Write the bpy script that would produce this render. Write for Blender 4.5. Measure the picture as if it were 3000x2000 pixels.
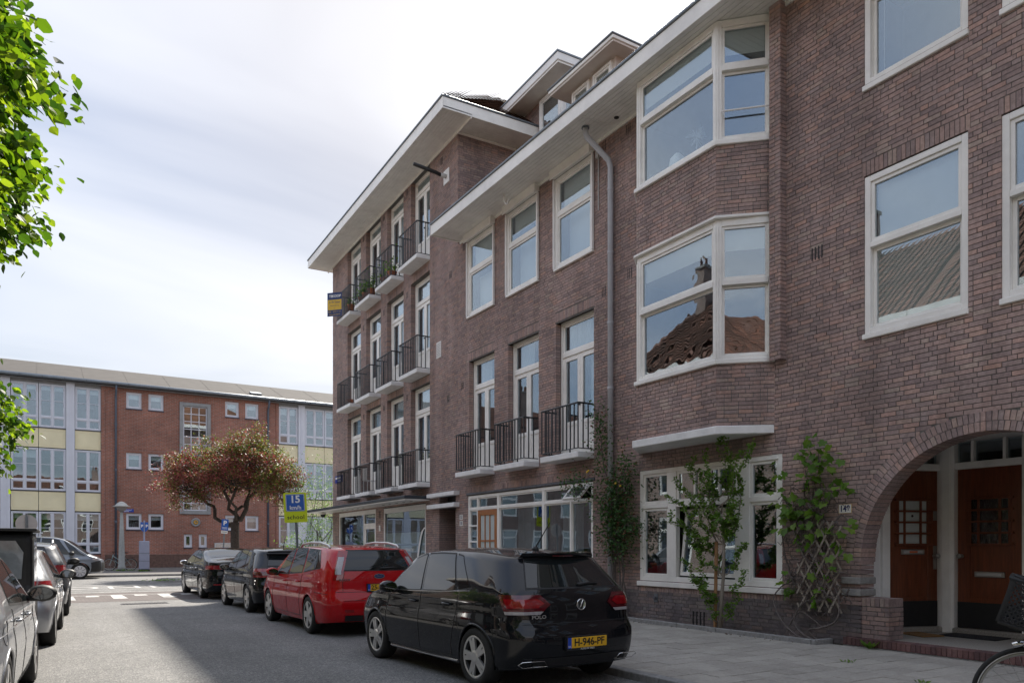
import bpy, bmesh, math, random
from math import sin, cos, pi, radians, sqrt
from mathutils import Vector, Matrix, Euler

for _o in list(bpy.data.objects):
    bpy.data.objects.remove(_o)
SC = bpy.context.scene
COL = SC.collection
random.seed(7)

# ------------------------------------------------------------------ camera
YAW = radians(31.606)
cam_d = bpy.data.cameras.new('camera')
cam = bpy.data.objects.new('camera', cam_d)
COL.objects.link(cam)
cam.location = (0, 0, 1.47)
cam.rotation_euler = (radians(90), 0, -YAW)
cam_d.sensor_width = 36
cam_d.lens = 36 * 2215 / 3000
cam_d.shift_y = 0.2
cam_d.clip_end = 2000
cam_d.clip_start = 0.05
SC.camera = cam

# ------------------------------------------------------------------ sky and sun
SUN_AZ, SUN_EL = radians(34.1), radians(45.0)     # azimuth from +Y towards +X
CLOUD = (3.3, 6.1, 0)     # where the cloud pattern lies
SC.world = bpy.data.worlds.new('World')
SC.world.use_nodes = True
def build_world():
    nt = SC.world.node_tree
    N, L = nt.nodes, nt.links
    N.clear()
    out = N.new('ShaderNodeOutputWorld')
    bg = N.new('ShaderNodeBackground'); bg.inputs['Strength'].default_value = 0.12
    sky = N.new('ShaderNodeTexSky'); sky.sky_type = 'NISHITA'; sky.sun_disc = False
    sky.sun_elevation = SUN_EL; sky.sun_rotation = SUN_AZ
    sky.air_density = 1.0; sky.dust_density = 1.2; sky.ozone_density = 1.2
    tc = N.new('ShaderNodeTexCoord')
    sep = N.new('ShaderNodeSeparateXYZ'); L.new(tc.outputs['Generated'], sep.inputs[0])
    zz = N.new('ShaderNodeMath'); zz.operation = 'MAXIMUM'; zz.inputs[1].default_value = 0.0
    L.new(sep.outputs['Z'], zz.inputs[0])
    za = N.new('ShaderNodeMath'); za.operation = 'ADD'; za.inputs[1].default_value = 0.22
    L.new(zz.outputs[0], za.inputs[0])
    dv = []
    for ax in 'XY':
        m = N.new('ShaderNodeMath'); m.operation = 'DIVIDE'
        L.new(sep.outputs[ax], m.inputs[0]); L.new(za.outputs[0], m.inputs[1]); dv.append(m)
    cmb = N.new('ShaderNodeCombineXYZ')
    L.new(dv[0].outputs[0], cmb.inputs[0]); L.new(dv[1].outputs[0], cmb.inputs[1])
    mp = N.new('ShaderNodeMapping'); mp.inputs['Rotation'].default_value = (0, 0, 0.5)
    mp.inputs['Scale'].default_value = (0.55, 1.25, 1); mp.inputs['Location'].default_value = CLOUD
    L.new(cmb.outputs[0], mp.inputs[0])
    nz = N.new('ShaderNodeTexNoise'); nz.inputs['Scale'].default_value = 1.3
    nz.inputs['Detail'].default_value = 5; nz.inputs['Roughness'].default_value = 0.45
    nz.inputs['Distortion'].default_value = 0.5
    L.new(mp.outputs[0], nz.inputs['Vector'])
    rp = N.new('ShaderNodeValToRGB')
    rp.color_ramp.elements[0].position = 0.32; rp.color_ramp.elements[0].color = (0.0, 0.0, 0.0, 1)
    rp.color_ramp.elements[1].position = 0.73; rp.color_ramp.elements[1].color = (1, 1, 1, 1)
    L.new(nz.outputs['Fac'], rp.inputs[0])
    # thin high cloud over the whole sky: white veils, the sky's own blue between them, a soft glow round the sun
    bw = N.new('ShaderNodeRGBToBW'); L.new(sky.outputs[0], bw.inputs[0])
    mn = N.new('ShaderNodeMath'); mn.operation = 'MAXIMUM'; mn.inputs[1].default_value = .05; L.new(bw.outputs[0], mn.inputs[0])
    dvd = N.new('ShaderNodeVectorMath'); dvd.operation = 'DIVIDE'; L.new(sky.outputs[0], dvd.inputs[0])
    cmb2 = N.new('ShaderNodeCombineXYZ')
    for i in range(3): L.new(mn.outputs[0], cmb2.inputs[i])
    L.new(cmb2.outputs[0], dvd.inputs[1])
    ds = N.new('ShaderNodeMix'); ds.data_type = 'RGBA'; ds.inputs['Factor'].default_value = .45; L.new(dvd.outputs[0], ds.inputs['A']); ds.inputs['B'].default_value = (.98, .99, 1.05, 1)
    bl = N.new('ShaderNodeVectorMath'); bl.operation = 'SCALE'; bl.inputs['Scale'].default_value = 1.42; L.new(ds.outputs['Result'], bl.inputs[0])
    gain = N.new('ShaderNodeMath'); gain.operation = 'MULTIPLY_ADD'
    gain.inputs[1].default_value = .05; gain.inputs[2].default_value = 2.36
    L.new(bw.outputs[0], gain.inputs[0])
    cc = N.new('ShaderNodeMix'); cc.data_type = 'RGBA'; cc.blend_type = 'MULTIPLY'
    cc.inputs['Factor'].default_value = 1
    L.new(gain.outputs[0], cc.inputs['A']); cc.inputs['B'].default_value = (0.995, 0.99, 1.01, 1)
    mx = N.new('ShaderNodeMix'); mx.data_type = 'RGBA'
    L.new(rp.outputs[0], mx.inputs['Factor'])
    L.new(bl.outputs[0], mx.inputs['A']); L.new(cc.outputs['Result'], mx.inputs['B'])
    L.new(mx.outputs['Result'], bg.inputs['Color']); L.new(bg.outputs[0], out.inputs[0])
build_world()
sun_d = bpy.data.lights.new('sun', 'SUN'); sun_d.energy = 2.0; sun_d.angle = radians(1.4)
sun_d.color = (1.0, 0.93, 0.83)
sun = bpy.data.objects.new('sun', sun_d); COL.objects.link(sun)
_sv = Vector((sin(SUN_AZ) * cos(SUN_EL), cos(SUN_AZ) * cos(SUN_EL), sin(SUN_EL)))
sun.rotation_euler = _sv.to_track_quat('Z', 'Y').to_euler()
sun.location = (20, 30, 40)
SC.view_settings.view_transform = 'Standard'; SC.view_settings.look = 'None'
SC.view_settings.exposure = 2.05; SC.view_settings.gamma = 1.0
SC.cycles.max_bounces = 8; SC.cycles.diffuse_bounces = 4; SC.cycles.glossy_bounces = 4
SC.cycles.transparent_max_bounces = 16; SC.cycles.transmission_bounces = 4
SC.cycles.caustics_reflective = False; SC.cycles.caustics_refractive = False
SC.cycles.sample_clamp_indirect = 8
SC.cycles.use_denoising = True
# ------------------------------------------------------------------ mesh helpers
class MB:
    """collects geometry for ONE mesh object"""
    def __init__(s): s.v = []; s.f = []
    def add(s, vs, fs):
        b = len(s.v); s.v += [tuple(p) for p in vs]; s.f += [tuple(b + i for i in f) for f in fs]
        return s
    def box(s, x0, x1, y0, y1, z0, z1, M=None):
        vs = [(x0, y0, z0), (x1, y0, z0), (x1, y1, z0), (x0, y1, z0), (x0, y0, z1), (x1, y0, z1), (x1, y1, z1), (x0, y1, z1)]
        if M is not None: vs = [M @ Vector(p) for p in vs]
        return s.add(vs, [(0, 3, 2, 1), (4, 5, 6, 7), (0, 1, 5, 4), (1, 2, 6, 5), (2, 3, 7, 6), (3, 0, 4, 7)])
    def quad(s, *p): return s.add(p, [tuple(range(len(p)))])
    def prism(s, poly, z0, z1, M=None):
        n = len(poly)
        vs = [(x, y, z0) for x, y in poly] + [(x, y, z1) for x, y in poly]
        if M is not None: vs = [M @ Vector(p) for p in vs]
        fs = [tuple(range(n - 1, -1, -1)), tuple(range(n, 2 * n))] + [(i, (i + 1) % n, n + (i + 1) % n, n + i) for i in range(n)]
        return s.add(vs, fs)
    def extr(s, poly, vec):
        """closed planar 3D polygon extruded along vec"""
        n = len(poly); vec = Vector(vec)
        vs = [Vector(p) for p in poly] + [Vector(p) + vec for p in poly]
        fs = [tuple(range(n - 1, -1, -1)), tuple(range(n, 2 * n))] + [(i, (i + 1) % n, n + (i + 1) % n, n + i) for i in range(n)]
        return s.add(vs, fs)
    def tube(s, path, r, n=8, closed=False, cap=True):
        P = [Vector(p) for p in path]; m = len(P)
        rr = r if isinstance(r, (list, tuple)) else [r] * m
        prev = None; rings = []
        for i in range(m):
            a = P[i - 1] if (i > 0 or closed) else P[i]; c = P[(i + 1) % m] if (i < m - 1 or closed) else P[i]
            t = (c - a)
            t = t.normalized() if t.length > 1e-9 else Vector((0, 0, 1))
            if prev is None:
                up = Vector((0, 0, 1)) if abs(t.z) < .95 else Vector((1, 0, 0))
                x = t.cross(up).normalized()
            else:
                x = prev - t * prev.dot(t)
                x = x.normalized() if x.length > 1e-6 else t.orthogonal().normalized()
            prev = x; y = t.cross(x)
            rings.append([P[i] + (x * cos(2 * pi * k / n) + y * sin(2 * pi * k / n)) * rr[i] for k in range(n)])
        vs = [p for g in rings for p in g]; fs = []
        for i in range(m if closed else m - 1):
            j = (i + 1) % m
            for k in range(n):
                fs.append((i * n + k, i * n + (k + 1) % n, j * n + (k + 1) % n, j * n + k))
        if cap and not closed:
            fs.append(tuple(range(n - 1, -1, -1))); fs.append(tuple((m - 1) * n + k for k in range(n)))
        return s.add(vs, fs)
    def lathe(s, prof, n=16, M=None, cap=True):
        vs = []; fs = []
        for r, z in prof:
            for k in range(n):
                vs.append(Vector((r * cos(2 * pi * k / n), r * sin(2 * pi * k / n), z)))
        if M is not None: vs = [M @ p for p in vs]
        for i in range(len(prof) - 1):
            for k in range(n):
                fs.append((i * n + k, i * n + (k + 1) % n, (i + 1) * n + (k + 1) % n, (i + 1) * n + k))
        if cap:
            fs.append(tuple(range(n - 1, -1, -1))); fs.append(tuple((len(prof) - 1) * n + k for k in range(n)))
        return s.add(vs, fs)
    def grid(s, rows, close=False):
        nu = len(rows[0]); vs = [p for r in rows for p in r]; fs = []
        for i in range(len(rows) - 1):
            for j in range(nu - (0 if close else 1)):
                k = (j + 1) % nu
                fs.append((i * nu + j, i * nu + k, (i + 1) * nu + k, (i + 1) * nu + j))
        return s.add(vs, fs)
    def mesh(s, name):
        me = bpy.data.meshes.new(name); me.from_pydata(s.v, [], s.f); me.update(); return me
    def build(s, name, mat, parent=None, smooth=False, bevel=0, subsurf=0, kind=None, label=None, solid=0, seg=1):
        o = bpy.data.objects.new(name, s.mesh(name)); COL.objects.link(o)
        if mat: o.data.materials.append(mat)
        if parent is not None: o.parent = parent
        if smooth:
            for p in o.data.polygons: p.use_smooth = True
        if solid:
            md = o.modifiers.new('solid', 'SOLIDIFY'); md.thickness = solid; md.offset = -1
        if subsurf:
            md = o.modifiers.new('sub', 'SUBSURF'); md.levels = subsurf; md.render_levels = subsurf
        if bevel:
            md = o.modifiers.new('bev', 'BEVEL'); md.width = bevel; md.segments = seg; md.limit_method = 'ANGLE'; md.angle_limit = radians(40)
        if kind: o['kind'] = kind
        if label: o['label'] = label
        return o

def tag(o, label=None, cat=None, group=None, kind=None):
    if label: o['label'] = label
    if cat: o['category'] = cat
    if group: o['group'] = group
    if kind: o['kind'] = kind
    return o
def thing(name, label, cat, loc=(0, 0, 0), rotz=0, group=None):
    o = bpy.data.objects.new(name, None); COL.objects.link(o)
    o.empty_display_size = 0.2
    o.location = loc; o.rotation_euler = (0, 0, rotz)
    return tag(o, label, cat, group)
def inst(name, me, parent, M):
    o = bpy.data.objects.new(name, me); COL.objects.link(o); o.parent = parent; o.matrix_local = M
    return o
def copy_tree(o, parent=None):
    c = o.copy(); COL.objects.link(c); c.parent = parent
    for ch in list(o.children): copy_tree(ch, c)
    return c
def text(name, s, size, mat, parent, M, extrude=0.002, align='CENTER', bold=0.0, spacing=1.0, xs=1.0):
    cu = bpy.data.curves.new(name, 'FONT'); cu.body = s; cu.size = size; cu.extrude = extrude
    cu.align_x = align; cu.align_y = 'CENTER'; cu.offset = bold; cu.space_character = spacing
    o = bpy.data.objects.new(name + '_tmp', cu); COL.objects.link(o)
    dg = bpy.context.evaluated_depsgraph_get(); dg.update()
    me = bpy.data.meshes.new_from_object(o.evaluated_get(dg)); bpy.data.objects.remove(o)
    me.name = name
    if xs != 1.0: me.transform(Matrix.Diagonal((xs, 1, 1, 1)))
    me.materials.clear(); me.materials.append(mat)
    r = bpy.data.objects.new(name, me); COL.objects.link(r)
    if parent is not None: r.parent = parent
    r.matrix_local = M
    return r
def frameM(origin, xdir, ydir):
    x = Vector(xdir).normalized(); y = Vector(ydir); y = (y - x * y.dot(x)).normalized(); z = x.cross(y)
    M = Matrix((x, y, z)).transposed().to_4x4(); M.translation = Vector(origin); return M

# ------------------------------------------------------------------ materials
def nmat(name):
    m = bpy.data.materials.new(name); m.use_nodes = True
    nt = m.node_tree; b = nt.nodes['Principled BSDF']
    return m, nt, nt.nodes, nt.links, b
def noise(N, L, scale, detail=4, rough=.55, coord='Object', vec=None, dist=0):
    nz = N.new('ShaderNodeTexNoise'); nz.inputs['Scale'].default_value = scale
    nz.inputs['Detail'].default_value = detail; nz.inputs['Roughness'].default_value = rough
    nz.inputs['Distortion'].default_value = dist
    if vec is None:
        if coord == 'World':
            g = N.new('ShaderNodeNewGeometry'); vec = g.outputs['Position']
        else:
            t = N.new('ShaderNodeTexCoord'); vec = t.outputs[coord]
    L.new(vec, nz.inputs['Vector']); return nz
def ramp(N, L, fac, stops):
    r = N.new('ShaderNodeValToRGB'); e = r.color_ramp.elements
    while len(e) < len(stops): e.new(0.5)
    for i, (p, c) in enumerate(stops):
        e[i].position = p; e[i].color = (c[0], c[1], c[2], 1) if hasattr(c, '__len__') else (c, c, c, 1)
    L.new(fac, r.inputs[0]); return r
def mixc(N, L, a, b, fac, mode='MIX'):
    m = N.new('ShaderNodeMix'); m.data_type = 'RGBA'; m.blend_type = mode
    for k, v in (('A', a), ('B', b)):
        if hasattr(v, 'is_linked') or hasattr(v, 'links'): L.new(v, m.inputs[k])
        else: m.inputs[k].default_value = (v[0], v[1], v[2], 1)
    if hasattr(fac, 'links'): L.new(fac, m.inputs['Factor'])
    else: m.inputs['Factor'].default_value = fac
    return m.outputs['Result']
def bump(N, L, b, h, strength, dist=0.02):
    bp = N.new('ShaderNodeBump'); bp.inputs['Strength'].default_value = strength; bp.inputs['Distance'].default_value = dist
    L.new(h, bp.inputs['Height']); L.new(bp.outputs[0], b.inputs['Normal']); return bp
def pbr(name, col, rough=.6, metal=0, var=.12, scale=6, bmp=0, bscale=60, coat=0, spec=.5, coord='World', dirt=0, rvar=0):
    m, nt, N, L, b = nmat(name)
    b.inputs['Roughness'].default_value = rough; b.inputs['Metallic'].default_value = metal
    b.inputs['Specular IOR Level'].default_value = spec
    b.inputs['Coat Weight'].default_value = coat; b.inputs['Coat Roughness'].default_value = .03
    if var:
        nz = noise(N, L, scale, 6, .6, coord)
        lo = [c * (1 - var) for c in col]; hi = [min(1, c * (1 + var)) for c in col]
        r = ramp(N, L, nz.outputs['Fac'], [(.3, lo), (.7, hi)])
        out = r.outputs[0]
        if dirt:
            d = noise(N, L, scale * .35, 8, .7, coord)
            dr = ramp(N, L, d.outputs['Fac'], [(.45, 0), (.75, dirt)])
            out = mixc(N, L, out, [c * .45 for c in col], dr.outputs[0])
        L.new(out, b.inputs['Base Color'])
        if rvar:
            rr = ramp(N, L, nz.outputs['Fac'], [(.3, max(0, rough - rvar)), (.7, min(1, rough + rvar))])
            L.new(rr.outputs[0], b.inputs['Roughness'])
    else:
        b.inputs['Base Color'].default_value = (*col, 1)
    if bmp:
        bn = noise(N, L, bscale, 4, .6, coord); bump(N, L, b, bn.outputs['Fac'], bmp)
    return m
def emit(name, col, st):
    m, nt, N, L, b = nmat(name)
    b.inputs['Base Color'].default_value = (*col, 1); b.inputs['Emission Color'].default_value = (*col, 1)
    b.inputs['Emission Strength'].default_value = st; return m
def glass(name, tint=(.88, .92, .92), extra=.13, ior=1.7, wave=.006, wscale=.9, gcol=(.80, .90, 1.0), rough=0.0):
    m, nt, N, L, b = nmat(name); N.remove(b)
    out = N['Material Output']
    tr = N.new('ShaderNodeBsdfTransparent'); tr.inputs[0].default_value = (*tint, 1)
    gl = N.new('ShaderNodeBsdfGlossy'); gl.inputs['Roughness'].default_value = rough; gl.inputs['Color'].default_value = (*gcol, 1)  # blue of the sky opposite put into the reflection colour
    lw = N.new('ShaderNodeLayerWeight'); lw.inputs['Blend'].default_value = .5      # Schlick: same from both faces of the pane
    fr = N.new('ShaderNodeMath'); fr.operation = 'POWER'; fr.inputs[1].default_value = 5; L.new(lw.outputs['Facing'], fr.inputs[0])
    ad = N.new('ShaderNodeMath'); ad.operation = 'MULTIPLY_ADD'; ad.use_clamp = True; ad.inputs[1].default_value = .85; ad.inputs[2].default_value = .04 + extra
    L.new(fr.outputs[0], ad.inputs[0])
    if wave:
        nz = noise(N, L, wscale, 2, .5, 'World')
        bp = N.new('ShaderNodeBump'); bp.inputs['Strength'].default_value = wave; bp.inputs['Distance'].default_value = .3
        L.new(nz.outputs['Fac'], bp.inputs['Height']); L.new(bp.outputs[0], gl.inputs['Normal'])
    mx = N.new('ShaderNodeMixShader'); L.new(ad.outputs[0], mx.inputs[0])
    L.new(tr.outputs[0], mx.inputs[1]); L.new(gl.outputs[0], mx.inputs[2]); L.new(mx.outputs[0], out.inputs[0])
    return m
def brick_mat(name, stops, stain=.5, pale=.10):
    m, nt, N, L, b = nmat(name)
    g = N.new('ShaderNodeNewGeometry'); oi = N.new('ShaderNodeObjectInfo')
    s = N.new('ShaderNodeMath'); s.operation = 'ADD'; L.new(g.outputs['Random Per Island'], s.inputs[0]); L.new(oi.outputs['Random'], s.inputs[1])
    fr = N.new('ShaderNodeMath'); fr.operation = 'FRACT'; L.new(s.outputs[0], fr.inputs[0])
    r = ramp(N, L, fr.outputs[0], stops)
    n1 = noise(N, L, 22, 5, .7, 'World'); r1 = ramp(N, L, n1.outputs['Fac'], [(.3, .78), (.7, 1.25)])
    c = mixc(N, L, r.outputs[0], r1.outputs[0], 1.0, 'MULTIPLY')
    n2 = noise(N, L, .55, 7, .62, 'World'); r2 = ramp(N, L, n2.outputs['Fac'], [(.35, 1 - stain), (.62, 1.08)])
    c = mixc(N, L, c, r2.outputs[0], 1.0, 'MULTIPLY')
    # rain and soot streaks running down the wall
    gp = N.new('ShaderNodeNewGeometry'); mpp = N.new('ShaderNodeMapping'); mpp.inputs['Scale'].default_value = (2.2, 2.2, .16); L.new(gp.outputs['Position'], mpp.inputs[0])
    n4 = noise(N, L, 1.0, 6, .6, vec=mpp.outputs[0]); r4 = ramp(N, L, n4.outputs['Fac'], [(.38, .85), (.60, 1.06)])
    c = mixc(N, L, c, r4.outputs[0], 1.0, 'MULTIPLY')
    n3 = noise(N, L, 70, 3, .7, 'World'); r3 = ramp(N, L, n3.outputs['Fac'], [(.66, 0), (.78, pale)])
    c = mixc(N, L, c, (.55, .52, .5), r3.outputs[0])
    L.new(c, b.inputs['Base Color']); b.inputs['Roughness'].default_value = .82
    b.inputs['Specular IOR Level'].default_value = .3
    bn = noise(N, L, 130, 4, .65, 'World'); bump(N, L, b, bn.outputs['Fac'], .55, .006)
    return m
BR = [(0, (0.275, 0.206, 0.197)), (0.16, (0.324, 0.245, 0.227)), (0.34, (0.372, 0.272, 0.248)), (0.52, (0.401, 0.282, 0.25)), (0.68, (0.342, 0.269, 0.254)), (0.82, (0.445, 0.292, 0.248)), (0.93, (0.397, 0.317, 0.275)), (1, (0.455, 0.292, 0.239))]
M = {}
M['brick'] = brick_mat('brown_brick', BR, .24)
M['brick_dark'] = brick_mat('dark_plinth_brick', [(p, (c[0] * .52, c[1] * .60, c[2] * .66)) for p, c in BR], .3, .12)
M['mortar'] = pbr('mortar', (.145, .138, .128), .95, var=.3, scale=9, bmp=.4, bscale=90)
M['white'] = pbr('cream_white_paint', (.90, .885, .84), .42, var=.06, scale=3, dirt=.32, bmp=.06, bscale=30)
M['white2'] = pbr('bright_white_paint', (.85, .84, .82), .45, var=.05, scale=4, dirt=.2)
M['plaster'] = pbr('painted_concrete', (.82, .82, .81), .8, var=.08, scale=5, dirt=.25, bmp=.2, bscale=50)
M['zinc'] = pbr('grey_zinc', (.20, .225, .25), .45, metal=.6, var=.12, scale=4, dirt=.2)
M['lead'] = pbr('lead_flashing', (.13, .135, .15), .6, metal=.3, var=.25, scale=12, bmp=.5, bscale=18)
M['black_metal'] = pbr('black_railing_paint', (.016, .02, .024), .35, var=.15, scale=20)
M['black'] = pbr('matt_black_plastic', (.012, .012, .013), .55, var=.2, scale=14)
M['pipe'] = pbr('grey_pvc_pipe', (.46, .47, .50), .4, var=.06, scale=6, dirt=.15)
M['grey_plastic'] = pbr('pale_grey_plastic', (.48, .48, .47), .5, var=.05)
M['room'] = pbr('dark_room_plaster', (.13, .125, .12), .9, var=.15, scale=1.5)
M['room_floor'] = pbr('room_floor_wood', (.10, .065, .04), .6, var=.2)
M['curtain'] = pbr('white_net_curtain', (.60, .63, .66), .95, var=.05, scale=8)
M['curtain_dark'] = pbr('grey_curtain', (.18, .17, .17), .95, var=.1, scale=8)
M['blind'] = pbr('pale_blind', (.80, .79, .76), .8, var=.04, scale=8)
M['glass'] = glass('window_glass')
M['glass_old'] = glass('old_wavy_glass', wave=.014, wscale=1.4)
M['frost'] = pbr('frosted_film', (.50, .55, .54), .75, var=.04, scale=3)
M['tile'] = brick_mat('roof_tile', [(0, (.10, .065, .05)), (.4, (.16, .085, .055)), (.75, (.22, .105, .06)), (1, (.13, .09, .075))], .45, .1)
M['tile_red'] = brick_mat('red_roof_tile', [(0, (.12, .065, .045)), (.4, (.16, .08, .055)), (.75, (.20, .09, .058)), (1, (.15, .085, .065))], .45, .08)
M['stone'] = pbr('grey_cast_stone', (.27, .265, .25), .9, var=.2, scale=14, bmp=.6, bscale=70, dirt=.3)

# wood with grain
def wood(name, c0, c1, rough=.35, scale=3.2, coat=.25):
    m, nt, N, L, b = nmat(name)
    t = N.new('ShaderNodeTexCoord'); mp = N.new('ShaderNodeMapping'); mp.inputs['Scale'].default_value = (9, 9, .7)
    L.new(t.outputs['Object'], mp.inputs[0])
    nz = noise(N, L, scale, 8, .65, vec=mp.outputs[0], dist=.6)
    r = ramp(N, L, nz.outputs['Fac'], [(.3, c0), (.7, c1)])
    L.new(r.outputs[0], b.inputs['Base Color']); b.inputs['Roughness'].default_value = rough
    b.inputs['Coat Weight'].default_value = coat; b.inputs['Coat Roughness'].default_value = .15
    return m
M['wood'] = wood('brown_varnished_wood', (.10, .028, .012), (.215, .058, .022))
M['wood_orange'] = wood('orange_varnished_wood', (.30, .10, .025), (.45, .17, .045))
M['trellis'] = wood('weathered_wood', (.19, .16, .13), (.33, .29, .24), .85, coat=0)

# ------------------------------------------------------------------ view test (which pieces show largest)
def view_px(p):
    dx, dy = p[0], p[1]
    dep = dx * sin(YAW) + dy * cos(YAW); lat = dx * cos(YAW) - dy * sin(YAW)
    if dep < .3: return None
    return (1500 + 2215 * lat / dep, 1600 - 2215 * (p[2] - 1.47) / dep, dep)
def in_view(p, m=60):
    q = view_px(p)
    return q is not None and -m < q[0] < 3000 + m and -m < q[1] < 2000 + m

# ------------------------------------------------------------------ brickwork
COURSE, STR, HDR, JT = .0628, .208, .098, .0105
class Brickwork:
    def __init__(s, root, mat, seed=1, top=300):
        s.root = root; s.mat = mat; s.rnd = random.Random(seed); s.b = []; s.back = MB(); s.top = top
        loc = root.location; r = root.rotation_euler.z
        s.W = Matrix.Translation(loc) @ Matrix.Rotation(r, 4, 'Z')
    def brick(s, M4, lx, ly, lz, dark=False):
        s.b.append((M4, round(lx, 3), round(ly, 3), round(lz, 3), dark))
    def wall(s, o, th, Ln, z0, z1, ops=(), bands=(), circ=None, depth=.04, darkbelow=None, backing=True, skip=None, wild=True):
        """facade plane from local (u,n)=o along angle th, outward normal to the left of the direction.
        ops: (u0,u1,z0,z1,reveal)  bands: (u0,u1,z0,z1) kept free of courses   circ: (uc,zc,rin,rout,zbot)"""
        D = Vector((cos(th), sin(th), 0)); Nn = Vector((-sin(th), cos(th), 0)); O = Vector((o[0], o[1], 0))
        R = Matrix((D, Nn, Vector((0, 0, 1)))).transposed().to_4x4()
        k = 0; n = max(1, int(round((z1 - z0) / COURSE))); c = (z1 - z0) / n
        for k in range(n):
            za = z0 + k * c; zm = za + c / 2
            def comp(lst):
                segs = [(0, Ln, 0., 0.)]
                for a, b2, rv in lst:
                    ns = []
                    for (p, q, ra, rb) in segs:
                        if b2 <= p or a >= q: ns.append((p, q, ra, rb)); continue
                        if a > p + .01: ns.append((p, a, ra, rv))
                        if b2 < q - .01: ns.append((b2, q, rv, rb))
                    segs = ns
                return segs
            blk = [(a, b2, rv) for a, b2, y0, y1, rv in ops if y0 - .005 < zm < y1 + .005]
            blk2 = blk + [(a, b2, 0.) for a, b2, y0, y1 in bands if y0 < zm < y1]
            if circ:
                uc, zc, ri, ro, zb = circ
                if zm > zb:
                    hr = ro if zm < zc else (sqrt(max(0, ro * ro - (zm - zc) ** 2)))
                    hi = (ri + .04) if zm < zc else (sqrt(max(0, (ri + .04) ** 2 - (zm - zc) ** 2)))
                    if hr > 0 and zm >= zc: blk2 = blk2 + [(uc - hr, uc + hr, 0.)]
                    if zm < zc: blk2 = blk2 + [(uc - ri, uc + ri, .30)]
                    if hi > 0: blk = blk + [(uc - hi, uc + hi, 0.)]
            if backing:
                for p, q, ra, rb in comp(blk):
                    A = O + D * p - Nn * .008; B = O + D * q - Nn * .008
                    s.back.quad((A.x, A.y, za), (A.x, A.y, za + c), (B.x, B.y, za + c), (B.x, B.y, za))
                    for P, rv in ((A + D * .007, ra), (B - D * .007, rb)):
                        if rv:
                            Q = P - Nn * rv; s.back.quad((P.x, P.y, za), (Q.x, Q.y, za), (Q.x, Q.y, za + c), (P.x, P.y, za + c))
            dk = darkbelow is not None and zm < darkbelow
            for p, q, ra, rb in comp(blk2):
                x = p; first = True; hz = c - JT
                while x < q - .02:
                    r_ = s.rnd.random()
                    l = STR if (r_ < .68 if wild else (k % 2 == 0)) else HDR
                    if first and k % 2: l = s.rnd.choice((.05, HDR, .15))
                    if q - (x + l) < .05: l = q - x
                    l = min(l, q - x, .235)
                    dp = depth
                    if first and ra: dp = ra
                    if x + l >= q - .011 and rb: dp = max(dp, rb)
                    first = False
                    jn = s.rnd.uniform(-.0028, .0022)
                    cpos = O + D * (x + l / 2) + Nn * (jn - dp / 2) + Vector((0, 0, zm + s.rnd.uniform(-.0015, .0015)))
                    if skip is None or not skip(x, zm):
                        T = Matrix.Translation(cpos) @ R
                        s.brick(T, max(.02, l - (0 if l < .03 else 0)), dp, hz, dk)
                    x += l + JT
        # soldier heads and reveals (top faces)
        for a, b2, y0, y1, rv in ops:
            if rv:
                A = O + D * a; B = O + D * b2
                for zz in (y0, y1):
                    P = [A - Nn * .008, B - Nn * .008, B - Nn * rv, A - Nn * rv]
                    s.back.quad(*[(v.x, v.y, zz) for v in P])
    def soldier(s, o, th, u0, u1, z, h=.2, depth=.1, pitch=.0625, dark=False):
        D = Vector((cos(th), sin(th), 0)); Nn = Vector((-sin(th), cos(th), 0)); O = Vector((o[0], o[1], 0))
        R = Matrix((D, Nn, Vector((0, 0, 1)))).transposed().to_4x4()
        n = max(1, int(round((u1 - u0) / pitch))); p = (u1 - u0) / n
        for i in range(n):
            cpos = O + D * (u0 + (i + .5) * p) + Nn * (s.rnd.uniform(-.002, .003) - depth / 2) + Vector((0, 0, z + h / 2))
            s.brick(Matrix.Translation(cpos) @ R, p - .010, depth, h - .008, dark)
    def finish(s, matd=None):
        matd = matd or s.mat
        s.back.build('wall', M['mortar'], s.root)
        sc = []
        for i, (T, lx, ly, lz, dk) in enumerate(s.b):
            w = s.W @ T.translation
            v = view_px(w)
            sc.append((9e9 if (v is None or not in_view(w, -10)) else v[2] / sqrt(lx * lz), i))
        sc.sort(); top = set(i for d_, i in sc[:s.top] if d_ < 9e8)
        cache = {}; rest = {False: MB(), True: MB()}
        for i, (T, lx, ly, lz, dk) in enumerate(s.b):
            if i in top:
                key = (round(lx * 50) / 50 if lx > .06 else lx, ly, round(lz, 3), dk)
                if key not in cache:
                    mb = MB(); e = .003
                    x, y, z = lx / 2, ly / 2, lz / 2
                    mb.box(-x, x, -y, y, -z, z)
                    me = mb.mesh('brick'); me.materials.append(matd if dk else s.mat); cache[key] = (me, lx, lz)
                me, cx, cz = cache[key]
                S = Matrix.Diagonal((lx / cx, 1, 1, 1))
                inst('brick', me, s.root, T @ S)
            else:
                x, y, z = lx / 2, ly / 2, lz / 2
                vs = [T @ Vector(p) for p in ((-x, y, -z), (x, y, -z), (x, y, z), (-x, y, z), (-x, -y, -z), (x, -y, -z), (x, -y, z), (-x, -y, z))]
                rest[dk].add(vs, [(3, 2, 1, 0), (0, 1, 5, 4), (2, 3, 7, 6), (1, 2, 6, 5), (3, 0, 4, 7)])
        for dk in (False, True):
            if rest[dk].v: rest[dk].build('brickwork', matd if dk else s.mat, s.root, kind='stuff')
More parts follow.
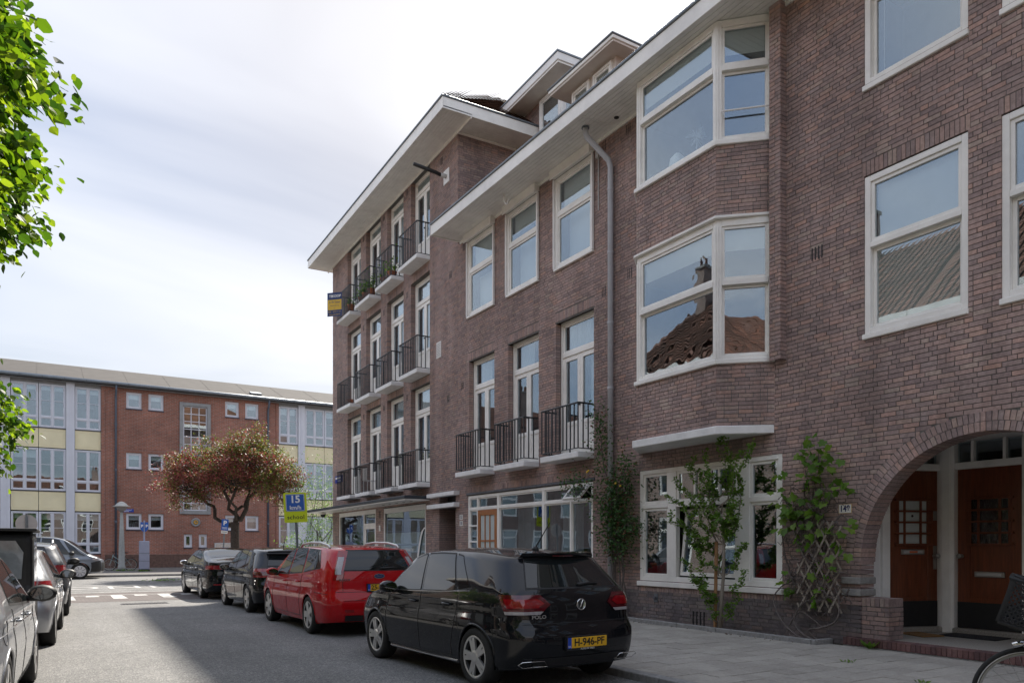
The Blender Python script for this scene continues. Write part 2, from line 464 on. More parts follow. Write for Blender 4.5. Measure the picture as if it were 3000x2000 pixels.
# ------------------------------------------------------------------ ground, road, pavements
def asphalt(name, base=.135):
    m, nt, N, L, b = nmat(name)
    v = N.new('ShaderNodeTexVoronoi'); v.inputs['Scale'].default_value = 75
    g = N.new('ShaderNodeNewGeometry'); L.new(g.outputs['Position'], v.inputs['Vector'])
    r = ramp(N, L, v.outputs['Color'], [(.0, [base * .4] * 3), (.35, [base * .85] * 3), (.7, [base * 1.2, base * 1.17, base * 1.1]), (1, [base * 2.2, base * 2.12, base * 2.0])])
    n1 = noise(N, L, .6, 6, .6, 'World'); r1 = ramp(N, L, n1.outputs['Fac'], [(.3, .82), (.7, 1.12)])
    c = mixc(N, L, r.outputs[0], r1.outputs[0], 1, 'MULTIPLY')
    n2 = noise(N, L, 9, 5, .7, 'World'); r2 = ramp(N, L, n2.outputs['Fac'], [(.35, .86), (.65, 1.1)])
    c = mixc(N, L, c, r2.outputs[0], 1, 'MULTIPLY')
    # tyre tracks along the street, oil stains, darker patches
    gp = N.new('ShaderNodeNewGeometry'); mp = N.new('ShaderNodeMapping'); mp.inputs['Scale'].default_value = (1.1, .05, 1); L.new(gp.outputs['Position'], mp.inputs[0])
    n3 = noise(N, L, 1.0, 4, .6, vec=mp.outputs[0]); r3 = ramp(N, L, n3.outputs['Fac'], [(.35, .85), (.65, 1.09)]); c = mixc(N, L, c, r3.outputs[0], 1, 'MULTIPLY')
    n4 = noise(N, L, 2.3, 3, .5, 'World'); r4 = ramp(N, L, n4.outputs['Fac'], [(.66, 1.0), (.74, .72)]); c = mixc(N, L, c, r4.outputs[0], 1, 'MULTIPLY')
    L.new(c, b.inputs['Base Color']); b.inputs['Roughness'].default_value = .85
    bump(N, L, b, v.outputs['Distance'], .7, .008)
    return m
M['asphalt'] = asphalt('worn_asphalt', .185)
def paver(name, cols, scale=30):
    m, nt, N, L, b = nmat(name)
    oi = N.new('ShaderNodeObjectInfo'); g = N.new('ShaderNodeNewGeometry')
    s = N.new('ShaderNodeMath'); s.operation = 'ADD'; L.new(g.outputs['Random Per Island'], s.inputs[0]); L.new(oi.outputs['Random'], s.inputs[1])
    fr = N.new('ShaderNodeMath'); fr.operation = 'FRACT'; L.new(s.outputs[0], fr.inputs[0])
    r = ramp(N, L, fr.outputs[0], cols)
    n1 = noise(N, L, scale, 6, .7, 'World'); r1 = ramp(N, L, n1.outputs['Fac'], [(.3, .82), (.7, 1.16)])
    c = mixc(N, L, r.outputs[0], r1.outputs[0], 1, 'MULTIPLY')
    n2 = noise(N, L, 1.2, 6, .65, 'World'); r2 = ramp(N, L, n2.outputs['Fac'], [(.35, .84), (.65, 1.06)])
    c = mixc(N, L, c, r2.outputs[0], 1, 'MULTIPLY')
    L.new(c, b.inputs['Base Color']); b.inputs['Roughness'].default_value = .9
    n3 = noise(N, L, 160, 3, .7, 'World'); bump(N, L, b, n3.outputs['Fac'], .4, .004)
    return m
M['slab'] = paver('concrete_paving_slab', [(0, (.335, .312, .275)), (.5, (.365, .34, .30)), (1, (.395, .37, .328))])
M['kerb'] = pbr('concrete_kerb', (.27, .267, .26), .9, var=.25, scale=18, bmp=.5, bscale=90, dirt=.3)
M['soil'] = pbr('dark_soil', (.045, .032, .022), .95, var=.5, scale=25, bmp=1, bscale=40)
M['joint'] = pbr('sand_joint', (.035, .036, .026), .95, var=.4, scale=20, bmp=.5)
M['marking'] = pbr('road_marking', (.50, .49, .47), .75, var=.3, scale=9, dirt=.7)

g = MB().quad((-400, -300, -.03), (400, -300, -.03), (400, 500, -.03), (-400, 500, -.03)).build('ground', pbr('ground_earth', (.10, .095, .08), .95, var=.3, scale=.4))
tag(g, kind='structure')
rd = MB().quad((-60, -40, 0), (60, -40, 0), (60, 41.3, 0), (-60, 41.3, 0)).build('road', M['asphalt']); tag(rd, kind='structure')

KX = 5.5   # kerb line of the pavement along the houses
PZ = .08
def pavement(name, poly, z, mat, kerb=None):
    o = MB().prism(poly, -.02, z).build(name, mat); tag(o, kind='structure'); return o
corner = [(KX + .15, -12), (10.3, -12), (10.3, 31.2), (40, 31.2), (40, 37.6), (6.5, 37.6), (5.0, 37.2), (4.2, 36.2), (4.05, 35.1), (4.35, 34.2), (4.95, 33.5), (5.45, 32.6), (5.62, 31.4)]
pv = pavement('pavement', corner, PZ - .012, M['joint'])
# kerb stones along the pavement edge
kpath = [(KX, y) for y in [i * 1.0 - 12 for i in range(44)]] + [(KX - .02, 32.3), (5.0, 33.2), (4.25, 34.1), (3.95, 35.2), (4.12, 36.3), (4.95, 37.35), (6.5, 37.75), (9, 37.75), (12, 37.75)]
for i in range(len(kpath) - 1):
    a = Vector((*kpath[i], 0)); b = Vector((*kpath[i + 1], 0)); d = (b - a); ln = d.length; d.normalize(); nrm = Vector((d.y, -d.x, 0))
    mb = MB(); e = .004
    A0, A1 = a + d * e, b - d * e
    pts = [A0, A1, A1 + nrm * .155, A0 + nrm * .155]
    mb.extr([(p.x, p.y, -.02) for p in pts][::-1], (0, 0, .02 + PZ + .006))
    mb.build('kerb_stone', M['kerb'], pv, bevel=.012, seg=2)
# paving slabs, running bond, the near ones singly
tw = .30
cache = None
slabs = []
rnd = random.Random(3)
for j in range(-6, 112):
    y0 = j * tw
    off = (j % 2) * tw / 2
    for i in range(-1, 15):
        x0 = KX + .16 + i * tw + off
        xa, xb = max(x0, KX + .162), min(x0 + tw, 9.58)
        if xb - xa < .04: continue
        slabs.append((xa + .006, xb - .006, y0 + .006, y0 + tw - .006))
def slab_score(s):
    p = ((s[0] + s[1]) / 2, (s[2] + s[3]) / 2, PZ); v = view_px(p)
    return 9e9 if v is None or not in_view(p, 0) else v[2]
slabs.sort(key=slab_score)
rest = MB(); sm = {}
for k, s in enumerate(slabs):
    w = round(s[1] - s[0], 3); l = round(s[3] - s[2], 3)
    T = Matrix.Translation(((s[0] + s[1]) / 2, (s[2] + s[3]) / 2, PZ - .02 + rnd.uniform(-.003, .003))) @ Euler((rnd.uniform(-.006, .006), rnd.uniform(-.006, .006), rnd.uniform(-.006, .006))).to_matrix().to_4x4()
    if k < 300:
        if w not in sm:
            mb = MB(); x, y, e = w / 2, l / 2, .004
            mb.add([(-x, -y, -.03), (x, -y, -.03), (x, y, -.03), (-x, y, -.03), (-x, -y, .016), (x, -y, .016), (x, y, .016), (-x, y, .016), (-x + e, -y + e, .02), (x - e, -y + e, .02), (x - e, y - e, .02), (-x + e, y - e, .02)],
                   [(0, 1, 5, 4), (1, 2, 6, 5), (2, 3, 7, 6), (3, 0, 4, 7), (4, 5, 9, 8), (5, 6, 10, 9), (6, 7, 11, 10), (7, 4, 8, 11), (8, 9, 10, 11)])
            me = mb.mesh('paving_slab'); me.materials.append(M['slab']); sm[w] = me
        inst('paving_slab', sm[w], pv, T)
    else:
        x, y = w / 2, l / 2
        rest.add([T @ Vector(p) for p in ((-x, -y, .02), (x, -y, .02), (x, y, .02), (-x, y, .02), (-x, -y, 0), (x, -y, 0), (x, y, 0), (-x, y, 0))], [(0, 1, 2, 3), (4, 5, 1, 0), (5, 6, 2, 1), (6, 7, 3, 2), (7, 4, 0, 3)])
rest.build('paving_slabs', M['slab'], pv, kind='stuff')
# the pale slabs of the street corner
def tile_tex(name, base, w, h, mort=.012):
    m, nt, N, L, b = nmat(name)
    g_ = N.new('ShaderNodeNewGeometry')
    bt = N.new('ShaderNodeTexBrick'); bt.inputs['Scale'].default_value = 1
    bt.inputs['Brick Width'].default_value = w; bt.inputs['Row Height'].default_value = h; bt.inputs['Mortar Size'].default_value = mort
    bt.inputs['Color1'].default_value = (*[c * .9 for c in base], 1); bt.inputs['Color2'].default_value = (*[c * 1.1 for c in base], 1)
    bt.inputs['Mortar'].default_value = (*[c * .45 for c in base], 1)
    L.new(g_.outputs['Position'], bt.inputs['Vector'])
    n1 = noise(N, L, 3, 7, .7, 'World'); r1 = ramp(N, L, n1.outputs['Fac'], [(.3, .75), (.7, 1.2)])
    L.new(mixc(N, L, bt.outputs[0], r1.outputs[0], 1, 'MULTIPLY'), b.inputs['Base Color']); b.inputs['Roughness'].default_value = .9
    return m
M['tiles_far'] = tile_tex('far_paving', (.28, .275, .265), .3, .3)
MB().prism([(x * 1.0, y) for x, y in [(5.66, 31.5), (40, 31.6), (40, 37.5), (6.5, 37.5), (5.05, 37.1), (4.3, 36.1), (4.16, 35.1), (4.45, 34.3), (5.05, 33.6), (5.5, 32.7)]], PZ - .03, PZ).build('corner_paving', M['tiles_far'], pv)
M['tiles_school'] = tile_tex('school_paving', (.15, .14, .13), .3, .3)  # clinker tone, darkened to stand for the school's shadow out to the kerb
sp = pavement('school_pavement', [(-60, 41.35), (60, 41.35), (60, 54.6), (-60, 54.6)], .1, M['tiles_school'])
lp = pavement('opposite_pavement', [(-6.4, -12), (-2.35, -12), (-2.35, 33), (-6.4, 33)], .08, M['tiles_far'])
MB().box(-60, 60, 41.2, 41.345, -.02, .104).build('kerb', M['kerb'], sp, bevel=.015)
MB().box(-2.345, -2.2, -12, 33, -.02, .084).build('kerb', M['kerb'], lp, bevel=.015)

# raised crossing: brown clinkers with worn white piano keys, and the painted word
M['clinker'] = tile_tex('brown_road_clinkers', (.135, .115, .108), .2, .1, .008)
h = MB(); N_ = 24
front = []; back = []
for i in range(N_ + 1):
    x = -2.2 + (KX + 2.2) * i / N_
    cv = .9 * (1 - ((x - 1.7) / 3.9) ** 2)
    front.append((x, 22.3 + .5 * cv, .004)); back.append((x, 26.3 + 1.6 * cv * .55, .004))
h.grid([front, back]); hp = h.build('crossing', M['clinker']); tag(hp, kind='structure')
def mark(poly, z=.009):
    return MB().extr([(x, y, z - .004) for x, y in poly], (0, 0, .004))
def strip(p, w, z=.009):
    mb = MB(); rows = [[], []]
    for i, q in enumerate(p):
        rows[0].append((q[0], q[1] - w / 2, z)); rows[1].append((q[0], q[1] + w / 2, z))
    return mb.grid(rows)
mk = []
def curveY(x, y0, amp=.9): return y0 + amp * (1 - ((x - 1.9) / 3.9) ** 2)
xs = [-2.0 + .3 * i for i in range(25)]
strip([(x, curveY(x, 24.9) + (.09 if i % 2 else -.09)) for i, x in enumerate(xs)], .13).build('road_line', M['marking'], hp)
strip([(x, curveY(x, 26.5) + (.06 if (i // 2) % 2 else -.06)) for i, x in enumerate(xs)], .11).build('road_line', M['marking'], hp)
for i in range(11):
    x = -1.6 + i * .64; yt = curveY(x, 24.75); ln = 1.75 if i % 2 else .55
    mark([(x, yt - ln), (x + .36, yt - ln), (x + .33, yt), (x + .02, yt)]).build('road_block', M['marking'], hp)
strip([(-2 + .5 * i, 28.6 + .035 * i) for i in range(13)], .10, .006).build('road_line', M['marking'], rd)
strip([(-2 + .5 * i, 32.2 + .03 * i) for i in range(12)], .10, .006).build('road_line', M['marking'], rd)
text('painted_word', 'ZONE', 2.55, M['marking'], rd, frameM((1.55, 30.5, .006), (1, 0, 0), (.0, 1, 0)), extrude=.001, spacing=1.15, xs=.62)
# drain grate in the road
dg_ = thing('drain_grate', 'dark cast iron drain grate set in the sunlit asphalt', 'drain grate', (2.15, 21.6, .003))
MB().box(-.55, .55, -.22, .22, -.01, .004).build('frame', pbr('cast_iron', (.05, .05, .055), .6, metal=.5), dg_)
for i in range(14):
    MB().box(-.5 + i * .075, -.46 + i * .075, -.19, .19, .0045, .012).build('slat', bpy.data.materials['cast_iron'], dg_)
# ------------------------------------------------------------------ facade helpers (local: x along facade, y towards street)
class Face:
    def __init__(s, root, o=(0, 0), th=0):
        s.root = root; s.T = Matrix.Translation((o[0], o[1], 0)) @ Matrix.Rotation(th, 4, 'Z')
    def b(s, mb, u0, u1, n0, n1, z0, z1): return mb.box(u0, u1, n0, n1, z0, z1, M=s.T)
    def fr(s, mb, u0, u1, z0, z1, n0, n1, w, wb=None, wt=None):
        wb = w if wb is None else wb; wt = w if wt is None else wt
        s.b(mb, u0, u0 + w, n0, n1, z0, z1); s.b(mb, u1 - w, u1, n0, n1, z0, z1)
        s.b(mb, u0 + w, u1 - w, n0, n1, z0, z0 + wb); s.b(mb, u0 + w, u1 - w, n0, n1, z1 - wt, z1); return mb
    def p(s, u, n, z): return s.T @ Vector((u, n, z))
def pane(fc, par, u0, u1, z0, z1, n, mat=None, name='pane'):
    mb = MB(); fc.b(mb, u0, u1, n - .006, n, z0, z1); return mb.build(name, mat or M['glass'], par)
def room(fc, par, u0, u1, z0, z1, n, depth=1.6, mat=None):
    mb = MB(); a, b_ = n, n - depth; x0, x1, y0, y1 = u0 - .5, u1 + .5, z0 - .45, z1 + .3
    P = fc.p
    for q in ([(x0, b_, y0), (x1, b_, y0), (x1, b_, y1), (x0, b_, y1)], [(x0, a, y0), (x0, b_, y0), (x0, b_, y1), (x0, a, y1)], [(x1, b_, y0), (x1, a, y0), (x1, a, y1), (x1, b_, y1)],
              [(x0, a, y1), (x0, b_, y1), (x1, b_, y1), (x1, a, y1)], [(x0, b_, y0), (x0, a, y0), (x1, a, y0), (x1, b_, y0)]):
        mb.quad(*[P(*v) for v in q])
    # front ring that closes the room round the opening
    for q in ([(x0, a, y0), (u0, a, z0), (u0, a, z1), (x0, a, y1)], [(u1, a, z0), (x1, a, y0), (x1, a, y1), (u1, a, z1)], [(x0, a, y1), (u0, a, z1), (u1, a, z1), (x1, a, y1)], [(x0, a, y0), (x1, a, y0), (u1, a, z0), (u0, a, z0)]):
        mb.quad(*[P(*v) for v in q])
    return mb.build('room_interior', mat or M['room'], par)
def curtain(fc, par, u0, u1, z0, z1, n, mat=None, amp=.025, waves=None, name='curtain'):
    waves = waves or max(2, (u1 - u0) / .09)
    k = int(waves * 6); rows = []
    for z in (z0, (z0 + z1) / 2, z1):
        rows.append([fc.p(u0 + (u1 - u0) * i / k, n + amp * sin(2 * pi * waves * i / k + 1.3 * sin(i * .7)), z) for i in range(k + 1)])
    return MB().grid(rows).build(name, mat or M['curtain'], par, smooth=True)
def blind(fc, par, u0, u1, z0, z1, n, mat=None, pitch=.045):
    mb = MB(); z = z1
    while z > z0:
        a = fc.p(u0, n, z); b_ = fc.p(u1, n, z); c = fc.p(u1, n - .012, z - pitch * .94); d = fc.p(u0, n - .012, z - pitch * .94)
        mb.quad(a, d, c, b_); z -= pitch
    return mb.build('blind', mat or M['blind'], par, kind='stuff')
def win(fc, root, u0, u1, z0, z1, n=-.03, fd=.10, fw=.07, ts=(), ms=(), sw=.045, sd=.022, mat=None, gm=None, rm=1.6, name='window', sill=None, skip=(), wt=None, wb=None, insets=None):
    """frame with transoms ts [(z, height)] and mullions ms [(u, width)]; every light gets a sash and a pane"""
    mat = mat or M['white']; ms = sorted(ms); ts = sorted(ts); mb = MB(); fc.fr(mb, u0, u1, z0, z1, n - fd, n, fw, wb, wt)
    wb_ = fw if wb is None else wb; wt_ = fw if wt is None else wt
    us = [u0 + fw] + [v for u, w in ms for v in (u - w / 2, u + w / 2)] + [u1 - fw]
    zs = [z0 + wb_] + [v for z, hh in ts for v in (z - hh / 2, z + hh / 2)] + [z1 - wt_]
    for u, w in ms: fc.b(mb, u - w / 2, u + w / 2, n - fd, n + .001, z0 + wb_, z1 - wt_)
    for i in range(0, len(us), 2):
        for z, hh in ts: fc.b(mb, us[i], us[i + 1], n - fd, n + .003, z - hh / 2, z + hh / 2)
    o = mb.build(name, mat, root, bevel=.006)
    if sill:
        so, sh, ex = sill
        sb = MB(); fc.b(sb, u0 - ex, u1 + ex, n - .02, so, z0 - sh, z0 - .001); sb.build('sill', mat, o, bevel=.008)
    cells = []
    for i in range(0, len(us), 2):
        for j in range(0, len(zs), 2):
            c = (us[i], us[i + 1], zs[j], zs[j + 1])
            cells.append(c)
            if (i // 2, j // 2) in skip: continue
            dn = sd + (insets or {}).get(j // 2, 0)
            if sw:
                s = MB(); fc.fr(s, c[0] + .001, c[1] - .001, c[2] + .001, c[3] - .001, n - dn - .05, n - dn, sw); s.build('sash', mat, o, bevel=.004)
            pane(fc, o, c[0] + sw, c[1] - sw, c[2] + sw, c[3] - sw, n - dn - .024, gm)
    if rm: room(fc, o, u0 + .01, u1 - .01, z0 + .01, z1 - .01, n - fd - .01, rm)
    return o, cells
def french_door(fc, root, u0, u1, z0, z1, zt, n=-.14, curt=None, gm=None, mat=None):
    """double door with a transom light; zt is the middle of the transom bar"""
    mat = mat or M['white']; mb = MB(); fw = .075
    fc.fr(mb, u0, u1, z0, z1, n - .10, n, fw, wb=.06)
    fc.b(mb, u0 + fw, u1 - fw, n - .10, n + .006, zt - .05, zt + .05)
    o = mb.build('french_door', mat, root, bevel=.006)
    s = MB(); fc.fr(s, u0 + fw + .001, u1 - fw - .001, zt + .051, z1 - fw - .001, n - .075, n - .025, .045); s.build('sash', mat, o, bevel=.004)
    pane(fc, o, u0 + fw + .045, u1 - fw - .045, zt + .095, z1 - fw - .045, n - .05, gm)
    um = (u0 + u1) / 2; zb = z0 + .062; zp = zb + .62
    for a, b_ in ((u0 + fw + .001, um - .002), (um + .002, u1 - fw - .001)):
        d = MB(); fc.fr(d, a, b_, zb, zt - .052, n - .075, n - .02, .095, wb=.14, wt=.10)
        fc.b(d, a + .095, b_ - .095, n - .075, n - .02, zp, zp + .09)
        d.build('door_leaf', mat, o, bevel=.005)
        q = MB(); fc.b(q, a + .095, b_ - .095, n - .06, n - .038, zb + .14, zp); q.build('panel', mat, o)
        pane(fc, o, a + .095, b_ - .095, zp + .09, zt - .152, n - .05, gm)
    hb = MB(); fc.b(hb, um - .012, um + .012, n - .019, n + .03, zb + 1.02, zb + 1.06); hb.build('handle', M['black_metal'], o)
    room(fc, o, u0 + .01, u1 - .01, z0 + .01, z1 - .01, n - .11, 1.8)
    if curt:
        if 'L' in curt: curtain(fc, o, u0 + .1, u0 + (u1 - u0) * .36, z0 + .1, zt - .1, n - .2)
        if 'R' in curt: curtain(fc, o, u0 + (u1 - u0) * .64, u1 - .1, z0 + .1, zt - .1, n - .2)
        if 'F' in curt: curtain(fc, o, u0 + .1, u1 - .1, z0 + .1, zt - .1, n - .2)
        if 'T' in curt: curtain(fc, o, u0 + .1, u1 - .1, zt + .06, z1 - .1, n - .16)
        if 'H' in curt: curtain(fc, o, u0 + (u1 - u0) * .45, u1 - .1, zt + .06, z1 - .1, n - .16)
    return o
BARS = {}
def balcony(root, u0, u1, zt, proj, th, rail_h=1.0, bar=.017, lift=.06):
    """white slab with a black bar railing, open towards the house"""
    s = MB().box(u0 - .01, u1 + .01, -.05, proj, zt - th, zt).build('balcony', M['plaster'], root, bevel=.012)
    f = proj - .03; a, b_ = u0 + .02, u1 - .02; zl, zh = zt + lift, zt + rail_h
    r = MB()
    r.tube([(a, .0, zh), (a, f, zh), (b_, f, zh), (b_, .0, zh)], .021, 6); r.build('handrail', M['black_metal'], s)
    r = MB(); r.tube([(a, .0, zl), (a, f, zl), (b_, f, zl), (b_, .0, zl)], .012, 6); r.build('bottom_rail', M['black_metal'], s)
    key = (round(zh - zl, 3), bar)
    if key not in BARS:
        me = MB().box(-bar / 2, bar / 2, -bar / 2, bar / 2, 0, zh - zl).mesh('bar'); me.materials.append(M['black_metal']); BARS[key] = me
    nb = int((b_ - a) / .125)
    for i in range(nb + 1): inst('bar', BARS[key], s, Matrix.Translation((a + (b_ - a) * i / nb, f, zl)))
    nd = max(2, int(f / .12))
    for e in (a, b_):
        for i in range(1, nd): inst('bar', BARS[key], s, Matrix.Translation((e, f * (1 - i / nd), zl)))
    for uu in (u0 + (u1 - u0) * .22, u0 + (u1 - u0) * .78):
        MB().box(uu - .012, uu + .012, f - .012, f + .012, zt - .002, zl).build('foot', M['black_metal'], s)
    return s
def vents(fc, root, u, z, n=3, h=.19, w=.018, gap=.055):
    for i in range(n):
        mb = MB(); fc.b(mb, u + i * gap, u + i * gap + w, -.02, .0032, z, z + h); mb.build('vent_slot', M['black'], root)

FX = 9.65
WSOF = 9.80
# ================================================================== house with the bay windows and the porch (numbers 148)
RC = thing('bay_window_house', 'brown brick house with white bay windows above and arched porch, beside the grey downpipe', 'house', (FX, 0, 0), radians(90))
fC = Face(RC)
BW = Brickwork(RC, M['brick'], 11)
C0, C1 = 1.0, 11.75
opsC = [(7.74, 11.03, .82, 2.92, .05), (4.98, 6.37, 4.40, 6.58, .06), (4.98, 6.37, 7.83, 9.65, .06), (3.2, 4.6, 4.40, 6.58, .06), (3.2, 4.6, 7.83, 9.65, .06),
        (7.96, 10.94, 3.4, WSOF, 0)]
bandsC = [(4.95, 6.40, 6.58, 6.79), (3.17, 4.63, 6.58, 6.79), (7.70, 11.07, .62, .80), (4.95, 6.4, 9.64, 9.80), (3.17, 4.63, 9.64, 9.80)]
AU, AZ, AR, AO = 4.805, 1.2523, 1.613, 1.853
BW.wall((C0, 0), 0, C1 - C0, PZ, WSOF, [(a - C0, b - C0, c, d, r) for a, b, c, d, r in opsC], [(a - C0, b - C0, c, d) for a, b, c, d in bandsC],
        circ=(AU - C0, AZ, AR, AO, .10), darkbelow=.62)
for a, b in ((4.95, 6.40), (3.17, 4.63)):
    BW.soldier((0, 0), 0, a, b, 6.585, .2)
BW.soldier((0, 0), 0, 7.72, 11.05, .63, .165, .1, dark=False)
# voussoirs: two rings of headers through the wall
for ring, (ra, rb) in enumerate(((AR, AR + .113), (AR + .120, AO - .004))):
    n = int(pi * (ra + .02) / .066)
    for i in range(n):
        t = pi * (i + .5) / n; rm = (ra + rb) / 2
        Mx = Matrix.Translation((AU + rm * cos(t), -.17, AZ + rm * sin(t))) @ Matrix.Rotation(-(t - pi / 2), 4, 'Y')
        BW.brick(Mx @ Matrix.Translation((0, BW.rnd.uniform(-.002, .004), 0)), pi * ra / n - .009, .34, rb - ra)
# backing behind the rings (mortar between the voussoirs)
mbk = BW.back; k = 40
for i in range(k):
    t0, t1 = pi * i / k, pi * (i + 1) / k
    P = lambda r, t, y: (AU + r * cos(t), y, AZ + r * sin(t))
    mbk.quad(P(AR + .005, t0, -.01), P(AR + .005, t1, -.01), P(AO + .03, t1, -.01), P(AO + .03, t0, -.01))
    mbk.quad(P(AR + .005, t0, -.01), P(AR + .005, t0, -.33), P(AR + .005, t1, -.33), P(AR + .005, t1, -.01))
for uu in (AU - AR, AU + AR): pass
# bay: front and splayed cheeks of brick between its windows
BP = .625; BF0, BF1 = 8.50, 10.40; BW0, BW1 = 7.88, 11.02
ck = sqrt(2) * BP
bay_faces = [((BF0, BP), 0, BF1 - BF0), ((BW0, 0), radians(45), ck), ((BF1, BP), radians(-45), ck)]
for zA, zB in ((3.37, 4.38), (6.68, 7.80)):
    for o, th, ln in bay_faces: BW.wall(o, th, ln, zA, zB)
# brick rib right of the bay
BW.wall((7.66, .14), 0, .21, 4.33, WSOF); BW.wall((7.66, 0), radians(90), .14, 4.33, WSOF)
# low porch wall
BW.wall((6.02, -.02), 0, .40, .20, .64, darkbelow=None); BW.wall((6.02, -.36), radians(90), .34, .20, .64)
BW.soldier((0, -.02), 0, 6.02, 6.42, .645, .12, .34, .064)
mbk.box(6.03, 6.42, -.35, -.03, .2, .76)
BW.finish(M['brick_dark'])
# shell: floors, back and flank walls that keep the house dark inside
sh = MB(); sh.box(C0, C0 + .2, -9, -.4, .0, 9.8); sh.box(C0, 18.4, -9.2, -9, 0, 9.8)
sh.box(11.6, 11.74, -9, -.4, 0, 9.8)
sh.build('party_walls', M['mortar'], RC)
sh = MB()
sh.box(C0, 11.7, -9, -.4, 3.05, 3.25); sh.box(C0, 11.7, -9, -.4, 6.9, 7.1); sh.build('floor_slabs', M['mortar'], RC)
# windows of the upright wall
for a, b in ((4.98, 6.37), (3.2, 4.6)):
    for z0, z1, zt, bl in ((4.40, 6.575, 5.62, True), (7.83, 9.65, 9.06, False)):
        w, cells = win(fC, RC, a, b, z0, z1, n=-.012, fd=.12, fw=.085, ts=[(zt, .075)], sw=.05, insets={0: .045, 1: 0}, sill=(.035, .075, .012))
        if bl and a > 4: blind(fC, w, a + .13, b - .13, z0 + .15, z1 - .13, -.115)
        elif bl: curtain(fC, w, a + .12, a + .5, z0 + .1, z1 - .1, -.22)
        if not bl:
            cd = MB(); cd.tube([fC.p(b - .2, -.16, z0 + .1), fC.p(b - .2, -.16, z1 - .1)], .004, 5); cd.build('blind_cord', M['white'], w)
vents(fC, RC, 7.03, 5.69, 4, .19)
vents(fC, RC, 9.35, .10, 4, .24, .03, .085)
# bay windows
def bay_window(zs, z0, z1, zt, top):
    root = MB(); T = Matrix.Identity(4)
    pts = [(BW0 + .02, .02), (BF0 - .0, BP + .0), (BF1, BP), (BW1 - .02, .02)]
    def off(d): return [(BW0 - d * .0 + .01, -.03), (BF0 - d * .42, BP + d), (BF1 + d * .42, BP + d), (BW1 - .01, -.03)]
    bay = MB().prism([(BW0 - .02, 0), (BF0 - .02, BP + .045), (BF1 + .02, BP + .045), (BW1 + .02, 0)], z0 - .075, z0).build('bay_window', M['white'], RC, bevel=.01)
    if top:
        cp = MB().prism([(BW0 - .01, 0), (BF0 - .025, BP + .05), (BF1 + .025, BP + .05), (BW1 + .01, 0)], z1, z1 + .045); cp.build('cap', M['white'], bay, bevel=.008)
    for (o, th, ln) in bay_faces:
        fc = Face(RC, o, th); n = -.015; fd = .10
        big = ln > 1.2
        e0, e1 = (.085, .085) if big else (.09, .07)
        mb = MB(); fc.fr(mb, .002, ln - .002, z0 + .001, z1 - .001, n - fd, n, e0, wb=.06, wt=.11)
        fc.b(mb, e0, ln - e0, n - fd, n + .012, zt - .045, zt + .045)
        # moulded corner boards
        fc.b(mb, .012, .045, n, n + .014, z0 + .02, z1 - .1); fc.b(mb, ln - .045, ln - .012, n, n + .014, z0 + .02, z1 - .1)
        mb.build('frame', M['white'], bay, bevel=.005)
        for za, zb, dn in ((z0 + .062, zt - .046, .055), (zt + .046, z1 - .112, .02)):
            s = MB(); fc.fr(s, e0 + .001, ln - e0 - .001, za, zb, n - dn - .045, n - dn, .045); s.build('sash', M['white'], bay, bevel=.004)
            pane(fc, bay, e0 + .045, ln - e0 - .045, za + .045, zb - .045, n - dn - .022, M['glass_old'])
    # inside of the bay
    rm = MB(); x0, x1 = BW0 - .35, BW1 + .35; y1 = -2.4
    q = [(BW0 + .1, -.06), (BF0 + .06, BP - .16), (BF1 - .06, BP - .16), (BW1 - .1, -.06)]
    rm.quad((x0, y1, z0 - .3), (x1, y1, z0 - .3), (x1, y1, z1 + .02), (x0, y1, z1 + .02))
    rm.quad((x0, -.02, z0 - .3), (x0, y1, z0 - .3), (x0, y1, z1 + .02), (x0, -.02, z1 + .02)); rm.quad((x1, y1, z0 - .3), (x1, -.02, z0 - .3), (x1, -.02, z1 + .02), (x1, y1, z1 + .02))
    rm.quad((x0, y1, z1), (x0, -.05, z1), q[0] + (z1,), q[1] + (z1,), q[2] + (z1,), q[3] + (z1,), (x1, -.05, z1), (x1, y1, z1))
    rm.quad((x1, y1, z0), (x1, -.05, z0), q[3] + (z0,), q[2] + (z0,), q[1] + (z0,), q[0] + (z0,), (x0, -.05, z0), (x0, y1, z0))
    rm.build('room_interior', M['room'], bay)
    return bay
bay1 = bay_window(None, 4.42, 6.64, 5.64, True)
bay2 = bay_window(None, 7.875, 9.79, 9.03, False)
MB().prism([(BW0 - .0, .0), (BF0 - .05, BP + .06), (BF1 + .05, BP + .06), (BW1 + .02, .0)], 3.235, 3.366).build('bay_floor_slab', M['plaster'], RC, bevel=.01)
# blinds and things behind the bay glass
for bay, zlo, zhi in ((bay1, 6.18, 6.52), (bay2, 9.28, 9.66)):
    for i, (o, th, ln) in enumerate(bay_faces):
        fc = Face(RC, o, th); blind(fc, bay, .14, ln - .14, zlo, zhi, -.10, M['blind'], .03)
hl = bay1
v = MB().lathe([(.06, 0), (.13, .06), (.16, .2), (.13, .36), (.06, .44), (.05, .45)], 18, Matrix.Translation((9.75, .25, 7.88))); v.build('vase', M['white2'], bay2, smooth=True)
dn_ = MB(); dn_.tube([(9.25, .3, 7.88), (9.24, .3, 8.35)], .008, 5)
rr = random.Random(2)
for i in range(60):
    d = Vector((rr.gauss(0, 1), rr.gauss(0, 1), rr.gauss(0, 1))).normalized() * rr.uniform(.12, .2); c = Vector((9.24, .3, 8.38))
    dn_.tube([c, c + d], .003, 4)
dn_.build('dried_flower', M['curtain'], bay2)
tb = MB(); e = Face(RC, (BW0, 0), radians(45)); tb.tube([e.p(.08, .02, 8.33), e.p(ck - .08, .02, 8.33)], .014, 6); tb.build('safety_rod', M['white2'], bay2)
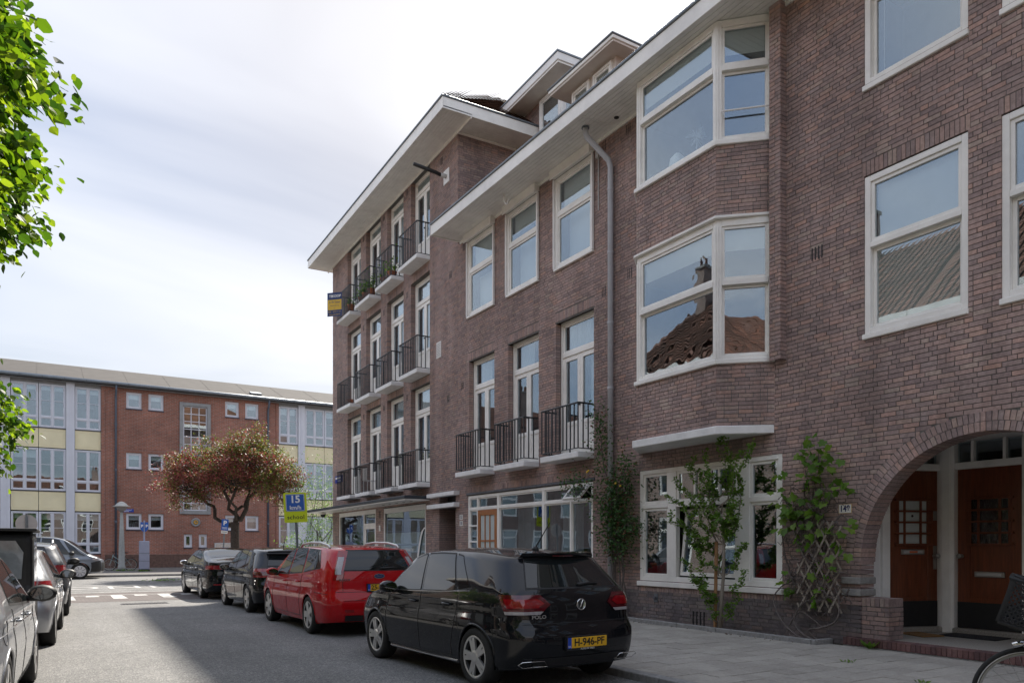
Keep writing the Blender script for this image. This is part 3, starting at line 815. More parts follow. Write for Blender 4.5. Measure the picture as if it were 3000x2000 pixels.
# ground floor window
w, cells = win(fC, RC, 7.74, 11.03, .82, 2.915, n=-.01, fd=.10, fw=.085, wb=.10, wt=.09, ts=[(2.225, .085)], ms=[(10.165, .21), (8.54, .30)], sw=.05, sill=(.05, .09, .03), skip={(1, 0)}, gm=M['glass'], rm=2.2)
# middle top light is split by two bars; the middle lower light stands tilted open
for uu in (9.06, 9.62):
    q = MB(); fC.b(q, uu - .02, uu + .02, -.075, -.03, 2.32, 2.78); q.build('glazing_bar', M['white'], w)
ti = MB(); a_, b_ = 8.70, 10.05; rt = Matrix.Translation((0, -.07, .95)) @ Matrix.Rotation(radians(7), 4, 'X')
fcs = Face(RC); fcs.T = rt
fcs.fr(ti, a_ + .02, b_ - .02, 0, 1.2, -.05, 0, .065); ti.build('sash', M['white'], w, bevel=.005)
pg = MB(); fcs.b(pg, a_ + .085, b_ - .085, -.03, -.024, .065, 1.135); pg.build('pane', M['glass'], w)
curtain(fC, w, 10.35, 10.9, .95, 2.8, -.35, M['curtain_dark'])
# valve box
vb = MB(); vb.box(10.52, 10.62, 0.0, .012, .44, .60); vb.build('valve_plate', M['zinc'], RC); q = MB(); q.lathe([(.03, 0), (.03, .05)], 12, Matrix.Translation((10.57, .012, .52)) @ Matrix.Rotation(radians(-90), 4, 'X')); q.build('valve_knob', M['lead'], RC)
# porch ---------------------------------------------------------------
M['granito'] = pbr('granito_floor', (.26, .24, .21), .7, var=.35, scale=60, bmp=.15)
pf = MB().box(2.6, 6.9, -2.2, -.02, .0, .20).build('porch_floor', M['granito'], RC)
sb_ = MB()
M['redbrick'] = brick_mat('red_step_brick', [(0, (.13, .075, .075)), (.5, (.17, .09, .085)), (1, (.21, .12, .11))], .4, .2)
for i in range(62):
    u = 6.62 - i * .0655
    if u < 2.6: break
    MB().box(u - .06, u, -.10, .11, .10, .205).build('step_brick', M['redbrick'], pf, bevel=.004)
MB().box(2.6, 6.63, -.08, .10, .0, .10).build('step_kerb', M['kerb'], pf, bevel=.008)
# stone blocks at the foot of the arch
for z0, z1, ex in ((.78, .875, .035), (.945, 1.04, .04)):
    MB().box(6.40, 6.70, -.33, ex, z0, z1).build('stone_block', M['stone'], RC, bevel=.012, seg=2)
# porch walls and ceiling
pw = MB()
pw.box(2.6, 7.1, -2.05, -.33, 3.0, 3.1)                       # ceiling
pw.box(6.645, 7.1, -.95, -.335, .2, 3.0)
pw.build('porch_wall', M['white2'], RC)
pw = MB(); pw.box(1.2, 3.3, -2.0, -.335, .2, 3.0); pw.build('porch_wall', M['mortar'], RC)
def door(fc, w, z0, z1, kind):
    """panelled brown door in its white frame, seen in local face frame from u=0..w"""
    n = -.03
    d = MB(); fc.b(d, 0, w, n - .05, n - .012, z0, z1); o = d.build('front_door', M['wood'], RC)
    bz0, bz1 = z0 + 1.22, z0 + 1.88
    u0, u1 = w * .2, w * .8
    s = MB()
    fc.b(s, 0, u0, n - .012, n, z0 + .38, z1); fc.b(s, u1, w, n - .012, n, z0 + .38, z1); fc.b(s, u0, u1, n - .012, n, bz1, z1)
    fc.b(s, u0, u1, n - .012, n, z0 + .38, z0 + .44)
    s.build('stile', M['wood'], o, bevel=.003)
    k = MB(); fc.b(k, .0, w, n - .012, n + .004, z0 + .005, z0 + .38); k.build('kick_plate', M['black'], o)
    g_ = MB(); fc.b(g_, u0, u1, n - .011, n - .006, bz0, bz1); g_.build('pane', M['frost'] if kind == 'l' else M['glassdoor'], o)
    for i in range(5):
        z = bz0 + (bz1 - bz0) * i / 4
        q = MB(); fc.b(q, u0 - .06, u1 + .06, n, n + .035, z - .014, z + .014); q.build('glazing_bar', M['wood'], o, bevel=.004)
    for uu in (u0, u0 + (u1 - u0) * .24, u0 + (u1 - u0) * .78, u1):
        q = MB(); fc.b(q, uu - .016, uu + .016, n - .004, n + .012, bz0, bz1); q.build('glazing_bar', M['wood'], o)
    lz = z0 + (1.12 if kind == 'l' else .80)
    q = MB(); fc.b(q, w * .27, w * .73, n - .012, n + .012, lz - .05, lz + .03); q.build('letter_slot', M['zinc2'], o, bevel=.004)
    q = MB(); fc.b(q, w * .31, w * .69, n + .012, n + .018, lz - .03, lz + .01); q.build('letter_flap', M['grey_plastic'], o)
    ku = .06 if kind == 'l' else w - .06
    q = MB(); q.lathe([(.028, 0), (.03, .02), (.012, .03), (.014, .06), (.034, .07), (.036, .09), (.02, .1)], 14, Matrix.Translation(fc.p(ku, n, z0 + 1.05)) @ fc.T.to_3x3().to_4x4() @ Matrix.Rotation(radians(-90), 4, 'X'))
    q.build('door_knob', M['zinc2'], o, smooth=True)
    if kind == 'l':
        q = MB(); fc.b(q, .02, .075, n, n + .01, z0 + .85, z0 + 1.2); q.build('lock_plate', M['zinc2'], o)
        q = MB(); fc.b(q, .02, .075, n, n + .012, z0 + 1.58, z0 + 1.72); q.build('lock_plate', M['zinc2'], o)
        q = MB(); fc.b(q, w * .42, w * .58, n + .018, n + .021, lz - .025, lz + .005); q.build('mail_sticker', M['sticker'], o)
        q = MB(); fc.b(q, w * .40, w * .62, n - .003, n + .001, bz0 + .38, bz0 + .47); q.build('house_sticker', M['frost'], o)
        q = MB(); q.lathe([(.02, 0), (.02, .004)], 12, Matrix.Translation(fc.p(w * .51, n + .001, bz0 + .425)) @ fc.T.to_3x3().to_4x4() @ Matrix.Rotation(radians(-90), 4, 'X')); q.build('sticker_dot', M['black'], o)
    return o
M['zinc2'] = pbr('brushed_steel', (.42, .41, .39), .35, metal=.8, var=.1)
M['sticker'] = pbr('orange_sticker', (.55, .12, .03), .6)
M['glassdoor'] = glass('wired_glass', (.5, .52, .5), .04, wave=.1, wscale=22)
ZD = .28
# right door, parallel with the facade, at depth
dx = 11.42 - FX
fr_ = Face(RC, (0, -dx), 0)
f2 = Face(RC, (5.20, -dx), 0)
fm = MB()
fr_.b(fm, 6.06, 6.28, -.10, .06, .2, 3.0)                     # moulded post
fr_.b(fm, 6.11, 6.23, .06, .09, .2, 3.0)
fr_.b(fm, 5.10, 5.17, -.10, .03, .2, 3.0)
fr_.b(fm, 5.17, 6.06, -.10, .03, ZD + 2.32, ZD + 2.42)
fr_.b(fm, 3.9, 5.10, -.10, .0, .2, 3.0)
fm.build('door_frame', M['white'], RC, bevel=.006)
for a, b in ((5.17, 5.45), (5.48, 5.80), (5.83, 6.06)):
    pass
fanl = MB(); fr_.b(fanl, 5.81, 5.85, -.07, .01, ZD + 2.42, 3.0); fl_o = fanl.build('fanlight', M['white'], RC); fanl = MB(); fr_.b(fanl, 5.38, 5.42, -.07, .01, ZD + 2.42, 3.0); fanl.build('glazing_bar', M['white'], fl_o)
pane(fr_, fl_o, 5.17, 6.06, ZD + 2.42, 2.995, -.05)
MB().box(5.1, 6.3, -dx - 1.5, -dx - .3, 2.6, 3.1).build('room_interior', M['room'], RC)
fD = Face(RC, (5.17, -dx), 0); 
door(fD, .885, ZD, ZD + 2.32, 'r')
MB().box(5.10, 6.06, -dx - .1, -dx + .12, .2, ZD - .002).build('threshold', M['granito'], RC, bevel=.01)
# left door, splayed: from the post towards the arch pier
ang = radians(71)
fl = Face(RC, (6.30, -dx + .03), ang)      # direction (cos71, sin71): +u a little, towards the street
door(fl, .86, ZD, ZD + 2.32, 'l')
lf = MB(); fl.b(lf, -.06, -.001, -.1, .03, .2, 3.0); fl.b(lf, .861, .99, -.1, .03, .2, 3.0); fl.b(lf, -.001, .861, -.1, .03, ZD + 2.32, ZD + 2.42); lf.build('door_frame', M['white'], RC, bevel=.006)
q = MB(); fl.b(q, .0, .86, -.1, .10, .2, ZD - .002); q.build('threshold', M['granito'], RC, bevel=.01)
q = MB(); fl.b(q, .40, .44, -.07, .01, ZD + 2.42, 3.0); fo = q.build('fanlight', M['white'], RC); pane(fl, fo, 0, .86, ZD + 2.42, 2.995, -.05)
# eave over both houses: gutter board, soffit boards
EV = .90
def eave(root, u0, u1, zs, proj, th, nb, end0=True, side=None):
    MB().box(u0, u1, proj - .03, proj, zs - .02, zs + th).build('fascia_board', M['white'], root, bevel=.006)
    MB().box(u0 - .02, u1 + .02, proj - .09, proj + .03, zs + th + .001, zs + th + .055).build('gutter_edge', M['zinc'], root, bevel=.012)
    bw_ = (proj - .03 - .02) / nb
    me = MB().box(u0 + .005, u1 - .005, .004, bw_ - .004, 0, .018).mesh('soffit_board'); me.materials.append(M['white'])
    for i in range(nb): inst('soffit_board', me, root, Matrix.Translation((0, .02 + i * bw_, zs)))
    MB().box(u0, u1, .0, proj - .03, zs + .018, zs + .05).build('soffit_backing', M['lead'], root)
    MB().box(u0, u1, .003, .03, zs - .07, zs - .001).build('cornice_strip', M['white'], root)
EU0, EU1 = 1.0, 18.36
# split so that each house carries its own length
def roof_piece(root, u0, u1):
    rf = MB(); z0 = WSOF + .29
    rf.extr([(u0, EV - .1, z0), (u0, -5.2, z0 + .68 * 6.0), (u0, -9.2, z0 + 1.0), (u0, -9.2, 9.8), (u0, EV - .1, WSOF + .06)], (u1 - u0, 0, 0))
    return rf.build('roof', M['tile'], root)
eave(RC, EU0, C1, WSOF, EV, .25, 9); roof_piece(RC, EU0, C1)
# number plate
npl = MB().box(6.56, 6.755, .0, .012, 1.945, 2.065).build('number_plate', pbr('enamel_white', (.75, .74, .7), .25, var=.03), RC, bevel=.004)
MB().box(6.556, 6.759, -.001, .008, 1.941, 2.069).build('plate_rim', pbr('enamel_orange', (.55, .38, .12), .35), npl)
M['ink'] = pbr('blue_black_enamel', (.02, .025, .10), .3, var=0)
text('digits', '148', .125, M['ink'], npl, frameM((6.657, .0135, 2.004), (-1, 0, 0), (0, 0, 1)), .001, bold=.003, xs=.85)

# ================================================================== middle house (numbers 150 and 152)
RB = thing('balcony_house', 'brown brick house with three french balconies over a white glazed ground floor front', 'house', (FX, 0, 0), radians(90))
fB = Face(RB)
BB = Brickwork(RB, M['brick'], 23)
B0, B1 = 11.752, 18.53
dcols = ((16.54, 17.88), (14.51, 15.86), (12.45, 13.82)); wcols = ((16.52, 17.93), (14.50, 15.90), (12.45, 13.84))
opsB = [(a, b, 3.42, 6.44, .13) for a, b in dcols] + [(a, b, 7.60, 9.80, .03) for a, b in wcols] + [(12.48, 17.95, .12, 2.84, .05)]
bandsB = [(a - .03, b + .03, 6.44, 6.65) for a, b in dcols] + [(12.40, 18.03, 2.84, 3.05)]
BB.wall((B0, 0), 0, B1 - B0, PZ, WSOF, [(a - B0, b - B0, c, d, r) for a, b, c, d, r in opsB], [(a - B0, b - B0, c, d) for a, b, c, d in bandsB], darkbelow=.5)
for a, b in dcols: BB.soldier((0, 0), 0, a - .03, b + .03, 6.445, .2, .13)
BB.soldier((0, 0), 0, 12.42, 18.02, 2.90, .15, .06)
BB.finish(M['brick_dark'])
sh = MB(); sh.box(B0, 18.5, -9, -.4, 3.05, 3.25); sh.box(B0, 18.5, -9, -.4, 6.9, 7.1); sh.build('floor_slabs', M['mortar'], RB)
sh = MB(); sh.box(B0, 18.5, -9.2, -9, 0, 9.8); sh.build('party_walls', M['mortar'], RB)
for i, (a, b) in enumerate(dcols):
    french_door(fB, RB, a, b, 3.44, 6.44, 5.70, curt=('LH', 'LH', 'LT')[i])
    balcony(RB, a - .0, b + .0, 3.42, .42, .125, 1.0, .021, .07)
for i, (a, b) in enumerate(wcols):
    w, cells = win(fB, RB, a + .0, b - .0, 7.62, 9.62, n=.012, fd=.10, fw=.10, wb=.07, ts=[(8.80, .10)], sw=.045, gm=M['glass'], sill=(.055, .05, .01))
    bl = MB(); fB.b(bl, a + .16, b - .16, -.14, -.13, 8.98 + .12 * (i % 2), 9.52); bl.build('roller_blind', M['blind'], w)
    if i: bl = MB(); fB.b(bl, a + .15, b - .15, -.30, -.29, 7.7, 8.98); bl.build('inner_blind', M['curtain'], w)
    else: bl = MB(); fB.b(bl, a + .15, b - .15, -.30, -.29, 7.7, 8.7); bl.build('inner_blind', M['curtain'], w)
    sx = MB(); fB.b(sx, a - .03, b + .03, .0, .15, 9.63, 9.80 - .005); sx.build('shutter_box', M['white'], w, bevel=.012, seg=2)
    sx = MB(); fB.b(sx, a - .025, b + .025, .125, .145, 9.585, 9.625); sx.build('shutter_bar', M['white2'], w)
    for uu in (a - .02, b - .015): sx = MB(); fB.b(sx, uu, uu + .035, .013, .06, 7.62, 9.60); sx.build('shutter_rail', M['white2'], w)
# glazed ground floor
M['sheer'] = pbr('grey_sheer_curtain', (.30, .33, .35), .95, var=.08, scale=6)
w, cells = win(fB, RB, 12.48, 17.95, .14, 2.82, n=-.01, fd=.09, fw=.075, wb=.10, ts=[(2.455, .06)], ms=[(17.44, .06), (16.37, .11), (14.345, .09), (13.28, .07)], sw=.028, skip={(3, 0), (0, 1)}, gm=M['glass'], rm=3.0, name='shopfront')
# sidelight bars
for z in (2.02, 1.6, 1.2, .8): q = MB(); fB.b(q, 17.47, 17.87, -.08, -.005, z - .02, z + .02); q.build('glazing_bar', M['white'], w)
# orange door in the second field
q = MB(); fB.b(q, 16.43, 17.41, -.07, -.002, .24, 2.42); 
dl = MB(); fB.fr(dl, 16.43, 17.41, .24, 2.42, -.065, -.004, .12, wb=.75, wt=.14); od = dl.build('wooden_door', M['wood_orange'], w, bevel=.005)
q = MB(); fB.b(q, 16.55, 17.29, -.04, -.03, .99, 2.28); q.build('pane', M['frost'], od)
for uu in (16.80, 17.05): q = MB(); fB.b(q, uu - .018, uu + .018, -.055, -.012, .99, 2.28); q.build('glazing_bar', M['wood_orange'], od)
for zz in (1.62,): q = MB(); fB.b(q, 16.55, 17.29, -.055, -.010, zz - .02, zz + .02); q.build('glazing_bar', M['wood_orange'], od)
lb = MB().box(12.40, 18.0, -.02, .03, 2.84, 2.895).build('lead_flashing', M['lead'], RB, bevel=.012, seg=2)
# tilted-open top light at the near end
fo_ = Face(RB); fo_.T = Matrix.Translation((0, .0, 2.78)) @ Matrix.Rotation(radians(42), 4, 'X')
q = MB(); fo_.fr(q, 12.60, 13.22, -.40, 0, -.045, 0, .06); ts_ = q.build('vent_sash', M['white2'], w, bevel=.005)
q = MB(); fo_.b(q, 12.66, 13.16, -.025, -.019, -.34, -.06); q.build('pane', M['glass'], ts_)
curtain(fB, w, 12.6, 13.2, .3, 2.42, -.5, M['sheer']); curtain(fB, w, 13.45, 14.25, .3, 2.42, -.5, M['sheer']); curtain(fB, w, 14.5, 14.9, .3, 2.75, -.6, M['curtain_dark']); curtain(fB, w, 15.5, 16.25, .3, 2.42, -.55, M['sheer'], amp=.015)
eave(RB, C1 + .002, EU1, WSOF, EV, .25, 9); roof_piece(RB, C1 + .01, EU1)
MB().box(EU1 - .001, EU1 + .03, .0, EV, WSOF - .02, WSOF + .25).build('eave_end_board', M['white'], RB)
# number plates
for z, t in ((2.27, '152'), (2.10, '150')):
    p_ = MB().box(18.21 + .02, 18.39 + .02, .0, .012, z - .07, z + .07).build('number_plate', bpy.data.materials['enamel_white'], RB, bevel=.003)
    text('digits', t, .12, M['ink'], p_, frameM((18.32, .0135, z), (-1, 0, 0), (0, 0, 1)), .001, xs=.72)
vents(fB, RB, 18.05, 9.50, 4, .2); vents(fB, RB, 18.2, 5.75, 3, .19); vents(fB, RB, 12.05, 6.55, 3, .19); vents(fC, RC, 11.25, 6.68, 3, .19); vents(fC, RC, 11.3, 9.5, 3, .2); vents(fC, RC, 11.25, 2.45, 4, .24); vents(fB, RB, 12.05, 9.5, 3, .2)
# downpipe with swan neck, hung on the middle house
dp = MB(); ux = 11.80
dp.tube([(ux, .085, .10), (ux, .085, 9.02), (ux + .02, .12, 9.16), (ux + .22, .50, 9.60), (ux + .235, .53, 9.70), (ux + .235, .53, 9.805)], .058, 14)
dpo = dp.build('downpipe', M['pipe'], RB, smooth=True)
for z in (1.9, 4.6, 5.9, 7.3, 8.55): q = MB(); q.lathe([(.064, 0), (.064, .05)], 14, Matrix.Translation((ux, .085, z))); q.build('pipe_collar', M['pipe'], dpo)
for z in (3.0, 6.6, 8.9): MB().box(ux - .012, ux + .012, .0, .03, z, z + .03).build('pipe_bracket', M['zinc'], dpo)
q = MB(); q.lathe([(.08, 0), (.075, .03)], 14, Matrix.Translation((ux + .235, .53, 9.77))); q.build('pipe_rosette', M['zinc'], dpo)
q = MB(); q.lathe([(.05, 0), (.05, .02)], 14, Matrix.Translation((11.45, .22, 9.79))); q.build('soffit_hole', M['black'], RC)
# cable box and conduit
MB().box(12.22, 12.32, .0, .07, 9.42, 9.56).build('cable_box', M['grey_plastic'], RB, bevel=.01)
MB().tube([(12.27, .02, 9.42), (12.27, .02, 8.35)], .012, 6).build('conduit', M['grey_plastic'], RB)
# hoisting hook under the eave
hk = MB(); hk.tube([(15.3, .45, 9.80), (15.3, .45, 9.68), (15.3, .44, 9.60), (15.27, .43, 9.55), (15.22, .42, 9.53), (15.17, .42, 9.55), (15.15, .42, 9.61)], .02, 8)
hk.build('hoisting_hook', M['white2'], RB, smooth=True)
# roof dormer, white, on the middle house
dz1 = 12.34
DU0, DU1 = 13.07, 14.74; DN = -1.10
M['pinkish'] = pbr('pinkish_white_boards', (.72, .66, .61), .5, var=.04)
d_o = MB().box(DU0, DU1, -4.5, DN, 10.6, dz1).build('dormer', M['pinkish'], RB)
MB().box(DU0 - .36, DU1 + .36, -4.5, DN + .38, dz1, dz1 + .05).build('dormer_roof', M['pinkish'], d_o, bevel=.01)
MB().box(DU0 - .39, DU1 + .39, -4.5, DN + .41, dz1 + .05, dz1 + .13).build('dormer_roof_edge', M['white'], d_o, bevel=.01)
MB().box(DU0 - .41, DU1 + .41, -4.5, DN + .44, dz1 + .13, dz1 + .17).build('dormer_zinc', M['zinc'], d_o, bevel=.01)
for a, b in ((13.17, 13.83), (13.98, 14.64)):
    win(Face(RB, (0, DN)), RB, a, b, 11.2, 12.28, n=.07, fd=.07, fw=.06, sw=.05, rm=0, name='dormer_window')
# ================================================================== corner apartment building
RA = thing('corner_apartment_building', 'four-storey brown brick corner building with rows of small balconies and a wide eave', 'building', (FX, 18.535, 0), radians(90 - 1.6))
fA = Face(RA)
BA = Brickwork(RA, M['brick'], 37)
AL = 11.68; AS = 12.90
acols = ((1.90, 3.36), (3.98, 5.46), (6.07, 7.58), (8.18, 9.75))
arows = ((3.36, 6.38, 5.62), (6.73, 9.68, 9.00), (10.11, 12.885, 12.44))
opsA = [(a, b, z0, z1, .17) for a, b in acols for z0, z1, zt in arows]
opsA += [(2.20, 5.80, .35, 2.76, .06), (6.57, 10.84, .10, 2.80, .06), (.13, 1.23, PZ - .1, 2.56, .6), (.13, 1.23, 2.68, 2.89, .4)]
bandsA = [(a - .03, b + .03, z1, z1 + .21) for a, b in acols for z0, z1, zt in arows[:2]]
BA.wall((0.002, 0), 0, AL, PZ, AS, opsA, bandsA, darkbelow=.5)
for a, b in acols:
    for z0, z1, zt in arows[:2]: BA.soldier((0, 0), 0, a - .03, b + .03, z1 + .005, .2, .17)
BA.wall((0, -6.5), radians(90), 6.5, 9.5, AS, wild=True)
BA.finish(M['brick_dark'])
sh = MB(); sh.box(AL - .2, AL, -11, -.01, 0, AS); sh.box(0, AL, -11.2, -11, 0, AS); sh.build('outer_walls', M['brick'], RA)
sh = MB(); sh.box(.05, AL - .2, -11, -.5, 3.0, 3.2); sh.box(.05, AL - .2, -11, -.5, 6.45, 6.6); sh.box(.05, AL - .2, -11, -.5, 9.8, 9.95); sh.box(0.05, AL - .2, -11, -.2, AS - .06, AS - .01); sh.build('floor_slabs', M['mortar'], RA)
sh = MB(); sh.box(.012, .2, -11, -.61, 0, 9.4); sh.build('party_wall', M['mortar'], RA)
rr = random.Random(5)
for r, (z0, z1, zt) in enumerate(arows):
    for c, (a, b) in enumerate(acols):
        d_ = french_door(fA, RA, a, b, z0 + .02, z1, zt, n=-.15, curt=rr.choice(('L', 'LT', 'T', 'F', 'LH', 'FT')))
        if r == 2:
            q = MB(); fA.b(q, a + .13, b - .13, -.22, -.21, zt + .08, z1 - .1); q.build('roller_blind', M['blind'], d_)
        balcony(RA, a, b, z0, .43, .125, .97, .021, .03)
# eave round the corner
EA = .86
eave(RA, -EA, AL + .62, AS, EA, .28, 9)
MB().box(-EA, -EA + .03, -7.5, EA - .031, AS - .02, AS + .28).build('fascia_board', M['white'], RA, bevel=.006)
MB().box(-EA - .03, -EA + .09, -7.5, EA - .091, AS + .281, AS + .335).build('gutter_edge', M['zinc'], RA, bevel=.012)
MB().box(-EA + .031, -.02, -7.5, -.002, AS + .019, AS + .05).build('soffit_backing', M['lead'], RA)
for i in range(8):
    x0 = -EA + .032 + i * .1
    MB().box(x0 + .003, x0 + .097, -7.5, -.004, AS, AS + .018).build('soffit_board', M['white'], RA)
MB().box(-.028, -.003, -6.5, -.002, AS - .07, AS - .001).build('cornice_strip', M['white'], RA)
MB().box(AL + .59, AL + .62, -7.5, EA - .031, AS - .02, AS + .28).build('fascia_board', M['white'], RA, bevel=.006)
MB().box(AL + .001, AL + .589, -7.5, -.002, AS, AS + .02).build('soffit_board', M['white'], RA)
# hipped roof of pantiles
rz0 = AS + .31; sl = .78
hip = MB(); x0, x1, y0, y1 = -EA + .06, AL + .56, -9.6, EA - .06
run = 4.6
R0, R1 = (x0 + run, y1 - run, rz0 + run * sl), (x1 - run, y1 - run, rz0 + run * sl)
hip.add([(x0, y1, rz0), (x1, y1, rz0), (x1, y0, rz0), (x0, y0, rz0), R0, R1, (x0, y1, AS + .06), (x1, y1, AS + .06), (x1, y0, AS + .06), (x0, y0, AS + .06)],
        [(1, 0, 4, 5), (2, 1, 5), (3, 2, 5, 4), (0, 3, 4), (0, 1, 7, 6), (1, 2, 8, 7), (2, 3, 9, 8), (3, 0, 6, 9), (6, 7, 8, 9)])
rfo = hip.build('roof', M['tile'], RA)
# pantiles on the flank slope that shows above the gutter, and on the street slope
def pantile():
    mb = MB(); rows = []
    for j, (t, zz) in enumerate(((0, .03), (.36, .012))):
        rows.append([(-.115 + .23 * i / 6, t, zz + .045 * (cos(pi * i / 6) if i < 6 else -1) * .5 + .012) for i in range(7)])
    mb.grid(rows); lo = [(x, y, z - .018) for x, y, z in rows[0]]
    mb.grid([lo, rows[0]]); return mb
tme = pantile().mesh('roof_tile'); tme.materials.append(M['tile'])
stuff = MB(); pt = pantile(); cnt = 0
sa = math.atan(sl)
for side in (0, 1):
    for i in range(0, 44):
        for j in range(0, 15):
            d_ = j * .32
            if side == 0:
                y = y1 - .12 - i * .225
                if y > y1 - d_ * cos(sa) or y < y0 + 1.2: continue
                T = Matrix.Translation((x0 + d_ * cos(sa), y, rz0 + d_ * sin(sa) + .02)) @ Matrix.Rotation(-pi / 2, 4, 'Z') @ Matrix.Rotation(sa, 4, 'X')
            else:
                x = x0 + .12 + i * .225
                if x < x0 + d_ * cos(sa) or x > x1 - d_ * cos(sa): continue
                T = Matrix.Translation((x, y1 - d_ * cos(sa), rz0 + d_ * sin(sa) + .02)) @ Matrix.Rotation(pi, 4, 'Z') @ Matrix.Rotation(sa, 4, 'X')
            if side == 0 and j < 4 and cnt < 120:
                inst('roof_tile', tme, rfo, T); cnt += 1
            else: stuff.add([T @ Vector(p) for p in pt.v], pt.f)
stuff.build('roof_tiles', M['tile'], rfo, kind='stuff', smooth=True)
# upper dormer with corner window behind the flank eave
KD = Face(RA)
wx = 11.75 - FX
MB().box(-2.0, .8, -6.0, -wx - .0, 12.0, 13.85).build('dormer', M['brick_dormer'] if 'brick_dormer' in M else M['brick'], RA)
bd = Brickwork(RA, M['brick'], 77, top=60)
bd.wall((-.95, -wx + .012), 0, 1.75, 12.2, 13.83, wild=False)
bd.wall((-2.012, -6.0), radians(90), 6.0 - wx, 12.2, 12.70, wild=False)
for T, lx, ly, lz, dk in bd.b: BA.b.append((T, lx, ly, lz, dk))
mb = MB()
for T, lx, ly, lz, dk in bd.b:
    x, y, z = lx / 2, ly / 2, lz / 2
    mb.add([T @ Vector(p) for p in ((-x, y, -z), (x, y, -z), (x, y, z), (-x, y, z), (-x, -y, -z), (x, -y, -z), (x, -y, z), (-x, -y, z))], [(3, 2, 1, 0), (0, 1, 5, 4), (2, 3, 7, 6), (1, 2, 6, 5), (3, 0, 4, 7)])
mb.build('dormer_brickwork', M['brick'], RA, kind='stuff')
dw = Face(RA, (-2.06, -wx + .09))
win(dw, RA, 0, 1.05, 12.70, 13.80, n=.0, fd=.06, fw=.09, sw=.05, ts=[], rm=0, name='dormer_window', mat=M['white2'])
dw2 = Face(RA, (-2.09, -wx - 1.44), radians(90))
win(dw2, RA, 0, 1.5, 12.70, 13.80, n=.02, fd=.06, fw=.10, sw=.05, ts=[], rm=0, name='dormer_window', mat=M['white2'])
MB().box(-2.65, 1.1, -6.2, -wx + .55, 13.85, 13.90).build('dormer_soffit', M['white'], RA)
MB().box(-2.68, 1.13, -6.2, -wx + .58, 13.90, 14.10).build('dormer_fascia', M['white2'], RA, bevel=.01)
MB().box(-2.70, 1.15, -6.2, -wx + .60, 14.10, 14.14).build('dormer_zinc', M['zinc'], RA)
# shop front and dental practice window
w, cells = win(fA, RA, 2.20, 5.80, .35, 2.76, n=-.01, fd=.09, fw=.085, wt=.17, sw=.0, ms=[], gm=M['glass'], rm=3.2, name='shop_window', mat=M['white2'])
for z0, z1 in ((1.62, 2.0), (.95, 1.59), (.62, .92)):
    q = MB(); fA.b(q, 2.30, 5.70, -.075, -.072, z0 - .08, z1 - .08); q.build('frosted_band', M['frost'], w)
wave = MB(); pts = [(2.34 + .0, 2.05), (2.52, 1.95), (2.66, 1.75), (2.78, 1.45), (2.86, 1.2), (2.82, .95), (2.68, .75), (2.56, .55)]
for sgn in (0,):
    L_ = [fA.p(u + .06, -.03, z) for u, z in pts]; R_ = [fA.p(u - .06, -.03, z) for u, z in pts]
    wave.grid([L_, R_])
wave.build('white_wave', M['white2'], w)
lg = MB(); ov = [(4.65 + .19 * sin(t) * (1 - .25 * cos(2 * t)), -.03, 1.2 + .34 * cos(t)) for t in [2 * pi * i / 24 for i in range(24)]]
lg.tube([fA.p(*p) for p in ov], .014, 5, closed=True); lg.build('oval_logo', M['white2'], w)
text('lettering', 'TANDARTSPRAKTIJK', .13, M['white2'], w, frameM(fA.p(3.80, -.025, 1.36), (-1, 0, 0), (0, 0, 1)), .001)
text('lettering', 'DE LIEFDE', .20, M['white2'], w, frameM(fA.p(3.80, -.025, 1.08), (-1, 0, 0), (0, 0, 1)), .001)
bw_ = MB(); fA.b(bw_, 2.4, 5.6, -2.6, -2.55, .4, 2.7); bw_.build('back_wall', pbr('tan_brick_wall', (.30, .21, .14), .9, var=.2), w)
w, cells = win(fA, RA, 6.57, 10.84, .10, 2.80, n=-.01, fd=.09, fw=.085, wt=.17, ts=[], ms=[(7.86, .10)], sw=.0, skip={(0, 0)}, rm=3.0, name='shop_window', mat=M['white2'])
q = MB(); fA.fr(q, 6.66, 7.80, .2, 2.20, -.08, -.03, .10); sd_ = q.build('shop_door', M['white2'], w)
pane(fA, sd_, 6.76, 7.70, .3, 2.10, -.055); q = MB(); fA.b(q, 6.66, 7.80, -.09, -.012, 2.20, 2.30); q.build('transom', M['white2'], w); pane(fA, w, 6.66, 7.80, 2.30, 2.6, -.05)
lg = MB(); lg.tube([fA.p(9.9 + .14 * sin(t), -.03, 1.15 + .34 * cos(t)) for t in [2 * pi * i / 20 for i in range(20)]], .014, 5, closed=True); lg.build('oval_logo', M['white2'], w)
# canopy
CP = .78
MB().box(1.90, AL + .9, .003, CP, 2.84, 2.87).build('canopy', M['white2'], RA)
MB().box(1.88, AL + .92, .0, CP + .03, 2.872, 2.97).build('canopy_edge', pbr('dark_bitumen_edge', (.035, .045, .055), .45), RA, bevel=.01)
MB().box(AL + .01, AL + .92, -3, -.002, 2.84, 2.97).build('canopy_return', bpy.data.materials['dark_bitumen_edge'], RA)
for i in range(5):
    for u0 in (2.5, 6.9): MB().box(u0 + i * .6, u0 + i * .6 + .16, .30, .33, 2.832, 2.8395).build('canopy_slot', M['black'], RA)
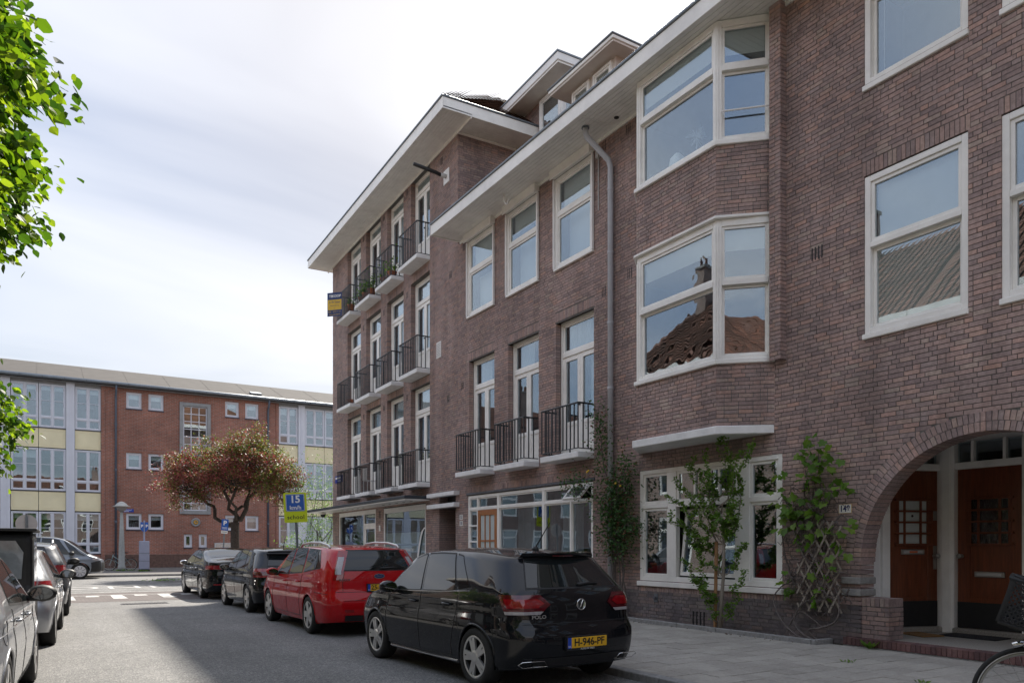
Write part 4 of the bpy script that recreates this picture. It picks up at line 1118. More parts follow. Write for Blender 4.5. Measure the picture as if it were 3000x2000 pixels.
# entrance niche between two white slabs
for z0, z1 in ((2.56, 2.68), (2.89, 3.0)):
    MB().box(-.10, 1.77, -.05, .17, z0, z1).build('entrance_slab', M['plaster'], RA, bevel=.01)
nb = MB(); nb.box(.02, 1.3, -1.3, -1.2, 0, 3.0); nb.box(1.235, 1.32, -1.2, -.61, 0, 2.56); nb.box(.04, .125, -1.2, -.61, 0, 2.56); nb.box(.1, 1.3, -1.2, -.3, 2.56, 2.60); nb.build('entrance_niche', M['brick_dark'], RA)
q = MB(); fA.b(q, .13, 1.23, -.3, -.28, 2.68, 2.89); q.build('niche_glass', M['black'], RA)
# grille, flue, vents, bell plate
gr = MB().box(1.08, 1.39, .0, .02, 6.93, 7.39).build('wall_grille', M['white2'], RA, bevel=.004)
for i in range(9): MB().box(1.11, 1.36, .02, .026, 6.97 + i * .044, 6.99 + i * .044).build('slat', M['grey_plastic'], gr)
fl_ = MB().box(.52, .88, .0, .03, 11.75, 12.15).build('flue_plate', M['white2'], RA, bevel=.01)
MB().tube([(.7, .03, 11.95), (.7, .20, 11.95)], .06, 12).build('flue_collar', M['grey_plastic'], fl_, smooth=True)
MB().tube([(.7, .18, 11.95), (.72, .36, 12.0), (.74, 1.0, 12.08)], .05, 12).build('flue_pipe', M['black'], fl_, smooth=True)
vents(fA, RA, 1.0, 12.45, 3, .2); vents(fA, RA, .4, 9.0, 3, .2); vents(fA, RA, .55, 5.55, 3, .19)
for k in range(3): vents(fA, RA, 3.6 + 2.1 * k, 12.6, 3, .2); vents(fA, RA, 3.6 + 2.1 * k, 6.1, 3, .19); vents(fA, RA, 3.6 + 2.1 * k, 9.35, 3, .19)
vents(fA, RA, 6.1, 2.45, 3, .24)
MB().box(6.05, 6.17, .0, .03, 2.0, 2.2).build('bell_plate', M['white2'], RA); MB().box(6.3, 6.42, .0, .04, 1.42, 1.65).build('letter_box', M['white2'], RA)
# street name plate at the far corner
M['sign_blue'] = pbr('sign_blue', (.010, .045, .30), .35, var=.05)
sn = MB().box(10.4, 11.3, .0, .02, 4.02, 4.30).build('street_name_plate', M['sign_blue'], RA)
text('lettering', 'WEESPERZIJDE', .10, M['white2'], sn, frameM((10.85, .0215, 4.20), (-1, 0, 0), (0, 0, 1)), .001, xs=.9) if False else None
text('lettering', 'MEETSTRAAT', .115, M['white2'], sn, frameM((10.85, .0215, 4.2), (-1, 0, 0), (0, 0, 1)), .001) if False else None
MB().box(10.46, 11.24, .0205, .0225, 4.17, 4.24).build('lettering', M['white2'], sn); MB().box(10.46, 10.9, .0205, .0225, 4.07, 4.11).build('lettering', M['white2'], sn)
# security dome camera under the canopy end
scam = thing('security_camera', 'white dome security camera under the far end of the shop canopy', 'camera', tuple((BA.W @ Vector((11.35, .5, 2.75)))))
MB().lathe([(.03, .085), (.13, .06), (.14, 0)], 16).build('housing', M['white2'], scam, smooth=True)
MB().lathe([(.105, 0), (.09, -.06), (.05, -.10), (.005, -.115)], 16).build('dome', M['black'], scam, smooth=True)

# for-sale board on the far top balcony
fs = thing('for_sale_board', 'blue and yellow TE KOOP for-sale board on the far top balcony', 'sign', tuple(BA.W @ Vector((9.36, .90, 10.12))), radians(90 - 1.6))
M['sign_yellow'] = pbr('board_yellow', (.62, .40, .04), .5, var=.03)
M['sign_navy'] = pbr('board_navy', (.012, .035, .13), .5, var=.03)
SBM = Matrix.Rotation(radians(-135), 4, 'Z') @ Matrix.Diagonal((.65, 1, .65, 1))
MB().box(0, .92, -.008, .008, 0, 1.36, M=SBM).build('board', M['sign_navy'], fs)
MB().box(.02, .90, -.0095, -.0085, .36, .95, M=SBM).build('yellow_field', M['sign_yellow'], fs)
def sbt(s, size, z, m, xs=1): text('lettering', s, size, m, fs, SBM @ frameM((.46, -.0105, z), (1, 0, 0), (0, 0, 1)), .0008, xs=xs)
text('lettering', 'TE', .2, M['white2'], fs, SBM @ frameM((.22, -.0105, 1.15), (1, 0, 0), (0, 0, 1)), .0008, bold=.004); text('lettering', 'KOOP', .2, M['white2'], fs, SBM @ frameM((.58, -.0105, 1.15), (1, 0, 0), (0, 0, 1)), .0008, bold=.004); sbt('A W Sabel', .19, .80, M['sign_navy'], .85); sbt('Makelaardij o.g.', .09, .61, M['sign_navy']); sbt('8', .08, .46, M['sign_navy'])
sbt('020 - 615 11 11', .125, .25, M['sign_yellow']); sbt('www.awsabel.nl', .11, .10, M['sign_yellow'])
# ================================================================== school across the side street
def school_brick(name):
    m, nt, N, L, b = nmat(name)
    t = N.new('ShaderNodeTexCoord'); sp_ = N.new('ShaderNodeSeparateXYZ'); L.new(t.outputs['Object'], sp_.inputs[0])
    ax = N.new('ShaderNodeMath'); ax.operation = 'ADD'; L.new(sp_.outputs['X'], ax.inputs[0]); L.new(sp_.outputs['Y'], ax.inputs[1])
    cb = N.new('ShaderNodeCombineXYZ'); L.new(ax.outputs[0], cb.inputs[0]); L.new(sp_.outputs['Z'], cb.inputs[1])
    bt = N.new('ShaderNodeTexBrick'); L.new(cb.outputs[0], bt.inputs['Vector'])
    bt.inputs['Scale'].default_value = 1; bt.inputs['Brick Width'].default_value = .30; bt.inputs['Row Height'].default_value = .088
    bt.inputs['Mortar Size'].default_value = .014; bt.inputs['Bias'].default_value = 0
    bt.inputs['Color1'].default_value = (.33, .112, .068, 1); bt.inputs['Color2'].default_value = (.25, .092, .060, 1); bt.inputs['Mortar'].default_value = (.29, .22, .19, 1)
    n1 = noise(N, L, .5, 7, .65, 'World'); r1 = ramp(N, L, n1.outputs['Fac'], [(.3, .7), (.7, 1.15)])
    c = mixc(N, L, bt.outputs[0], r1.outputs[0], 1, 'MULTIPLY')
    n2 = noise(N, L, 6, 4, .7, 'World'); r2 = ramp(N, L, n2.outputs['Fac'], [(.3, .8), (.7, 1.15)])
    c = mixc(N, L, c, r2.outputs[0], 1, 'MULTIPLY')
    L.new(c, b.inputs['Base Color']); b.inputs['Roughness'].default_value = .85
    bump(N, L, b, bt.outputs['Fac'], -.3, .01)
    return m
M['sbrick'] = school_brick('school_brick')
M['spaint'] = pbr('school_blue_white_paint', (.60, .62, .68), .5, var=.04, scale=2)
M['spanel'] = pbr('school_cream_panel', (.76, .69, .46), .6, var=.06, scale=1.2, dirt=.1)
M['concrete'] = pbr('school_concrete', (.27, .275, .28), .85, var=.12, scale=3, dirt=.2)
M['sill_blue'] = pbr('blue_glazed_sill', (.04, .045, .07), .4, var=.2)
M['bitumen'] = pbr('grey_roof_felt', (.055, .048, .043), .9, var=.2, scale=1.5)
SY = 54.4
RS = thing('school_building', 'three-storey school with red brick middle, cream panels and wide white windows', 'school', (0, SY, 0), radians(180))
# local: x = -worldX, y towards the street (-Y world), z up
fS = Face(RS)
def sx(w): return -w
def swin(x0, x1, z0, z1, ms=(), ts=(), n=.0, fw=.07, sw=.06, name='window', fd=.1, room_=False, mat=None, gm=None):
    return win(fS, RS, -x1, -x0, z0, z1, n=n, fd=fd, fw=fw, ts=ts, ms=[(-u, w) for u, w in ms], sw=sw, mat=mat or M['spaint'], gm=gm or M['glass'], rm=(2.5 if room_ else 0), name=name)
wl = MB(); Z0, Z1 = .1, 11.6
# brick middle with openings, cut as strips
opn = []
for z0, z1 in ((10.35, 11.40), (6.47, 7.51), (2.57, 3.60)):
    for x0 in (4.34, 5.64, 10.40, 11.72): opn.append((x0, x0 + .90, z0, z1))
opn += [(7.51, 9.45, 7.53, 11.06), (7.51, 9.45, 3.63, 7.0), (7.78, 8.30, 1.41, 2.29), (8.71, 9.23, 1.41, 2.29)]
def wall_cells(mb, x0, x1, z0, z1, ops, n, rev):
    xs = sorted(set([x0, x1] + [v for o in ops for v in o[:2]])); zs = sorted(set([z0, z1] + [v for o in ops for v in o[2:]]))
    for i in range(len(xs) - 1):
        for j in range(len(zs) - 1):
            cx, cz = (xs[i] + xs[i + 1]) / 2, (zs[j] + zs[j + 1]) / 2
            if any(o[0] < cx < o[1] and o[2] < cz < o[3] for o in ops): continue
            mb.quad((-xs[i], n, zs[j]), (-xs[i + 1], n, zs[j]), (-xs[i + 1], n, zs[j + 1]), (-xs[i], n, zs[j + 1]))
    for a, b, c, d in ops:
        for p, q in (((a, c), (a, d)), ((a, d), (b, d)), ((b, d), (b, c)), ((b, c), (a, c))):
            mb.quad((-p[0], n, p[1]), (-q[0], n, q[1]), (-q[0], n - rev, q[1]), (-p[0], n - rev, p[1]))
wall_cells(wl, 2.93, 14.0, Z0, Z1, opn, .05, .14)
wl.quad((-2.93, .05, Z0), (-2.93, -.3, Z0), (-2.93, -.3, Z1), (-2.93, .05, Z1)); wl.quad((-14.0, .05, Z0), (-14.0, -.3, Z0), (-14.0, -.3, Z1), (-14.0, .05, Z1))
wl.build('brick_wall', M['sbrick'], RS)
MB().box(-3.13, -2.93, .05, .11, Z0, Z1).build('brick_pilaster', M['sbrick'], RS); MB().box(-14.0, -13.82, .05, .11, Z0, Z1).build('brick_pilaster', M['sbrick'], RS)
pl = MB(); pl.box(-13.8, -3.14, .051, .065, .1, .95); pl.build('plinth', pbr('plinth_brick', (.12, .07, .055), .85, var=.35, scale=6), RS)
for k, (x0, x1, z0, z1) in enumerate(opn):
    if x1 - x0 > 1.5: continue
    o, c = swin(x0, x1, z0, z1, n=-.02, fw=.09, sw=.06)
    MB().box(-x1 - .03, -x0 + .03, .0, .10, z0 - .07, z0 - .002).build('sill', M['sill_blue'], o)
    if x1 - x0 > .6:
        q = MB(); fS.b(q, -x1 + .12, -x0 - .12, -.2, -.19, z1 - .42, z1 - .12); q.build('blind', M['curtain'], o)
    if not (z1 > 11):
        nb = int((x1 - x0 + .16) / .085); me = MB().box(-.034, .034, .0, .012, 0, .22).mesh('brick'); me.materials.append(M['sbrick'])
        for i in range(nb): inst('brick', me, RS, Matrix.Translation((-x0 + .08 - (i + .5) * (x1 - x0 + .16) / nb, .05, z1 + .02)))
for z0, z1 in ((7.53, 11.06), (3.63, 7.0)):
    f_ = MB(); fS.fr(f_, -9.45, -7.51, z0, z1, -.1, .16, .22, wb=.24); fo = f_.build('stair_window', M['concrete'], RS, bevel=.01)
    nz = 6 if z0 > 7 else 6
    o, c = swin(7.74, 9.22, z0 + .25, z1 - .23, ms=[(8.23, .05), (8.73, .05)], ts=[(z0 + .25 + (z1 - z0 - .48) * i / nz, .05) for i in range(1, nz)], n=.04, fw=.06, sw=.0, fd=.06)
# medallion
md = MB(); md.lathe([(.27, 0), (.30, .05), (.24, .10), (.20, .06), (.0, .06)], 22, Matrix.Translation((-8.51, .05, 3.09)) @ Matrix.Rotation(radians(-90), 4, 'X'))
mo = md.build('medallion', M['concrete'], RS, smooth=True)
md = MB(); rr = random.Random(4)
for i in range(9):
    t = 2 * pi * i / 9; md.lathe([(.055, 0), (.04, .04), (.0, .05)], 7, Matrix.Translation((-8.51 + .10 * cos(t), .115, 3.09 + .10 * sin(t))) @ Matrix.Rotation(radians(-90), 4, 'X'))
md.build('gilded_relief', pbr('gilding', (.5, .27, .03), .35, metal=.6, var=.3, scale=20), mo)
# glazed bays: white posts, two-light windows over cream panels
rows = ((8.77, 11.42), (4.90, 7.48), (1.02, 3.60)); pans = ((7.50, 8.74), (3.64, 4.86))
def bay(x0, x1):
    for z0, z1 in rows:
        zt = z0 + (z1 - z0) * .235; zm = (zt + z1) / 2
        o, c = swin(x0 + .01, x1 - .01, z0, z1, ms=[((x0 + x1) / 2, .10)], ts=[(zt, .10)], n=.02, fw=.075, sw=.045)
        for a, b in ((x0 + .13, (x0 + x1) / 2 - .1), ((x0 + x1) / 2 + .1, x1 - .13)):
            q = MB(); fS.b(q, -b, -a, -.03, .005, zm - .015, zm + .015); q.build('glazing_bar', M['spaint'], o)
        if random.random() < .45:
            q = MB(); fS.b(q, -x1 + .14, -x0 - .14, -.25, -.24, z1 - .14 - random.uniform(.2, .5), z1 - .14); q.build('blind', M['curtain'], o)
        MB().box(-x1, -x0, -.05, .05, z0 - .05, z0 - .002).build('sill', M['sill_blue'], o)
    for z0, z1 in pans:
        o = MB().box(-x1 + .01, -x0 - .01, -.1, .0, z0 + .04, z1 - .03).build('cream_panel', M['spanel'], RS)
        q = MB(); fS.fr(q, -x1 + .14, -x0 - .14, z0 + .18, z1 - .16, 0, .012, .03); q.build('panel_moulding', M['spanel'], o)
    MB().box(-x1, -x0, -.1, .03, Z0, .95).build('brick_apron', M['sbrick'], RS)
    MB().box(-x1, -x0, -.1, .02, 11.43, 11.62).build('lintel', M['concrete'], RS)
def post(x0, x1):
    MB().box(-x1, -x0, -.15, .10, Z0, 11.6).build('post', M['spaint'], RS)
    MB().box(-(x0 + x1) / 2 - .05, -(x0 + x1) / 2 + .05, .10, .13, Z0, 11.6).build('post_rib', M['spaint'], RS)
xx = 1.49; bay(1.49, 2.92); post(1.02, 1.48); bay(-.42, 1.01); bay(-1.85, -.43); post(-2.36, -1.87); bay(-3.80, -2.37); bay(-5.25, -3.82); post(-5.75, -5.27); bay(-7.2, -5.77); bay(-8.65, -7.22)
bay(14.02, 15.38); post(15.40, 15.87); bay(15.89, 17.32); bay(17.33, 18.76); post(18.78, 19.25); bay(19.27, 20.7); bay(20.72, 22.15); post(22.17, 22.64); bay(22.66, 24.1); bay(24.12, 25.55); post(25.57, 26.0)
# body, ceilings, roof
bd = MB(); bd.box(-26, 9, -9.2, -9.0, .1, 11.6)
for z in (.1, 4.0, 7.9): bd.box(-26, 9, -9.0, -.16, z, z + .12)
bd.box(-26, 9, -9, -.16, 11.5, 11.6); bd.box(8.8, 9, -9, -.1, .1, 11.6); bd.box(-26, -25.8, -9, -.1, .1, 11.6); bd.box(-14.0, -13.9, -9, -.16, .1, 11.6); bd.box(-3.05, -2.95, -9, -.16, .1, 11.6); bd.build('body', pbr('classroom_wall', (.16, .16, .155), .9, var=.1), RS)
rf = MB(); rf.extr([(-26.2, .45, 11.83), (-26.2, -4.6, 13.65), (-26.2, -9.4, 11.9), (-26.2, -9.4, 11.6), (-26.2, .45, 11.62)], (35.6, 0, 0)); rfo = rf.build('roof', M['bitumen'], RS)
for i in range(14): MB().box(-24.5 + i * 2.5, -24.46 + i * 2.5, -4.5, .4, 0, .012, M=Matrix.Translation((0, .42, 11.84)) @ Matrix.Rotation(-math.atan(1.82 / 5.05), 4, 'X') @ Matrix.Translation((0, -.42, 0))).build('roof_seam', M['bitumen'], rfo)
gt = MB(); gt.tube([(-26.2, .52, 11.78), (9.3, .52, 11.78)], .11, 10); gt.build('gutter', M['zinc'], RS, smooth=True)
for i in range(30): MB().tube([(-25.5 + i * 1.17, .50, 11.74), (-25.5 + i * 1.17, .62, 11.66), (-25.5 + i * 1.17, .64, 11.80)], .02, 5).build('gutter_bracket', M['lead'], RS)
MB().box(-26, 9, -.1, .42, 11.60, 11.64).build('soffit_board', M['concrete'], RS)
M['bluepipe'] = pbr('blue_grey_pipe', (.085, .105, .14), .45, var=.12)
for x in (3.75, 13.26):
    p_ = MB().tube([(-x, .5, 11.7), (-x, .42, 11.35), (-x, .16, 11.1), (-x, .13, 10.9), (-x, .13, .2)], .065, 10).build('downpipe', M['bluepipe'], RS, smooth=True)
    for z in (3.0, 6.3, 9.2): q = MB(); q.lathe([(.085, 0), (.085, .12)], 10, Matrix.Translation((-x, .13, z))); q.build('pipe_collar', M['bluepipe'], p_)
sk = MB().box(-12.95, -12.2, -1.0, -.4, .02, .12, M=Matrix.Translation((0, .42, 11.84)) @ Matrix.Rotation(-math.atan(1.82 / 5.05), 4, 'X') @ Matrix.Translation((0, -.42, 0))).build('skylight', M['zinc'], rfo)
# street name plate on the school
sn = MB().box(-4.78, -4.08, .05, .075, 3.68, 3.88).build('street_name_plate', M['sign_blue'], RS)
text('lettering', 'VEERSTRAAT', .09, M['white2'], sn, frameM((-4.43, .0765, 3.80), (-1, 0, 0), (0, 0, 1)), .001) if False else text('lettering', 'JISKERSTRAAT', .088, M['white2'], sn, frameM((-4.43, .0765, 3.81), (-1, 0, 0), (0, 0, 1)), .001, xs=.85)
MB().box(-4.5, -4.15, .0755, .077, 3.71, 3.735).build('lettering', M['white2'], sn)
# notice board by the tree
nbd = MB().box(-11.0, -9.7, .06, .14, .95, 1.72).build('notice_board', M['grey_plastic'], RS)
pane(fS, nbd, -10.92, -9.78, 1.0, 1.66, .15)

# ================================================================== houses across the street (seen only in the window reflections)
def opposite(name, label, y0, y1, xf=-6.4, eave_z=9.4, ridge=13.8, chim=(), loc=None, rot=90):
    r = thing(name, label, 'house', loc or (xf, y0, 0), radians(rot), 'terrace across the street')
    L_ = y1 - y0; f = lambda u: u
    # local: x along street, y towards -X ; the front faces local -y
    mb = MB(); ops = []
    n = max(1, int(L_ / 3.0))
    for i in range(n):
        for z0, z1 in ((.9, 2.9), (4.0, 6.2), (7.0, 8.9)):
            c = L_ * (i + .5) / n; ops.append((c - .8, c + .8, z0, z1))
    xs = sorted(set([0, L_] + [v for o in ops for v in o[:2]])); zs = sorted(set([.05, eave_z] + [v for o in ops for v in o[2:]]))
    for i in range(len(xs) - 1):
        for j in range(len(zs) - 1):
            cx, cz = (xs[i] + xs[i + 1]) / 2, (zs[j] + zs[j + 1]) / 2
            if any(o[0] < cx < o[1] and o[2] < cz < o[3] for o in ops): continue
            mb.quad((xs[i], 0, zs[j]), (xs[i + 1], 0, zs[j]), (xs[i + 1], 0, zs[j + 1]), (xs[i], 0, zs[j + 1]))
    mb.box(0, L_, 8.5, 8.6, 0, eave_z); mb.box(-.001, .1, .1, 8.5, 0, eave_z); mb.box(L_ - .1, L_ + .001, .1, 8.5, 0, eave_z)
    mb.build('wall', M['obrick'], r)
    fc = Face(r); fc.T = Matrix.Rotation(pi, 4, 'Z')
    for a, b, c, d in ops:
        w, _ = win(fc, r, -b, -a, c, d, n=-.03, fd=.1, fw=.1, ts=[(c + (d - c) * .68, .07)], ms=[], sw=.05, rm=0)
        bk = MB(); fc.b(bk, -b, -a, -.6, -.55, c, d); bk.build('curtain', M['curtain_dark'], w)
    rf = MB(); rf.extr([(0, -.6, eave_z), (0, -.6, eave_z + .15), (0, 4.2, ridge), (0, 8.7, eave_z)], (L_, 0, 0)); ro = rf.build('roof', M['tile_red'], r)
    st = MB(); sl_ = math.atan((ridge - eave_z) / 4.8)
    for i in range(int(L_ / .26)):
        for j in range(18):
            T = Matrix.Translation((.13 + i * .26, -.55 + j * .35 * cos(sl_), eave_z + .18 + j * .35 * sin(sl_))) @ Matrix.Rotation(sl_, 4, 'X')
            st.add([T @ Vector(p) for p in pt.v], pt.f)
    st.build('roof_tiles', M['tile_red'], ro, kind='stuff')
    MB().box(0, L_, -.75, -.6, eave_z - .05, eave_z + .2).build('gutter', M['white'], r)
    for c in chim:
        k = MB().box(c, c + .9, 3.4, 4.2, ridge - 1.2, ridge + 1.6).build('chimney', M['obrick'], ro)
        MB().box(c - .06, c + .96, 3.34, 4.26, ridge + 1.6, ridge + 1.75).build('chimney_cap', M['stone'], k)
        for i in range(2): q = MB(); q.lathe([(.11, 0), (.09, .5)], 10, Matrix.Translation((c + .25 + i * .4, 3.8, ridge + 1.75))); q.build('chimney_pot', M['tile_red'], k)
    dz = L_ / 2
    d = MB().box(dz - .9, dz + .9, .7, 3.5, eave_z + .9, eave_z + 2.5).build('dormer', M['white2'], ro); MB().box(dz - 1.2, dz + 1.2, .3, 3.6, eave_z + 2.5, eave_z + 2.7).build('dormer_roof', M['white2'], d)
    MB().box(dz - .7, dz + .7, .68, .705, eave_z + 1.3, eave_z + 2.3).build('pane', M['glass'], d)
    return r
M['obrick'] = school_brick('opposite_brick')
for nd in M['obrick'].node_tree.nodes:
    if nd.type == 'TEX_BRICK':
        nd.inputs['Color1'].default_value = (.30, .19, .15, 1); nd.inputs['Color2'].default_value = (.24, .16, .13, 1); nd.inputs['Mortar'].default_value = (.28, .26, .24, 1)
        nd.inputs['Brick Width'].default_value = .22; nd.inputs['Row Height'].default_value = .063; nd.inputs['Mortar Size'].default_value = .009
opposite('opposite_house', 'brick terraced house across the street, nearest the viewer, red tiled roof with two chimneys', -12, 3, chim=(2, 11.5))
opposite('opposite_house', 'brick terraced house across the street, second along, red tiled roof with dormer and one chimney', 3.05, 15, chim=(7.5,))
opposite('opposite_house', 'brick terraced house across the street, third along, red tiled roof, ending at the side street', 15.05, 29, chim=(4, 12))

opposite('opposite_house', 'brick terraced house far behind the viewer, red tiled roof', -40, -12.05, chim=(6, 20))
opposite('facing_house', 'brick terraced house next to the porch, beyond the right picture edge', 0, 40, loc=(FX + .02, .98, 0), rot=-90, chim=(9, 25))
opposite('end_house', 'brick house closing the street far behind the viewer', 0, 34, loc=(20, -46, 0), rot=180, chim=(12,))

opposite('side_street_house', 'brick house next to the school beyond the left picture edge', 0, 30.5, loc=(-39.8, 54.4, 0), rot=0, chim=(9, 22))
# ------------------------------------------------------------------ cars
def pchip(pts):
    X = [p[0] for p in pts]; Y = [p[1] for p in pts]; n = len(X)
    h = [X[i + 1] - X[i] for i in range(n - 1)]; d = [(Y[i + 1] - Y[i]) / h[i] for i in range(n - 1)]
    m = [d[0]] + [0 if d[i - 1] * d[i] <= 0 else 2 * d[i - 1] * d[i] / (d[i - 1] + d[i]) for i in range(1, n - 1)] + [d[-1]]
    def f(x):
        if x <= X[0]: return Y[0]
        if x >= X[-1]: return Y[-1]
        i = 0
        while x > X[i + 1]: i += 1
        t = (x - X[i]) / h[i]
        return (Y[i] * (1 + 2 * t) * (1 - t) ** 2 + h[i] * m[i] * t * (1 - t) ** 2 + Y[i + 1] * t * t * (3 - 2 * t) + h[i] * m[i + 1] * t * t * (t - 1))
    return f
def paint(name, col, metal=.0, rough=.35, flake=0):
    m, nt, N, L, b = nmat(name)
    b.inputs['Base Color'].default_value = (*col, 1); b.inputs['Metallic'].default_value = metal; b.inputs['Roughness'].default_value = rough
    b.inputs['Coat Weight'].default_value = 1.0; b.inputs['Coat Roughness'].default_value = .02; b.inputs['Coat IOR'].default_value = 1.45; b.inputs['Specular IOR Level'].default_value = .04 if metal < .1 else .4
    nz = noise(N, L, 3.0, 2, .5, 'Object')
    nz2 = noise(N, L, 14, 7, .7, 'Object'); r = ramp(N, L, nz2.outputs['Fac'], [(.35, rough * .8), (.75, min(1, rough * 1.5))]); L.new(r.outputs[0], b.inputs['Roughness'])
    return m
P = {'black': paint('black_car_paint', (.006, .007, .009), .0, .3), 'red': paint('red_car_paint', (.46, .006, .010), .0, .45),
     'silver': paint('silver_car_paint', (.36, .37, .39), .5, .35), 'grey': paint('dark_grey_car_paint', (.055, .06, .07), .6, .35), 'buzz': paint('blue_grey_van_paint', (.20, .225, .26), .5, .35)}
M['carglass'] = pbr('tinted_car_glass', (.012, .015, .016), .02, var=0, spec=.62)
M['tyre'] = pbr('tyre_rubber', (.016, .016, .016), .75, var=.25, scale=30, coord='Object', bmp=.3, bscale=90)
M['alloy'] = pbr('alloy_rim', (.62, .62, .61), .35, metal=.75, var=.06)
M['alloy_dark'] = pbr('dark_rim', (.03, .03, .032), .4, metal=.5)
M['chrome'] = pbr('chrome', (.7, .7, .7), .12, metal=1, var=0)
M['tail'] = pbr('red_lamp', (.25, .006, .010), .12, var=.25, scale=24, coord='Object', coat=1)
M['tail_dark'] = pbr('dark_red_lamp', (.09, .004, .008), .1, var=.2, scale=24, coord='Object', coat=1)
M['clear_lamp'] = pbr('clear_lamp', (.36, .34, .35), .15, var=.15, scale=30, coord='Object', coat=1)
M['plate_y'] = pbr('yellow_plate', (.75, .42, .02), .4, var=0)
M['plate_b'] = pbr('plate_blue', (.01, .06, .42), .4, var=0)
M['ink2'] = pbr('plate_black', (.012, .012, .012), .5, var=0)

